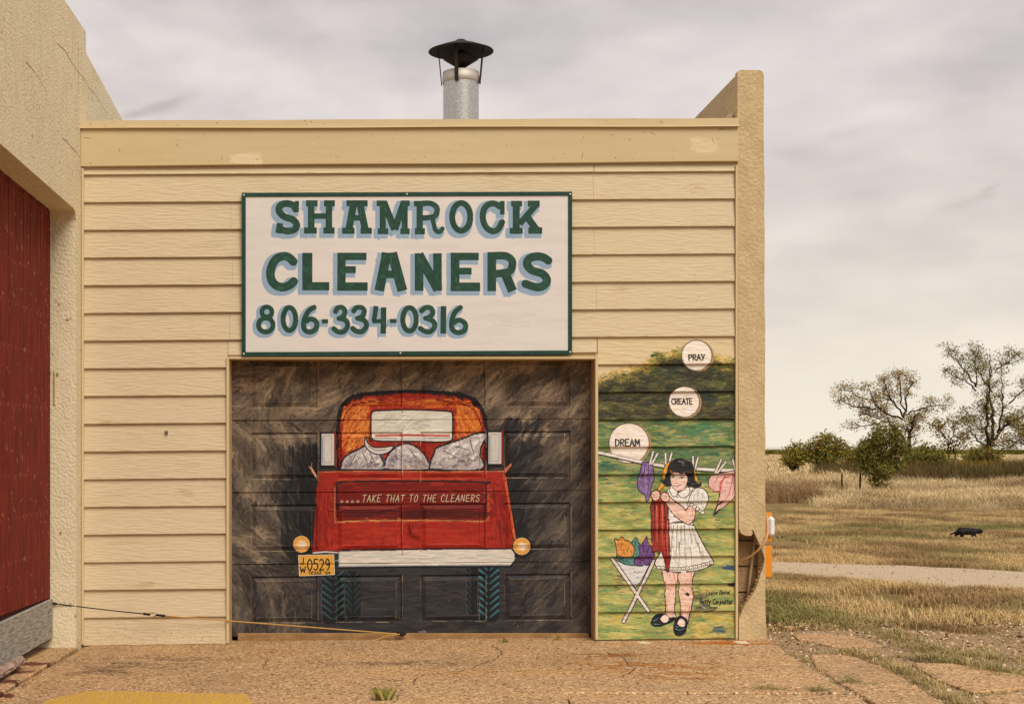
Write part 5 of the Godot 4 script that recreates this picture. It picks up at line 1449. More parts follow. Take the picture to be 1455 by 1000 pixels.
	p.poly(smooth_path(hair + [hair[0]], 5), k8(30, 29, 32))
	for i in 60: p.brush_in(hair, p.inside(hair), r.randf_range(0.8, 2.2), 6, 1.0, [k8(64, 70, 78), k8(18, 17, 20), k8(84, 92, 98), k8(44, 44, 48)][r.randi() % 4], 0.55)
	p.line(smooth_path(V([964, 655, 971, 658, 969, 663]), 4), 1.6, k8(104, 122, 130), 0.5)
	var fc := smooth_path(V([953, 676, 954.5, 672, 959, 671.5, 966, 671.5, 972, 672, 976, 676, 976.5, 683, 973.5, 690, 968, 695.5, 962.5, 697, 958, 695, 954.5, 689.5, 953, 683, 953, 676]), 4)
	p.line(fc, 1.4, ink)
	p.fill_brushed(fc, k8(228, 198, 184), k8(238, 220, 208), 60, 0.6, 5, 1.6, 0.5)
	p.poly(smooth_path(V([951, 672, 953, 664, 962, 660, 974, 663, 978, 672, 976, 676, 972, 672.3, 967, 673.2, 962, 671.4, 957, 671.5, 954, 674.5, 951, 672]), 4), k8(28, 27, 30))
	for q in [[954.3, 675.4, 959.4, 674.6, -1], [965.2, 675.6, 973.5, 675.2, 1]]: p.line(V([q[0], q[1] + 0.3, (q[0] + q[2]) / 2, q[1] - 0.9, q[2], q[3]]), 0.8, ink)
	for q in [[956.6, 678.2], [968.8, 679.0]]:
		p.oval(q[0], q[1], 2.5, 1.35, k8(240, 234, 228))
		p.oval(q[0] + 0.1, q[1] + 0.1, 1.25, 1.25, k8(26, 22, 24))
		p.line(V([q[0] - 2.9, q[1] + 0.1, q[0] - 1, q[1] - 1.5, q[0] + 1.4, q[1] - 1.5, q[0] + 3, q[1] - 0.2]), 0.75, ink)
		p.oval(q[0] + 0.5, q[1] - 0.3, 0.35, 0.35, k8(240, 236, 232))
	p.line(V([961, 680, 959.6, 684.6]), 0.5, k8(196, 130, 112))
	p.line(V([958.8, 686.2, 960.6, 686.9, 963.4, 686.2]), 0.8, k8(120, 60, 54))
	p.line(smooth_path(V([957, 689.2, 960, 690.2, 963, 690.2, 967.4, 688.6]), 4), 0.95, k8(130, 44, 44))
	p.line(V([960, 692.2, 964, 692]), 0.7, k8(208, 128, 116))
	for q in [[955.5, 684.5], [971.5, 685]]: p.oval(q[0], q[1], 1.9, 1.5, k8(228, 172, 156))
	p.line(smooth_path(V([974, 690, 970, 694.5, 964, 697]), 4), 0.9, k8(206, 112, 92))
	p.line(V([952, 668, 953.5, 672, 957, 671]), 1.0, k8(206, 98, 70))
	for q in [[978, 680, 977, 690, 983, 692], [988, 684, 993, 690, 997, 686], [942, 684, 945, 690, 950, 690]]: p.line(smooth_path(V(q), 4), 1.6, k8(26, 25, 28), 0.7)
	# painters' names
	write(p, "Louise Daniel", 1003.0, 839.0, 2.6, 6.2, 0.7, 1.05, ink, -0.04, 0.25, 0.2)
	write(p, "Betty Carpenter", 993.5, 850.5, 2.9, 7.0, 0.8, 1.2, ink, 0.0, 0.15, 0.2)
	for i in 9: p.brush(Vector2(996 + i * 0.6, 860 + i * 0.4), 0.8, 3, 1, k8(206, 196, 186), 0.6)
	# wear: the tops of the embossed grain have lost paint
	for i in 8000:
		var q := Vector2(r.randf_range(846, 1048), r.randf_range(500, 908))
		if q.y < top.call(q.x): continue
		p.hair(q, q + Vector2(r.randf_range(1.5, 8), r.randf_range(-0.3, 0.3)), 0.3, [k8(206, 188, 150), k8(50, 46, 38), k8(120, 108, 84)][r.randi() % 3], 0.38)
	return p.finish()

func build_mural_boards():
	var m := mat(Color.WHITE, 0.7, paint_girl(), noise_image(512, 1024, 0.055, 22, 3, 5.0, 1.0), 0.5)
	for k in range(6, 17):
		var b := board(849.2, 1043.5, k if k > 6 else 6, k + 1, m, true)
		b.set_meta("label", "siding board painted with part of the washing day mural")

# ------------------------------------------------------------------ the shop sign
func paint_sign() -> Image:
	var p := Paint.new(343, 272, 813, 507, 6.0, k8(217, 211, 207), 23)
	var r := p.r
	for i in 900: p.brush(Vector2(r.randf_range(343, 813), r.randf_range(272, 507)), r.randf_range(-0.1, 0.1), 40, 8, k8(217, 211, 207).lerp([k8(209, 202, 198), k8(226, 220, 214)][r.randi() % 2], 0.5), 0.35, 0.004)
	var A := [345.0, 275.0, 5.939]
	var B := [580.0, 275.0, 6.191]
	var C := [345.0, 415.0, 4.343]
	var L := [                                              # sheet, kind, width, points
		[A, "s", 58, [445, 135, 420, 98, 360, 84, 312, 105, 305, 150, 350, 196, 420, 220, 453, 265, 430, 306, 370, 316, 310, 296]], [A, "l", 32, [456, 62, 455, 155]], [A, "l", 52, [312, 250, 298, 335]],
		[A, "l", 55, [575, 60, 575, 338]], [A, "l", 55, [725, 60, 725, 338]], [A, "l", 48, [575, 190, 725, 190]], [A, "l", 52, [532, 82, 630, 82]], [A, "l", 52, [683, 82, 775, 82]], [A, "l", 52, [515, 312, 623, 312]], [A, "l", 52, [678, 312, 773, 312]],
		[A, "l", 60, [938, 62, 888, 335]], [A, "l", 60, [982, 62, 1038, 335]], [A, "l", 48, [900, 205, 1030, 205]], [A, "l", 52, [873, 82, 1052, 82]], [A, "l", 52, [836, 314, 942, 314]], [A, "l", 52, [992, 314, 1088, 314]],
		[A, "l", 52, [1180, 62, 1180, 338]], [A, "l", 52, [1365, 62, 1365, 338]], [A, "l", 58, [1188, 70, 1280, 305]], [A, "l", 58, [1360, 70, 1280, 305]], [A, "l", 48, [1128, 82, 1215, 82]], [A, "l", 48, [1335, 82, 1408, 82]], [A, "l", 48, [1137, 318, 1225, 318]], [A, "l", 48, [1328, 318, 1408, 318]],
		[B, "l", 55, [100, 64, 100, 355]], [B, "l", 48, [50, 88, 150, 88]], [B, "l", 55, [58, 332, 145, 332]], [B, "s", 48, [120, 86, 200, 88, 248, 120, 250, 170, 220, 205, 125, 215]], [B, "s", 40, [212, 218, 225, 270, 240, 322, 275, 338, 302, 306]],
		[B, "o", 52, [466, 205, 80, 122]],
		[B, "s", 54, [805, 115, 770, 92, 720, 90, 672, 128, 655, 205, 680, 288, 735, 330, 790, 314, 828, 245]], [B, "l", 40, [828, 65, 828, 185]],
		[B, "l", 62, [950, 64, 950, 355]], [B, "l", 48, [905, 88, 1003, 88]], [B, "l", 52, [893, 328, 1008, 328]], [B, "l", 55, [1125, 100, 980, 268]], [B, "l", 56, [1052, 90, 1157, 90]], [B, "l", 62, [1038, 195, 1130, 320]], [B, "l", 58, [1057, 325, 1178, 325]],
		[A, "s", 72, [428, 578, 385, 538, 335, 529, 272, 560, 234, 640, 237, 720, 275, 772, 335, 790, 395, 772, 430, 738]],
		[A, "l", 85, [542, 500, 542, 815]], [A, "l", 70, [500, 782, 728, 782]],
		[A, "l", 70, [832, 500, 830, 820]], [A, "l", 62, [797, 530, 1042, 530]], [A, "l", 58, [800, 642, 952, 642]], [A, "l", 72, [797, 785, 1052, 785]],
		[A, "l", 80, [1215, 500, 1150, 820]], [A, "l", 84, [1258, 500, 1346, 820]], [A, "l", 65, [1150, 682, 1340, 682]], [A, "l", 48, [1168, 523, 1302, 523]],
		[B, "l", 76, [95, 525, 95, 855]], [B, "l", 76, [256, 525, 258, 855]], [B, "l", 84, [92, 535, 262, 845]],
		[B, "l", 76, [412, 520, 412, 858]], [B, "l", 66, [373, 553, 620, 553]], [B, "l", 60, [375, 682, 557, 682]], [B, "l", 76, [373, 820, 632, 820]],
		[B, "l", 76, [735, 515, 735, 858]], [B, "s", 68, [740, 548, 850, 548, 905, 580, 916, 630, 880, 690, 740, 708]], [B, "l", 82, [858, 715, 918, 858]],
		[B, "s", 72, [1236, 592, 1190, 562, 1125, 553, 1062, 575, 1046, 625, 1090, 675, 1180, 705, 1221, 760, 1195, 808, 1130, 824, 1022, 790]],
		[C, "o", 29, [147, 122, 31, 31]], [C, "o", 30, [140, 203, 45, 43]], [C, "o", 31, [286, 166, 39, 71]], [C, "s", 31, [442, 92, 402, 120, 375, 180, 380, 230, 415, 247, 450, 225, 452, 185, 420, 165, 385, 182]], [C, "l", 26, [487, 180, 525, 180]],
		[C, "s", 31, [570, 122, 585, 98, 612, 95, 630, 120, 615, 152, 590, 163]], [C, "s", 31, [596, 162, 635, 175, 645, 210, 620, 244, 585, 244, 558, 224]], [C, "s", 31, [682, 118, 700, 97, 730, 95, 748, 115, 735, 150, 705, 162]], [C, "s", 31, [712, 162, 752, 178, 762, 210, 735, 243, 700, 241, 675, 222]],
		[C, "l", 30, [822, 86, 808, 180]], [C, "l", 26, [798, 180, 884, 178]], [C, "l", 34, [868, 94, 866, 256]], [C, "l", 26, [908, 178, 948, 178]], [C, "o", 31, [1028, 168, 42, 72]],
		[C, "s", 31, [1100, 118, 1128, 96, 1158, 98, 1172, 125, 1152, 154, 1125, 162]], [C, "s", 31, [1136, 162, 1176, 182, 1182, 215, 1155, 244, 1120, 240, 1093, 222]], [C, "l", 35, [1238, 86, 1236, 256]], [C, "s", 31, [1345, 92, 1305, 130, 1288, 190, 1295, 233, 1330, 250, 1368, 235, 1372, 195, 1335, 172, 1300, 190]]]
	var strokes := []
	for l in L:
		var pts := []
		var k: float = l[0][2]
		if l[1] == "o":
			for i in 33: pts.append(Vector2(l[0][0] + (l[3][0] + cos(TAU * i / 32) * l[3][2]) / k, l[0][1] + (l[3][1] + sin(TAU * i / 32) * l[3][3]) / k))
		else:
			for q in V(l[3]): pts.append(Vector2(l[0][0] + q.x / k, l[0][1] + q.y / k))
			if l[1] == "s": pts = smooth_path(pts, 7)
		strokes.append([pts, l[2] / k, l[0] == C])
	var blue := k8(142, 166, 190)
	for s in strokes:
		var d := 4.6 if s[2] else 6.0
		for o in [Vector2(-d, 0.8), Vector2(-d, d), Vector2(-d * 0.5, d), Vector2(-d * 0.15, d), Vector2(-d, d * 0.5), Vector2(-d * 0.5, d * 0.5)]:
			p.line(s[0].map(func(q): return q + o), s[1] + 0.6, blue, -1.0, true)
	for i in 700:
		var s: Array = strokes[r.randi() % strokes.size()]
		var q: Vector2 = s[0][r.randi() % s[0].size()] + Vector2(-5, 5) + Vector2(r.randf_range(-3, 3), r.randf_range(-2, 2))
		var c := p.im.get_pixel(clampi(int(p.T(q).x), 0, p.w - 1), clampi(int(p.T(q).y), 0, p.h - 1))
		if c.b > c.r + 0.1: p.brush(q, [0.0, 1.57][r.randi() % 2], 5, 1.6, blue.lerp([k8(166, 188, 206), k8(126, 152, 180)][r.randi() % 2], 0.7), 0.5, 0.01)
	var green := k8(36, 68, 56)
	for s in strokes: p.line(s[0], s[1], green, -1.0, true)
	for s in strokes:                                        # uneven brush work inside each stroke
		for i in s[0].size() - 1:
			var a: Vector2 = s[0][i]
			var b: Vector2 = s[0][i + 1]
			var ll: float = min(7.0, s[1] * 0.7)
			var lm: float = clamp(1.0 - ll * 1.3 / max(a.distance_to(b), 0.1), 0.0, 1.0)
			if s[0].size() > 8: lm = 1.0
			for k in int(max(2.0, a.distance_to(b) * 0.55)):
				var n: Vector2 = (b - a).normalized().orthogonal() * r.randf_range(-0.4, 0.4) * s[1]
				var c: Color = [k8(52, 96, 74), k8(30, 58, 50), k8(46, 84, 66), k8(64, 116, 88), k8(34, 64, 54)][r.randi() % 5]
				p.brush(a.lerp(b, 0.5 + r.randf_range(-0.5, 0.5) * lm) + n, (b - a).angle() + r.randf_range(-0.06, 0.06), ll, s[1] * 0.16, c, 0.45, 0.015, 3)
	for i in 46: p.brush(Vector2(r.randf_range(682, 758), r.randf_range(442, 468)), r.randf_range(-0.3, 0.1), 12, 3, k8(206, 199, 196), 0.35, 0.005)
	for i in 60: p.oval(r.randf_range(350, 806), r.randf_range(280, 500), 0.35, 0.3, k8(150, 130, 110))
	for q in [[735, 277, 735, 283], [766, 277, 766, 281]]: p.line(V(q), 0.35, k8(150, 110, 80))
	return p.finish()

func build_sign():
	var t := thing("shop_sign", "white wooden sign with dark green lettering and green frame above garage door", "sign", at(577, 503, 0.03))
	var z0 := 0.03
	var c := [at(343.5, 274.5, z0), at(812.5, 272.8, z0), at(812.5, 503.8, z0), at(343.5, 506.3, z0)]
	var ex := func(u: float, v: float, z: float) -> Vector3:
		var a: Vector3 = c[0].lerp(c[1], u)
		var b: Vector3 = c[3].lerp(c[2], u)
		var q: Vector3 = a.lerp(b, v)
		return Vector3(q.x, q.y, z)
	var st := new_st()
	var g: Array = []
	for q in [[0.003, 0.006], [0.997, 0.006], [0.997, 0.994], [0.003, 0.994]]: g.append(ex.call(q[0], q[1], 0.046))
	var uvs := []
	for v in g: uvs.append(Vector2((v.x * FOCAL / 10.955 + PX - 343.0) / 470.0, (PY - (v.y - EYE.y) * FOCAL / 10.955 - 272.0) / 235.0))
	face_uv(st, g, uvs, g[0] - Vector3(0, 0, 4))
	obj("sign_face", done(st), mat(Color.WHITE, 0.5, paint_sign(), noise_image(256, 256, 0.03, 95, 2), 0.06), t)
	st = new_st()
	var back := []
	for v in g: back.append(v - Vector3(0, 0, 0.016))
	for i in 4: face(st, [g[i], g[(i + 1) % 4], back[(i + 1) % 4], back[i]], (g[0] + back[2]) / 2)
	face(st, back, g[0])
	obj("backing_board", done(st), mat(k8(180, 160, 130), 0.8), t)
	var na := noise_bytes(256, 256, 0.05, 96, 4)
	var gm := mat(Color.WHITE, 0.55, mixed(256, 256, na, noise_bytes(256, 256, 0.02, 97, 3), k8(22, 50, 44), k8(40, 82, 68), k8(30, 66, 56), 0.5), null, 0.0, 1.1)
	var fw := 0.0118
	var fh := fw * 2.02
	for e in [[0.0, 0.0, 1.0, fh], [0.0, 1.0 - fh * 1.05, 1.0, 1.0], [0.0, fh, fw, 1.0 - fh * 1.05], [1.0 - fw, fh, 1.0, 1.0 - fh * 1.05]]:
		st = new_st()
		var f := []
		for q in [[e[0], e[1]], [e[2], e[1]], [e[2], e[3]], [e[0], e[3]]]: f.append(ex.call(q[0], q[1], 0.0525))
		var b := f.map(func(v): return v - Vector3(0, 0, 0.024))
		var cc: Vector3 = (f[0] + b[2]) / 2
		var inn := f.map(func(v): return v + (cc - v) * Vector3(0.0015 / max(0.01, abs(cc.x - v.x)), 0.0015 / max(0.01, abs(cc.y - v.y)), 0) + Vector3(0, 0, 0.0015))
		face(st, inn, cc)
		for i in 4:
			face(st, [inn[i], inn[(i + 1) % 4], f[(i + 1) % 4], f[i]], cc)
			face(st, [f[i], f[(i + 1) % 4], b[(i + 1) % 4], b[i]], cc)
		obj("frame_rail", done(st), gm, t)
	for q in [[0.006, 0.014], [0.5, 0.012], [0.994, 0.016], [0.006, 0.985], [0.48, 0.986], [0.994, 0.985]]:
		st = new_st(true)
		var b0: Vector3 = ex.call(q[0], q[1], 0.0535)
		for i in 10:
			var a0 := TAU * i / 10
			var a1 := TAU * (i + 1) / 10
			face(st, [b0 + Vector3(0, 0, 0.004), b0 + Vector3(cos(a0), sin(a0), 0) * 0.0055 + Vector3(0, 0, 0.003), b0 + Vector3(cos(a1), sin(a1), 0) * 0.0055 + Vector3(0, 0, 0.003)], b0 - Vector3(0, 0, 1))
			face(st, [b0 + Vector3(cos(a0), sin(a0), 0) * 0.0055 + Vector3(0, 0, 0.003), b0 + Vector3(cos(a1), sin(a1), 0) * 0.0055 + Vector3(0, 0, 0.003), b0 + Vector3(cos(a1), sin(a1), 0) * 0.007, b0 + Vector3(cos(a0), sin(a0), 0) * 0.007], b0 - Vector3(0, 0, 0.002))
		obj("screw", done(st), M.screw, t)

# ------------------------------------------------------------------ stucco building on the left
func paint_left_wall() -> Image:                           # z along the picture, height downwards; metres
	var p := Paint.new(-2.0, -4.8, 5.2, 0.1, 280.0, k8(222, 209, 176), 41)
	var r := p.r
	for i in 9000: p.brush(Vector2(r.randf_range(-2, 5.2), r.randf_range(-4.8, 0.1)), r.randf() * TAU, 0.12, 0.05, [k8(214, 199, 168), k8(230, 217, 192), k8(206, 190, 158), k8(224, 210, 182)][r.randi() % 4], 0.3, 0.01, 4)
	for i in 900:                                            # thin runs of dirt down the wall
		var q := Vector2(r.randf_range(-2, 5.2), r.randf_range(-4.8, -3.0))
		p.hair(q, q + Vector2(r.randf_range(-0.01, 0.01), r.randf_range(0.05, 0.35)), 0.006, k8(176, 154, 116), 0.3)
	for i in 700:                                            # chips and pits
		var q := Vector2(r.randf_range(-2, 5.2), r.randf_range(-4.8, 0.1))
		p.oval(q.x, q.y, r.randf_range(0.003, 0.009), r.randf_range(0.004, 0.018), [k8(150, 126, 88), k8(120, 98, 66), k8(186, 166, 130)][r.randi() % 3], 0.0, 0.3)
	for ck in [[[80.0, 60.0], [92.0, 74.0], [100.0, 86.0], [110.0, 103.0], [118.0, 112.0], [126.0, 124.0], [135.0, 135.0], [144.0, 150.0], [152.0, 160.0]], [[36.0, 88.0], [42.0, 94.0], [48.0, 103.0], [55.0, 113.0], [60.0, 121.0]], [[88.0, 195.0], [94.0, 201.0], [100.0, 210.0], [108.0, 217.0], [113.0, 223.0]], [[110.0, 60.0], [111.0, 110.0], [110.0, 150.0]]]:
		var pts := []
		for q in ck:
			var d: float = -2.222 * FOCAL / (q[0] - PX)
			pts.append(Vector2(EYE.z - d + r.randfn() * 0.006, -(EYE.y + (PY - q[1]) * d / FOCAL) + r.randfn() * 0.006))
		p.line(pts, 0.0075, k8(116, 92, 60), 0.003)
	return p.finish()
func left_uv(v: Vector3) -> Vector2: return Vector2((v.z + 2.0) / 7.2, (-v.y + 4.8) / 4.9)

func build_left_building():
	var t := thing("stucco_building", "taller pale stucco building with a red plank door, left edge", "building", Vector3(-2.6, 0, 1.5))
	var X := -2.222
	var back := -2.75
	# the long wall, its door opening left out; profile in z, y drawn out along x
	var o := PackedVector2Array([Vector2(-9.0, -0.08), Vector2(0.21, -0.08), Vector2(0.21, 3.13), Vector2(0.24, 3.19), Vector2(0.3, 3.205), Vector2(4.6, 3.285), Vector2(4.66, 3.25), Vector2(4.7, 3.1), Vector2(4.7, -0.08), Vector2(5.2, -0.08), Vector2(5.2, 4.68), Vector2(-0.14, 4.628), Vector2(-0.155, 4.61), Vector2(-0.16, 4.48), Vector2(-0.19, 4.465), Vector2(-1.8, 4.31), Vector2(-9.0, 3.95)])
	var st := new_st()
	var tr := Geometry2D.triangulate_polygon(o)
	for i in range(0, tr.size(), 3):
		var f := [o[tr[i]], o[tr[i + 1]], o[tr[i + 2]]]
		face_fn(st, f.map(func(q): return Vector3(X, q.y, q.x)), Vector3(X - 5, f[0].y, f[0].x), left_uv)
		face_fn(st, f.map(func(q): return Vector3(back, q.y, q.x)), Vector3(X + 5, f[0].y, f[0].x), left_uv)
	if Geometry2D.is_polygon_clockwise(o): o.reverse()
	for i in o.size():
		var a := o[i]
		var b := o[(i + 1) % o.size()]
		var inn := (a + b) / 2.0 + Vector2(-(b - a).y, (b - a).x).normalized() * 0.001
		var e := [Vector3(X, a.y, a.x), Vector3(X, b.y, b.x), Vector3(back, b.y, b.x), Vector3(back, a.y, a.x)]
		var level := absf(b.x - a.x) > absf(b.y - a.y)        # reveals carry the same coat, laid along their own length
		face_uv(st, e, e.map(func(v): return left_uv(Vector3(0, v.y, v.z)) + (Vector2(0, (v.x - X) / 4.9) if level else Vector2((X - v.x) / 7.2 + 0.3, 0))), Vector3((X + back) / 2, inn.y, inn.x))
	obj("stucco_wall", done(st), mat(Color.WHITE, 0.92, paint_left_wall(), noise_image(2048, 1400, 0.13, 34, 4), 0.6), t)
	# roof and far side, so that it is a closed block
	obj("roof", box_mesh(Vector3(-8.0, 3.7, -8.9), Vector3(back - 0.002, 3.9, 5.1)), M.tar, t)
	obj("end_wall", box_mesh(Vector3(-8.0, -0.08, 5.0), Vector3(back - 0.002, 3.69, 5.2)), M.stucco_left, t)
	# door leaf: grooved planks over a weathered kick board
	var dx := -2.41
	var z := 0.235
	var i2 := 0
	while z < 4.68:
		var w := 0.101
		var b := box_mesh(Vector3(dx - 0.03, 0.345 + (z - 0.2) * 0.02, z + 0.006), Vector3(dx + rng.randf_range(-0.002, 0.002), 3.28, z + w - 0.006), 0.004)
		obj("door_plank", b, M.red, t)
		z += w
		i2 += 1
	obj("door_core", box_mesh(Vector3(dx - 0.06, 0.03, 0.225), Vector3(dx - 0.009, 3.28, 4.69)), mat(k8(58, 16, 12), 0.9), t)
	obj("door_edge", box_mesh(Vector3(dx - 0.05, 0.055, 0.2115), Vector3(dx - 0.004, 3.2, 0.224)), M.black, t)
	obj("kick_board", box_mesh(Vector3(dx - 0.008, 0.05, 0.222), Vector3(dx + 0.018, 0.338, 4.68), 0.004), M.grey_board, t)
	# latch strip on the jamb
	st = new_st()
	var lp := at(77, 552, 0.212)
	box(st, lp + Vector3(-0.006, -0.12, 0.0005), lp + Vector3(0.005, 0.13, 0.012), 0.003)
	obj("latch_strip", done(st), M.jamb, t)

# ------------------------------------------------------------------ loose things
func build_small_things():
	# cord stretched from the red door to the garage door
	var t := thing("tie_cord", "black elastic cord hooked to tan rope across the lower siding", "cord", at(222, 873.5, 0.1))
	var zz := func(px): return lerp(0.232, -0.135, (px - 72.0) / 498.0)
	var run := func(a: Array, b: Array, sag: float, n: int):
		var o := []
		for i in n + 1:
			var k := float(i) / n
			var px: float = lerp(a[0], b[0], k)
			var py: float = lerp(a[1], b[1], k) + sin(k * PI) * sag
			o.append(at(px, py, zz.call(px)))
		return o
	var st := new_st(true)
	tube(st, run.call([72.5, 856.8], [212.0, 873.0], 0.6, 10), 0.0042, 6)
	obj("elastic", done(st), M.black, t)
	for q in [[72.5, 856.8, 80.0, 857.8], [203.0, 872.0, 213.0, 873.2], [221.0, 873.6, 234.0, 875.0]]:
		st = new_st(true)
		tube(st, run.call([q[0], q[1]], [q[2], q[3]], 0, 2), 0.009, 6)
		obj("cord_end", done(st), M.black, t)
	st = new_st(true)
	var hk := []
	for q in [[211, 873.2], [214, 871.5], [218, 870.5], [221, 872], [220.5, 875], [217, 876]]: hk.append(at(q[0], q[1], zz.call(217.0)))
	tube(st, smooth_path(hk, 4), 0.004, 6)
	obj("hook", done(st), M.steel, t)
	st = new_st(true)
	tube(st, run.call([233.0, 874.9], [568.0, 901.0], 0.0, 14), 0.0048, 6)
	var tl := []
	for q in [[568, 901], [556, 902.5], [545, 905], [535, 909], [527, 910.5]]: tl.append(at(q[0], q[1], -0.12))
	tube(st, smooth_path(tl, 4), 0.005, 6)
	obj("rope", done(st), M.rope, t)
	st = new_st(true)
	for q in [[567, 900.5, 0.017], [571, 901.5, 0.019], [574.5, 900.5, 0.014]]:
		var c := at(q[0], q[1], -0.132)
		tube(st, [c - Vector3(q[2], 0.003, 0), c - Vector3(q[2] * 0.5, 0, 0), c + Vector3(q[2] * 0.5, 0.002, 0), c + Vector3(q[2], 0, 0)], [q[2] * 0.35, q[2] * 0.85, q[2] * 0.85, q[2] * 0.35], 8)
	obj("knot", done(st), M.black, t)
	# weathered timber lying against the red door
	var tg := thing("timber_offcut", "short weathered timber with flaking paint lying at the red door", "timber", Vector3(-2.35, 0.03, 1.6))
	var flake := mixed(256, 256, noise_image(256, 256, 0.06, 101, 4, 4.0, 1.0).get_data(), noise_bytes(256, 256, 0.08, 102, 2), k8(84, 46, 34), k8(230, 222, 210), k8(150, 118, 96), 0.25)
	st = new_st()
	box(st, Vector3(-2.387, 0.016, 1.36), Vector3(-2.315, 0.082, 2.6), 0.022)
	obj("plank", done(st), mat(Color.WHITE, 0.9, flake, noise_image(256, 256, 0.06, 103, 4, 4.0, 1.0), 0.8, 2.2), tg)
	# utility fitting on the outside of the pillar
	var u := thing("utility_post", "orange plastic post with white sleeve beside broken stucco pillar", "marker post", Vector3(3.02, 0, -0.3))
	var B := func(px0, py0, px1, py1, z0, z1, called, m, b):
		var a := at(px0, py1, (z0 + z1) / 2)
		var c := at(px1, py0, (z0 + z1) / 2)
		return obj(called, box_mesh(Vector3(a.x, a.y, z0), Vector3(c.x, c.y, z1), b), m, u)
	B.call(1084, 775.5, 1097, 820, -0.31, -0.29, "lower_post", M.orange, 0.004)
	B.call(1084, 728, 1097, 770, -0.31, -0.29, "upper_post", M.orange, 0.004)
	B.call(1081, 764, 1086, 934, -0.34, -0.312, "stake", M.steel, 0.003)
	B.call(1090, 733.5, 1099.5, 762, -0.345, -0.25, "sleeve", M.white_plastic, 0.02)
	# cable that loops out of the hole
	var cb := []
	for q in [[1053, 797, -0.1], [1060, 794, -0.06], [1070, 788, -0.01], [1080, 779, 0.035], [1088, 768, 0.04], [1091, 757, 0.0], [1090.5, 742, -0.12], [1089.5, 732, -0.24]]: cb.append(at(q[0], q[1], q[2]))
	st = new_st(true)
	tube(st, smooth_path(cb, 7), 0.0085, 8)
	tag(obj("cable", done(st), M.cable), "tan cable looping out of the hole in the stucco pillar", "cable")
	# two short fence posts, scrap and a stump in the tall grass
	var i := 0
	for q in [[1196.5, 672.5, 698.0], [1222.5, 672.0, 697.5]]:
		var z := EYE.z - 50.0
		var a := at(q[0], q[2], z)
		var b := at(q[0] + 0.4, q[1], z)
		st = new_st()
		tube(st, [Vector3(a.x, -0.07, z), Vector3(b.x, b.y - 0.01, z), Vector3(b.x, b.y, z)], [0.036, 0.031, 0.02], 7)
		tag(obj("fence_post", done(st), mat(k8(66, 52, 42), 0.9)), ["short dark fence post in dry grass, left of the pair", "short dark fence post in dry grass, nearer the green bush tree"][i], "fence post", "fence posts in the dry grass")
		i += 1
	st = new_st(true)
	var z3 := EYE.z - 47.0
	tube(st, [at(1132, 703, z3), at(1150, 700.5, z3), at(1171, 697, z3 + 0.3)], [0.035, 0.04, 0.035], 6)
	tube(st, [at(1150, 700.5, z3), at(1158, 704.5, z3 + 0.2)], [0.03, 0.025], 6)
	tag(obj("rusty_pipe", done(st), mat(k8(92, 42, 36), 0.9)), "rusty red pipe lying in the brown brush", "pipe")
	st = new_st()
	var z4 := EYE.z - 48.5
	tube(st, [at(1259.5, 690, z4), at(1262, 691.5, z4), at(1268, 696, z4)], [0.035, 0.06, 0.03], 6)
	tube(st, [at(1262, 691.5, z4), at(1265, 698, z4), at(1266, 701, z4)], [0.05, 0.04, 0.04], 6)
	tag(obj("broken_stump", done(st), mat(k8(52, 44, 36), 0.95)), "small dark broken stump in the dry grass", "stump")

# ------------------------------------------------------------------ trees and bushes
func leaf_clump(st: SurfaceTool, c: Vector3, n: int, spread: float, size: float, cols: Array):
	for i in n:
		var p := c + Vector3(rng.randfn(), rng.randfn() * 0.8, rng.randfn()) * spread * 0.5
		var u := Vector3(rng.randf_range(-1, 1), rng.randf_range(-0.7, 0.9), rng.randf_range(-1, 1)).normalized() * size * rng.randf_range(0.6, 1.4)
		var v := u.cross(Vector3(rng.randf_range(-1, 1), rng.randf_range(-1, 1), rng.randf_range(-1, 1))).normalized() * size * rng.randf_range(0.25, 0.5)
		var col: Color = cols[rng.randi() % cols.size()]
		col = Color(col.r * 1.45, col.g * 1.42, col.b * 1.4)
		st.set_color(Color(col.r * rng.randf_range(0.8, 1.2), col.g * rng.randf_range(0.8, 1.2), col.b))
		tri(st, p - u, p + v, p + u)
		tri(st, p - u, p + u, p - v)
func twigs(wood: SurfaceTool, leaves: SurfaceTool, p: Vector3, d: Vector3, ln: float, r: float, depth: int, o: Dictionary):
	var q := p + d * ln
	var mid := p + d * ln * 0.5 + Vector3(rng.randfn(), rng.randfn(), rng.randfn()) * ln * 0.06
	tube(wood, [p, mid, q], [r, r * 0.75, r * 0.5], 3)
	if depth <= 0:
		if rng.randf() < o.leafy: leaf_clump(leaves, q, o.n, o.spread, o.size, o.cols)
		if rng.randf() < o.leafy * 0.6: leaf_clump(leaves, mid, int(o.n * 0.6), o.spread, o.size, o.cols)
		return
	for i in rng.randi_range(2, 3):
		var nd := (d + Vector3(rng.randfn(), rng.randfn() * 0.6 + o.lift, rng.randfn()) * 0.55).normalized()
		twigs(wood, leaves, p + d * ln * rng.randf_range(0.45, 1.0), nd, ln * rng.randf_range(0.55, 0.8), r * 0.55, depth - 1, o)
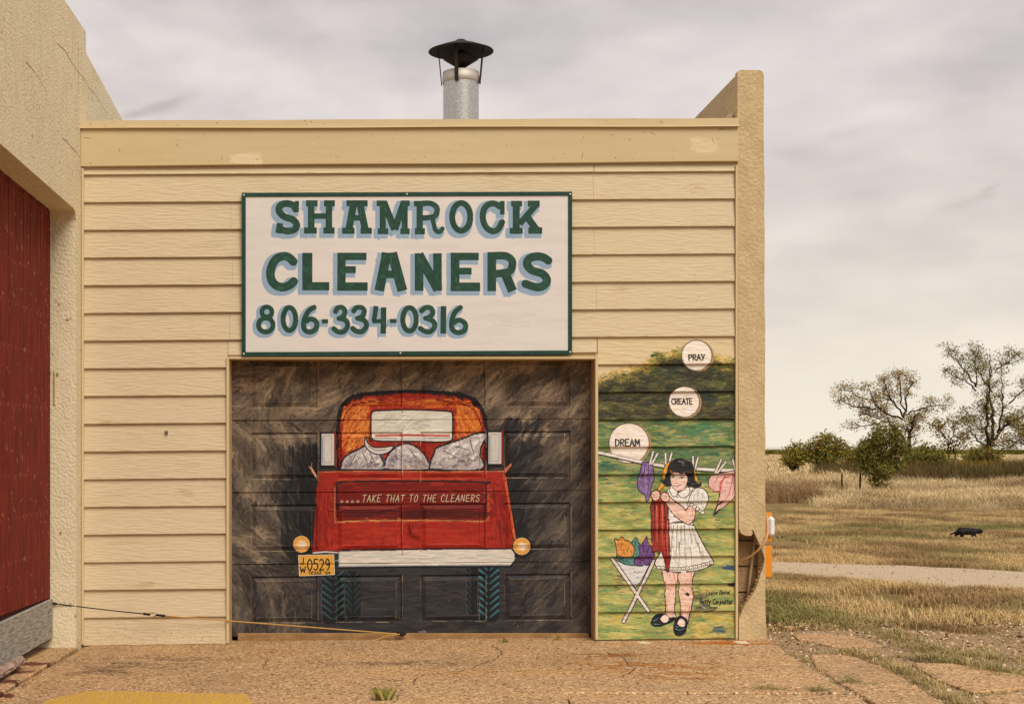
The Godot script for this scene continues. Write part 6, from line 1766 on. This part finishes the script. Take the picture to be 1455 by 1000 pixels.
func tree(called: String, label: String, category: String, dist: float, base: Array, limbs: Array, o: Dictionary, group := ""):
	var z := EYE.z - dist
	var k := dist / FOCAL
	var at2 := func(u, v, dz): return at(1080.0 + u / 3.88, 470.0 + v / 3.88, z) + Vector3(0, 0, dz)
	var foot := at(1080.0 + base[0] / 3.88, 0, z)
	foot.y = -0.07
	var t := thing(called, label, category, foot, group)
	var wood := new_st(true)
	var leaves := new_st()
	for l in limbs:
		var pts := []
		var dz := 0.0
		var bias: float = rng.randf_range(-1, 1) * o.deep
		var n: int = (l.size() - 2) / 2
		for i in n:
			dz = bias * float(i) / max(1, n - 1)
			pts.append(at2.call(l[2 + i * 2], l[3 + i * 2], dz))
		if l[1] > 0.5: pts[0].y = min(pts[0].y, -0.1)
		pts = smooth_path(pts, 4)
		var rad := []
		var thick: float = l[0] * o.get("thick", 0.6)
		for i in pts.size():
			rad.append(lerp(thick, thick * 0.22, float(i) / (pts.size() - 1)))
			if i > 0 and i < pts.size() - 1: pts[i] += Vector3(rng.randfn(), rng.randfn(), rng.randfn()) * k * 1.2
		tube(wood, pts, rad, 6)
		var m: int = o.twigs
		for i in m:
			var f: float = lerp(float(o.start), 1.0, (i + rng.randf()) / m)
			var ix := f * (pts.size() - 1)
			var a: int = min(int(ix), pts.size() - 2)
			var p: Vector3 = pts[a].lerp(pts[a + 1], ix - a)
			var d: Vector3 = (pts[a + 1] - pts[a]).normalized()
			var nd := (d * 0.7 + Vector3(rng.randfn(), rng.randfn() * 0.7 + o.lift, rng.randfn()) * 0.8).normalized()
			twigs(wood, leaves, p, nd, o.len * rng.randf_range(0.6, 1.2) * (1.15 - f * 0.4), max(0.01, rad[a] * 0.4), o.depth, o)
	obj("trunk", done(wood), M.bark, t)
	obj("crown", done(leaves), M.leaf, t)

func bush(label: String, dist: float, u0: float, u1: float, v0: float, v1: float, cols: Array, n: int, size: float, group := ""):
	var z := EYE.z - dist
	var a := at(1080.0 + u0 / 3.88, 470.0 + v1 / 3.88, z)
	var b := at(1080.0 + u1 / 3.88, 470.0 + v0 / 3.88, z)
	var c := Vector3((a.x + b.x) / 2, -0.07, z)
	var w := (b.x - a.x) / 2
	var h := b.y + 0.07
	var t := thing("bush", label, "bush", c, group)
	var wood := new_st(true)
	var leaves := new_st()
	for i in n:
		var g := rng.randf() * TAU
		var e := pow(rng.randf(), 0.6)
		var tip := c + Vector3(cos(g) * w * e, h * (0.35 + 0.62 * rng.randf() * sqrt(max(0.0, 1 - e * e * 0.75))), sin(g) * w * e * 0.8)
		if i % 4 == 0: tube(wood, smooth_path([c + Vector3(cos(g), 0, sin(g)) * 0.1, c.lerp(tip, 0.5) + Vector3(0, h * 0.08, 0), tip], 3), [0.05, 0.045, 0.04, 0.035, 0.03, 0.02, 0.012], 4)
		leaf_clump(leaves, tip, 16, size * 3.4, size, cols)
	obj("stem", done(wood), M.bark, t)
	obj("foliage", done(leaves), M.leaf, t)

func build_trees():
	M.bark = mat(k8(70, 58, 46), 0.95, mixed(256, 256, noise_image(256, 256, 0.08, 111, 3, 1.0, 4.0).get_data(), noise_bytes(256, 256, 0.03, 112, 3), k8(150, 145, 140), k8(255, 250, 245), k8(200, 190, 180), 0.4), null, 0.0, 0.8)
	M.leaf = mat_vc(0.8, 0.35)
	var olive := [lin(112, 102, 52), lin(92, 88, 46), lin(132, 116, 62), lin(78, 76, 40)]
	var tawny := [lin(138, 118, 66), lin(116, 100, 54), lin(152, 128, 76), lin(96, 86, 46)]
	var green := [lin(108, 104, 48), lin(90, 90, 42), lin(126, 114, 56), lin(74, 76, 36)]
	tree("cottonwood_tree", "leaning cottonwood tree with sparse tawny crown behind the green bush tree", "tree", 95.0, [800, 660], [
		[0.26, 1.0, 805, 670, 798, 600, 793, 530, 796, 470], [0.13, 0.0, 800, 600, 765, 550, 700, 505, 600, 520, 490, 540], [0.12, 0.0, 795, 480, 745, 400, 700, 375, 650, 362],
		[0.13, 0.0, 797, 470, 828, 385, 868, 300, 880, 262], [0.1, 0.0, 800, 460, 880, 430, 940, 410, 990, 415], [0.13, 0.0, 790, 490, 650, 430, 600, 380, 560, 300], [0.1, 0.0, 640, 430, 540, 420, 470, 400, 420, 388],
		[0.1, 0.0, 797, 460, 785, 340, 792, 260, 795, 225], [0.07, 0.0, 800, 570, 850, 525, 905, 465], [0.08, 0.0, 740, 400, 700, 320, 690, 280], [0.07, 0.0, 600, 380, 530, 340, 495, 305], [0.07, 0.0, 700, 505, 640, 470, 590, 440], [0.08, 0.0, 770, 555, 720, 520, 690, 450]],
		{"deep": 2.2, "twigs": 16, "start": 0.25, "len": 0.42, "depth": 2, "lift": 0.25, "leafy": 0.62, "n": 7, "spread": 0.34, "size": 0.075, "cols": tawny}, "far trees on the grassland")
	tree("cottonwood_tree", "tallest cottonwood tree with upright limbs at the right edge", "tree", 95.0, [1270, 690], [
		[0.34, 1.0, 1268, 700, 1266, 650, 1262, 600], [0.19, 0.0, 1262, 640, 1235, 560, 1215, 470, 1200, 370, 1190, 300], [0.11, 0.0, 1192, 310, 1150, 220, 1110, 150, 1070, 85], [0.2, 0.0, 1275, 620, 1293, 520, 1295, 430, 1282, 330, 1300, 220, 1310, 150],
		[0.16, 0.0, 1290, 600, 1340, 530, 1400, 480, 1470, 440], [0.12, 0.0, 1250, 645, 1190, 615, 1140, 580, 1100, 548, 1050, 500], [0.09, 0.0, 1195, 330, 1120, 275, 1060, 255, 1010, 242], [0.13, 0.0, 1310, 560, 1370, 420, 1395, 300, 1410, 150],
		[0.08, 0.0, 1284, 340, 1240, 240, 1215, 150], [0.08, 0.0, 1195, 300, 1185, 200, 1165, 110], [0.09, 0.0, 1375, 400, 1430, 320, 1460, 250], [0.07, 0.0, 1292, 470, 1240, 420, 1170, 460], [0.08, 0.0, 1300, 230, 1340, 170, 1370, 140], [0.1, 0.0, 1300, 680, 1340, 640, 1385, 595], [0.08, 0.0, 1240, 560, 1200, 520, 1160, 470], [0.08, 0.0, 1330, 545, 1360, 520, 1420, 540]],
		{"deep": 2.6, "twigs": 17, "start": 0.2, "len": 0.45, "depth": 2, "lift": 0.4, "leafy": 0.6, "n": 7, "spread": 0.34, "size": 0.075, "cols": olive}, "far trees on the grassland")
	tree("cottonwood_tree", "small crooked tree between the two larger cottonwoods", "tree", 98.0, [1045, 690], [
		[0.13, 1.0, 1045, 700, 1045, 660, 1048, 620], [0.08, 0.0, 1048, 630, 1010, 580, 970, 550], [0.08, 0.0, 1048, 620, 1060, 560, 1040, 500], [0.07, 0.0, 1048, 625, 1090, 600, 1130, 590], [0.06, 0.0, 1020, 590, 1000, 540, 1010, 510], [0.1, 1.0, 1085, 700, 1080, 660, 1110, 620, 1140, 600]],
		{"deep": 1.2, "twigs": 9, "start": 0.3, "len": 0.5, "depth": 1, "lift": 0.2, "leafy": 0.9, "n": 8, "spread": 0.4, "size": 0.1, "cols": tawny}, "far trees on the grassland")
	tree("cottonwood_tree", "yellowish tree cut off by the right edge of the view", "tree", 90.0, [1490, 690], [
		[0.16, 1.0, 1490, 700, 1485, 620, 1480, 560], [0.1, 0.0, 1484, 600, 1450, 550, 1420, 520], [0.1, 0.0, 1482, 580, 1520, 520, 1560, 480], [0.08, 0.0, 1484, 640, 1450, 610, 1415, 600], [0.1, 0.0, 1480, 570, 1480, 500, 1470, 450]],
		{"deep": 1.6, "twigs": 12, "start": 0.2, "len": 0.65, "depth": 1, "lift": 0.2, "leafy": 0.95, "n": 9, "spread": 0.42, "size": 0.1, "cols": tawny}, "far trees on the grassland")
	tree("bush_tree", "dense low green bush tree standing in the dry grass", "tree", 50.0, [632, 880], [
		[0.09, 1.0, 632, 885, 636, 820, 640, 770], [0.06, 0.0, 634, 830, 600, 760, 575, 700], [0.06, 0.0, 638, 800, 690, 740, 730, 690], [0.06, 0.0, 640, 780, 655, 690, 670, 610], [0.05, 0.0, 640, 790, 610, 690, 605, 620], [0.05, 0.0, 636, 820, 690, 770, 730, 740], [0.05, 0.0, 655, 690, 700, 620, 715, 570], [0.05, 0.0, 640, 740, 620, 640, 630, 560], [0.04, 0.0, 690, 740, 730, 670, 750, 630], [0.04, 0.0, 600, 760, 570, 700, 575, 640]],
		{"deep": 0.9, "twigs": 24, "start": 0.3, "len": 0.2, "depth": 1, "lift": 0.25, "leafy": 1.0, "n": 16, "spread": 0.24, "size": 0.05, "cols": green})
	bush("small round olive bush at the left end of the bushes", 80.0, 128, 255, 612, 752, [lin(116, 108, 48), lin(96, 94, 42), lin(138, 122, 56)], 110, 0.085, "bushes on the grassland")
	bush("wide olive bush between small round bush and green bush tree", 80.0, 240, 482, 560, 752, [lin(112, 104, 46), lin(94, 90, 40), lin(136, 118, 52), lin(84, 80, 38)], 240, 0.085, "bushes on the grassland")
	bush("rounded green bush right of the green bush tree", 74.0, 800, 1040, 622, 720, [lin(104, 100, 46), lin(88, 88, 42), lin(124, 110, 54)], 200, 0.085, "bushes on the grassland")
	bush("low bush half hidden left of the green bush tree", 84.0, 480, 600, 640, 740, [lin(118, 106, 50), lin(100, 92, 44), lin(140, 120, 60)], 110, 0.085, "bushes on the grassland")
	bush("low bush under the tallest cottonwood", 84.0, 1130, 1330, 630, 720, [lin(100, 94, 44), lin(86, 82, 40), lin(122, 106, 52)], 150, 0.085, "bushes on the grassland")

# ------------------------------------------------------------------ grass and weeds (nobody could count them)
func clump(n: int, h: float, spread: float, wd: float, lean: float, seed_: int) -> ArrayMesh:
	var g := RandomNumberGenerator.new()
	g.seed = seed_
	var st := new_st()
	for i in n:
		var b := Vector3(g.randfn() * spread, 0, g.randfn() * spread)
		var a := g.randf() * TAU
		var ln := h * g.randf_range(0.5, 1.15)
		var out := Vector3(cos(a), 0, sin(a)) * ln * lean * g.randf_range(0.3, 1.5)
		var s := Vector3(-sin(a), 0, cos(a)) * wd * g.randf_range(0.6, 1.3)
		var m := b + out * 0.35 + Vector3(0, ln * 0.6, 0)
		var t := b + out + Vector3(0, ln * (1.0 - lean * 0.25), 0)
		var v := g.randf_range(0.72, 1.2)
		st.set_color(Color(v, v, v))
		tri(st, b - s, b + s, m + s * 0.7)
		tri(st, b - s, m + s * 0.7, m - s * 0.7)
		tri(st, m - s * 0.7, m + s * 0.7, t)
	return done(st)
func scatter(called: String, label: String, category: String, mesh: ArrayMesh, spots: Array, m: Material):
	var mm := MultiMesh.new()
	mm.transform_format = MultiMesh.TRANSFORM_3D
	mm.use_colors = true
	mm.mesh = mesh
	mm.instance_count = spots.size()
	for i in spots.size():
		var s: Array = spots[i]
		var b := Basis(Vector3.UP, rng.randf() * TAU).scaled(Vector3(s[1], s[1] * rng.randf_range(0.75, 1.25), s[1]))
		mm.set_instance_transform(i, Transform3D(b, s[0]))
		mm.set_instance_color(i, s[2])
	var o := MultiMeshInstance3D.new()
	o.name = numbered(called)
	o.multimesh = mm
	o.material_override = m
	add_child(o)
	tag(o, label, category, "", "stuff")

func done_pebble() -> ArrayMesh:
	var st := new_st()
	lathe(st, [[0.0, 0.012], [0.011, 0.009], [0.016, 0.0], [0.011, -0.008]], Vector3.ZERO, 5)
	return done(st)
func build_grass():
	var gm := mat_vc(0.85, 0.3)
	var nz := FastNoiseLite.new()
	nz.seed = 8; nz.frequency = 0.16; nz.fractal_octaves = 3
	var nz2 := FastNoiseLite.new()
	nz2.seed = 28; nz2.frequency = 0.5; nz2.fractal_octaves = 3
	var straw := lin(216, 188, 136)
	var pale := lin(240, 220, 176)
	var brown := lin(150, 120, 84)
	var green := lin(128, 130, 74)
	# the road and the soil stay clear
	var clear := func(x: float, z: float) -> bool:
		var zf: float = lerp(-8.75, -7.0, (x - 5.2) / 2.7)
		var zn: float = lerp(-6.35, -4.5, (x - 4.6) / 2.0)
		var e := nz2.get_noise_2d(x, z) * 0.35
		return z > zf + e and z < zn + e
	# short lawn from the forecourt to the tall grass
	var spots := []
	var spots2 := []
	for i in 150000:
		var z := 0.6 - pow(rng.randf(), 1.35) * 26.0
		var d := EYE.z - z
		var x := rng.randf_range(1040.0, 1540.0) if i < 95000 else rng.randf_range(860.0, 1950.0)
		x = (x - PX) * d / FOCAL + rng.randf_range(-0.4, 0.4)
		if clear.call(x, z): continue
		if absf(z + 12.9) < 0.5 and x > 9.2 and x < 10.3: continue
		if z > -0.75 + nz2.get_noise_2d(x * 2, z * 2) * 0.7 + clamp((x - 4.0) * 0.12, 0.0, 0.3): continue
		if x < 3.05 and z > -9.3: continue
		var dens := 0.66 + nz2.get_noise_2d(x * 0.7 + 5, z * 0.8) * 1.3
		if z < -9 : dens -= 0.15
		if rng.randf() > dens: continue
		var g := nz.get_noise_2d(x * 1.6 + 40, z * 1.6)
		var near: float = clamp((z + 5.6) / 2.0, 0.0, 1.0) * clamp((0.2 - z) / 0.8, 0.0, 1.0)
		var strip: float = exp(-pow((z + 15.8) / 1.2, 2.0)) * clamp((x - 6.4) / 1.2, 0.0, 1.0)
		var t: float = clamp(g * 1.5 + near * 0.42 + strip * 0.55 - 0.16 + rng.randfn() * 0.12, 0.0, 0.85)
		var c := straw.lerp(brown, clamp(0.35 - nz2.get_noise_2d(x, z) * 1.6, 0, 0.85)).lerp(green, t)
		c *= rng.randf_range(0.75, 1.2)
		spots.append([Vector3(x, -0.072, z), rng.randf_range(0.6, 1.25) * (1.0 + near * 0.45), Color(c.r, c.g, c.b)])
	scatter("lawn_grass", "short dry grass with green patches beside the gravel track", "grass", clump(9, 0.075, 0.05, 0.0026, 0.9, 1), spots, gm)
	# tall straw-coloured grass
	spots = []
	for i in 46000:
		var z := -24.0 - rng.randf() * 34.0
		var d := EYE.z - z
		var x := ((rng.randf_range(1050.0, 1540.0) if i < 27000 else rng.randf_range(780.0, 1950.0)) - PX) * d / FOCAL
		var px := PX + x * FOCAL / d
		var edge: float = -24.6 + nz.get_noise_2d(x * 1.2, 3.0) * 2.2 - clamp((1190.0 - px) / 80.0, 0.0, 1.0) * 7.0
		if z > edge: continue
		var dens := 0.85 + nz.get_noise_2d(x * 0.8, z * 0.9) * 1.3
		if rng.randf() > dens: continue
		if z > -42.5 and z < -36 and absf(px - 1210) < 30: continue
		if z > -45 and z < -35 and absf(px - 1243) < 16: continue
		var c := straw.lerp(pale, clamp(0.5 + nz2.get_noise_2d(x, z), 0, 1)).lerp(brown, clamp(nz.get_noise_2d(x * 0.9 + 9, z * 0.7) * 1.6, 0.0, 0.55))
		if px < 1160 and z > -40: c = c.lerp(lin(150, 120, 82), 0.5)
		c *= rng.randf_range(0.8, 1.15)
		spots.append([Vector3(x, -0.08, z), rng.randf_range(0.6, 1.2) * (0.85 + nz.get_noise_2d(x * 2, z * 2) * 0.7) * (0.72 if z > -41 else 1.0), Color(c.r, c.g, c.b)])
	scatter("tall_grass", "tall straw coloured grass across the open field", "grass", clump(16, 0.44, 0.16, 0.006, 0.6, 2), spots, gm)
	spots = []
	for i in 14000:
		var d := 68.0 + pow(rng.randf(), 1.5) * 250.0
		var x := (rng.randf_range(780.0, 1950.0) - PX) * d / FOCAL
		var c := straw.lerp(pale, clamp(0.5 + nz2.get_noise_2d(x * 0.2, d * 0.2), 0, 1)) * rng.randf_range(0.8, 1.1)
		spots.append([Vector3(x, -0.1, EYE.z - d), rng.randf_range(0.7, 1.3), Color(c.r, c.g, c.b)])
	scatter("far_grass", "pale dry grass in the far part of the field", "grass", clump(16, 0.42, 0.5, 0.035, 0.6, 12), spots, gm)
	# darker weeds in front of the trees
	spots = []
	for i in 14000:
		var z := -46.0 - rng.randf() * 32.0
		var d := EYE.z - z
		var px := rng.randf_range(1165.0, 1540.0) if i < 9000 else rng.randf_range(1540.0, 1950.0)
		var x := (px - PX) * d / FOCAL
		if px < 1275 and (z > -58 or rng.randf() < 0.4): continue
		if z > -47.5 + nz.get_noise_2d(x, 9.0) * 4.0: continue
		var c := lin(112, 92, 58).lerp(lin(90, 84, 46), clamp(0.5 + nz.get_noise_2d(x, z), 0, 1))
		if px > 1360 and px < 1425 and z < -56 and rng.randf() < 0.4: c = lin(168, 140, 42)
		c *= rng.randf_range(0.7, 1.2)
		spots.append([Vector3(x, -0.08, z), rng.randf_range(0.6, 1.1), Color(c.r, c.g, c.b)])
	scatter("weeds", "brown and olive weeds standing in front of the far trees", "weeds", clump(20, 0.95, 0.2, 0.012, 0.45, 3), spots, gm)
	spots = []
	for i in 1500:
		var x := rng.randf_range(3.0, 12.0)
		var k := rng.randf()
		var z: float = lerp(lerp(-8.75, -7.0, (x - 5.2) / 2.7), lerp(-6.35, -4.5, (x - 4.6) / 2.0), k)
		if absf(k - 0.5) < 0.36 and rng.randf() < 0.5: continue
		var c: Color = [lin(196, 178, 156), lin(170, 150, 128), lin(212, 196, 174), lin(154, 134, 112)][rng.randi() % 4]
		spots.append([Vector3(x + rng.randfn() * 0.1, -0.06, z + rng.randfn() * 0.12), rng.randf_range(0.3, 0.9), c])
	var peb := new_st()
	lathe(peb, [[0.0, 0.014], [0.012, 0.01], [0.017, 0.0], [0.012, -0.008]], Vector3.ZERO, 6)
	scatter("track_stones", "loose pale stones scattered on the gravel track", "gravel", done(peb), spots, gm)
	# distant scrub along the horizon
	spots = []
	for i in 11000:
		var d := rng.randf_range(300.0, 620.0)
		var x := (rng.randf_range(700.0, 1950.0) - PX) * d / FOCAL
		var c := lin(108, 104, 38) * rng.randf_range(0.75, 1.2)
		spots.append([Vector3(x, -0.1, EYE.z - d), rng.randf_range(0.7, 1.25), Color(c.r, c.g, c.b)])
	scatter("distant_scrub", "olive scrub and crops along the horizon", "scrub", clump(14, 1.0, 1.0, 0.22, 0.6, 4), spots, gm)
	# dead brush behind the pillar
	spots = []
	for i in 420:
		var d := rng.randf_range(40.0, 52.0)
		var px := rng.randf_range(1080.0, 1165.0)
		var c := lin(156, 126, 90) * rng.randf_range(0.6, 1.3)
		spots.append([Vector3((px - PX) * d / FOCAL, -0.08, EYE.z - d), rng.randf_range(0.5, 1.0), Color(c.r, c.g, c.b)])
	scatter("dead_brush", "tangle of brown dead brush behind the stucco pillar", "brush", clump(16, 0.55, 0.2, 0.006, 1.0, 5), spots, gm)
	# grass in the joints of the broken concrete
	spots = []
	var run := func(pts: Array, n: int, w: float, sc: float, gr: float):
		var path := V(pts)
		for i in n:
			var k := rng.randf() * (path.size() - 1)
			var a: int = min(int(k), path.size() - 2)
			var q: Vector2 = path[a].lerp(path[a + 1], k - a)
			var p := on_ground(q.x, q.y)
			p += Vector3(rng.randfn() * w, -0.045, rng.randfn() * w)
			var c := straw.lerp(green, clamp(gr + rng.randfn() * 0.25, 0.0, 1.0)) * rng.randf_range(0.75, 1.15)
			spots.append([p, sc * rng.randf_range(0.5, 1.2), Color(c.r, c.g, c.b)])
	run.call([1118, 930, 1135, 938, 1150, 944], 50, 0.03, 0.85, 0.5)
	run.call([1150, 946, 1180, 962, 1205, 977], 60, 0.03, 0.7, 0.35)
	run.call([1195, 968, 1215, 970, 1240, 972], 60, 0.05, 0.9, 0.75)
	run.call([1205, 925, 1225, 930, 1250, 938, 1275, 950, 1300, 960, 1325, 975, 1350, 990, 1375, 1004], 420, 0.045, 1.05, 0.3)
	run.call([1300, 935, 1325, 935, 1345, 940, 1380, 945, 1420, 955, 1460, 960], 330, 0.07, 1.1, 0.55)
	run.call([1265, 898, 1280, 905, 1310, 920, 1340, 925, 1400, 932, 1460, 940], 320, 0.09, 1.1, 0.45)
	run.call([1200, 890, 1230, 893, 1260, 898], 60, 0.06, 0.9, 0.5)
	run.call([1090, 893, 1105, 895], 30, 0.05, 0.9, 0.6)
	run.call([1160, 900, 1185, 905], 40, 0.05, 0.7, 0.6)
	run.call([1380, 984, 1410, 985, 1460, 976], 90, 0.04, 0.7, 0.45)
	run.call([1080, 979, 1100, 979, 1118, 980], 60, 0.03, 0.8, 0.8)
	run.call([1140, 981, 1175, 981], 60, 0.03, 0.85, 0.8)
	run.call([872, 983, 890, 982, 912, 983], 50, 0.02, 0.55, 0.75)
	run.call([938, 983, 950, 983], 14, 0.015, 0.4, 0.7)
	run.call([965, 983, 980, 982], 26, 0.02, 0.5, 0.5)
	run.call([1018, 981, 1040, 980], 30, 0.02, 0.5, 0.8)
	run.call([1055, 980, 1190, 980], 60, 0.02, 0.35, 0.4)
	run.call([810, 984, 835, 984], 16, 0.02, 0.45, 0.6)
	for i in 900:
		var px := rng.randf_range(1095.0, 1470.0)
		var py := rng.randf_range(884.0, 935.0)
		var p := on_ground(px, py)
		if nz2.get_noise_2d(p.x * 2.0, p.z * 3.0) < 0.02: continue
		var c := straw.lerp(green, rng.randf() * 0.8) * rng.randf_range(0.7, 1.1)
		spots.append([p + Vector3(0, -0.04, 0), rng.randf_range(0.35, 0.8), Color(c.r, c.g, c.b)])
	var chips := []
	for i in 2600:
		var px := rng.randf_range(1092.0, 1470.0)
		var py := 884.0 + pow(rng.randf(), 1.6) * 110.0
		var p := on_ground(px, py)
		var c: Color = [lin(196, 168, 130), lin(120, 94, 70), lin(84, 66, 52), lin(222, 204, 176), lin(168, 134, 96)][rng.randi() % 5]
		chips.append([p + Vector3(0, -0.012, 0), rng.randf_range(0.25, 1.1) * (1.6 if rng.randf() < 0.05 else 0.8), c])
	scatter("rubble", "crumbs of broken concrete and gravel round the broken slabs", "rubble", done_pebble(), chips, gm)
	scatter("crack_grass", "grass and weeds growing in the joints of the broken concrete", "grass", clump(10, 0.1, 0.025, 0.0028, 0.75, 6), spots, gm)
	var i2 := 0
	for q in [[545.0, 994.0, 16, 0.8, "green grass tuft sprouting from bare concrete at the bottom edge"], [718.0, 911.0, 5, 0.4, "tiny green tuft at the foot of the garage door, left one"], [792.0, 909.0, 5, 0.45, "thin dry tuft at the foot of the garage door near its right jamb"]]:
		var st := new_st()
		var p := on_ground(q[0], q[1])
		var g := RandomNumberGenerator.new()
		g.seed = 70 + i2
		for k in q[2] * 5:
			var a := g.randf() * TAU
			var ln: float = 0.075 * q[3] * g.randf_range(0.5, 1.3)
			var b := p + Vector3(g.randfn() * 0.03 * q[3], -0.03 + gy(p.x, p.z), g.randfn() * 0.012)
			var o := Vector3(cos(a), 0, sin(a)) * ln * g.randf_range(0.2, 1.0)
			var s := Vector3(-sin(a), 0, cos(a)) * 0.0022
			var c := lin(104, 118, 50).lerp(lin(186, 158, 100), g.randf() if i2 < 2 else 0.8)
			st.set_color(c)
			tri(st, b - s, b + s, b + o * 0.4 + s * 0.7 + Vector3(0, ln * 0.7 + 0.03, 0))
			tri(st, b - s, b + o * 0.4 + s * 0.7 + Vector3(0, ln * 0.7 + 0.03, 0), b + o + Vector3(0, ln + 0.03, 0))
		tag(obj("grass_tuft", done(st), gm), q[4], "grass tuft", "single grass tufts on the forecourt")
		i2 += 1

# ------------------------------------------------------------------ the cat
func build_cat():
	var D := 24.2
	var k := D / FOCAL
	var z := EYE.z - D
	var c0 := at(1345.0, 762.5, z)
	var gx := func(u): return (u / 20.786) * k              # zoomed drawing units to metres from the tail tip
	var gyy := func(v): return (560.0 - v) / 20.786 * k - 0.06 + 0.06
	var b := []                                              # a, b, ra, rb in the cat's own metres
	var J := func(u, v, dz): return Vector3(gx.call(u), gyy.call(v), dz)
	b.append([J.call(430, 395, 0), J.call(600, 405, 0), 0.062, 0.06])
	b.append([J.call(600, 405, 0), J.call(780, 410, 0), 0.06, 0.058])
	b.append([J.call(780, 410, 0), J.call(870, 405, 0), 0.058, 0.045])
	b.append([J.call(870, 405, 0), J.call(960, 400, 0), 0.042, 0.036])
	b.append([J.call(985, 402, 0), J.call(1010, 405, 0), 0.046, 0.042])
	b.append([J.call(1010, 415, 0), J.call(1048, 425, 0), 0.034, 0.02])
	for s in [-1.0, 1.0]:
		b.append([J.call(985, 375, s * 0.028), J.call(1010, 343, s * 0.032), 0.016, 0.004])
	b.append([J.call(400, 375, 0), J.call(330, 410, 0), 0.028, 0.02])
	b.append([J.call(330, 410, 0), J.call(250, 455, 0), 0.02, 0.017])
	b.append([J.call(250, 455, 0), J.call(110, 495, 0.01), 0.017, 0.011])
	b.append([J.call(430, 430, 0.04), J.call(450, 500, 0.045), 0.048, 0.03])
	b.append([J.call(450, 500, 0.045), J.call(400, 530, 0.045), 0.028, 0.016])
	b.append([J.call(400, 530, 0.045), J.call(440, 556, 0.045), 0.016, 0.014])
	b.append([J.call(410, 430, -0.04), J.call(370, 490, -0.045), 0.045, 0.026])
	b.append([J.call(370, 490, -0.045), J.call(310, 520, -0.045), 0.022, 0.014])
	b.append([J.call(310, 520, -0.045), J.call(300, 545, -0.045), 0.014, 0.013])
	b.append([J.call(790, 440, 0.035), J.call(740, 500, 0.04), 0.038, 0.022])
	b.append([J.call(740, 500, 0.04), J.call(745, 552, 0.04), 0.02, 0.014])
	b.append([J.call(820, 440, -0.035), J.call(865, 500, -0.04), 0.036, 0.022])
	b.append([J.call(865, 500, -0.04), J.call(900, 552, -0.04), 0.02, 0.013])
	var mesh := nets(b, 0.009, 0.012)
	var o := obj("cat", mesh, mat(k8(26, 23, 22), 0.7))
	o.position = Vector3(c0.x, -0.012, z)
	tag(o, "black cat slinking across the dry grass", "cat")
func nets(bones: Array, cell: float, blend: float) -> ArrayMesh:   # surface nets of smoothly joined tapered capsules
	var lo := Vector3(INF, INF, INF)
	var hi := -lo
	for q in bones:
		for e in 2:
			lo = lo.min(q[e] - Vector3.ONE * (q[2 + e] + cell * 3)); hi = hi.max(q[e] + Vector3.ONE * (q[2 + e] + cell * 3))
	var n: Vector3i = Vector3i(((hi - lo) / cell).ceil()) + Vector3i.ONE
	var f := PackedFloat32Array()
	f.resize(n.x * n.y * n.z)
	f.fill(1.0)
	for q in bones:
		var a: Vector3 = q[0]
		var d: Vector3 = q[1] - a
		var r: float = max(q[2], q[3]) + blend * 3
		var l0 := Vector3i((a.min(q[1]) - Vector3.ONE * r - lo) / cell).clamp(Vector3i.ZERO, n - Vector3i.ONE)
		var l1 := Vector3i((a.max(q[1]) + Vector3.ONE * r - lo) / cell).clamp(Vector3i.ZERO, n - Vector3i.ONE)
		var dd: float = max(d.length_squared(), 1e-9)
		for zz in range(l0.z, l1.z + 1):
			for yy in range(l0.y, l1.y + 1):
				for xx in range(l0.x, l1.x + 1):
					var p := lo + Vector3(xx, yy, zz) * cell - a
					var t: float = clamp(p.dot(d) / dd, 0.0, 1.0)
					var s := p.distance_to(d * t) - lerpf(q[2], q[3], t)
					var i := xx + n.x * (yy + n.y * zz)
					var h: float = clamp(0.5 + 0.5 * (f[i] - s) / blend, 0.0, 1.0)
					f[i] = lerpf(f[i], s, h) - blend * h * (1.0 - h) if f[i] < 0.9 else s
	var ids := {}
	var verts := PackedVector3Array()
	for zz in n.z - 1:
		for yy in n.y - 1:
			for xx in n.x - 1:
				var sum := Vector3.ZERO
				var m := 0
				var v := []
				for c in 8: v.append(f[(xx + (c & 1)) + n.x * ((yy + ((c >> 1) & 1)) + n.y * (zz + (c >> 2)))])
				for c in 8:
					for bit in [1, 2, 4]:
						if c & bit: continue
						var e: int = c | bit
						if (v[c] < 0) != (v[e] < 0):
							var t: float = v[c] / (v[c] - v[e])
							sum += Vector3(c & 1, (c >> 1) & 1, c >> 2).lerp(Vector3(e & 1, (e >> 1) & 1, e >> 2), t)
							m += 1
				if m:
					ids[Vector3i(xx, yy, zz)] = verts.size()
					verts.append(lo + (Vector3(xx, yy, zz) + sum / m) * cell)
	var st := new_st(true)
	for key in ids:
		for ax in 3:
			var u := Vector3i.ZERO
			var w := Vector3i.ZERO
			var e := Vector3i.ZERO
			e[ax] = 1; u[(ax + 1) % 3] = 1; w[(ax + 2) % 3] = 1
			var k0: Vector3i = key
			var a0 := f[k0.x + n.x * (k0.y + n.y * k0.z)]
			var k1 := k0 + e
			var a1 := f[k1.x + n.x * (k1.y + n.y * k1.z)]
			if (a0 < 0) == (a1 < 0): continue
			if not (ids.has(k0 - u) and ids.has(k0 - w) and ids.has(k0 - u - w)): continue
			var q := [verts[ids[k0]], verts[ids[k0 - u]], verts[ids[k0 - u - w]], verts[ids[k0 - w]]]
			if a0 < 0: q.reverse()
			tri(st, q[0], q[1], q[2])
			tri(st, q[0], q[2], q[3])
	st.index()
	return done(st)
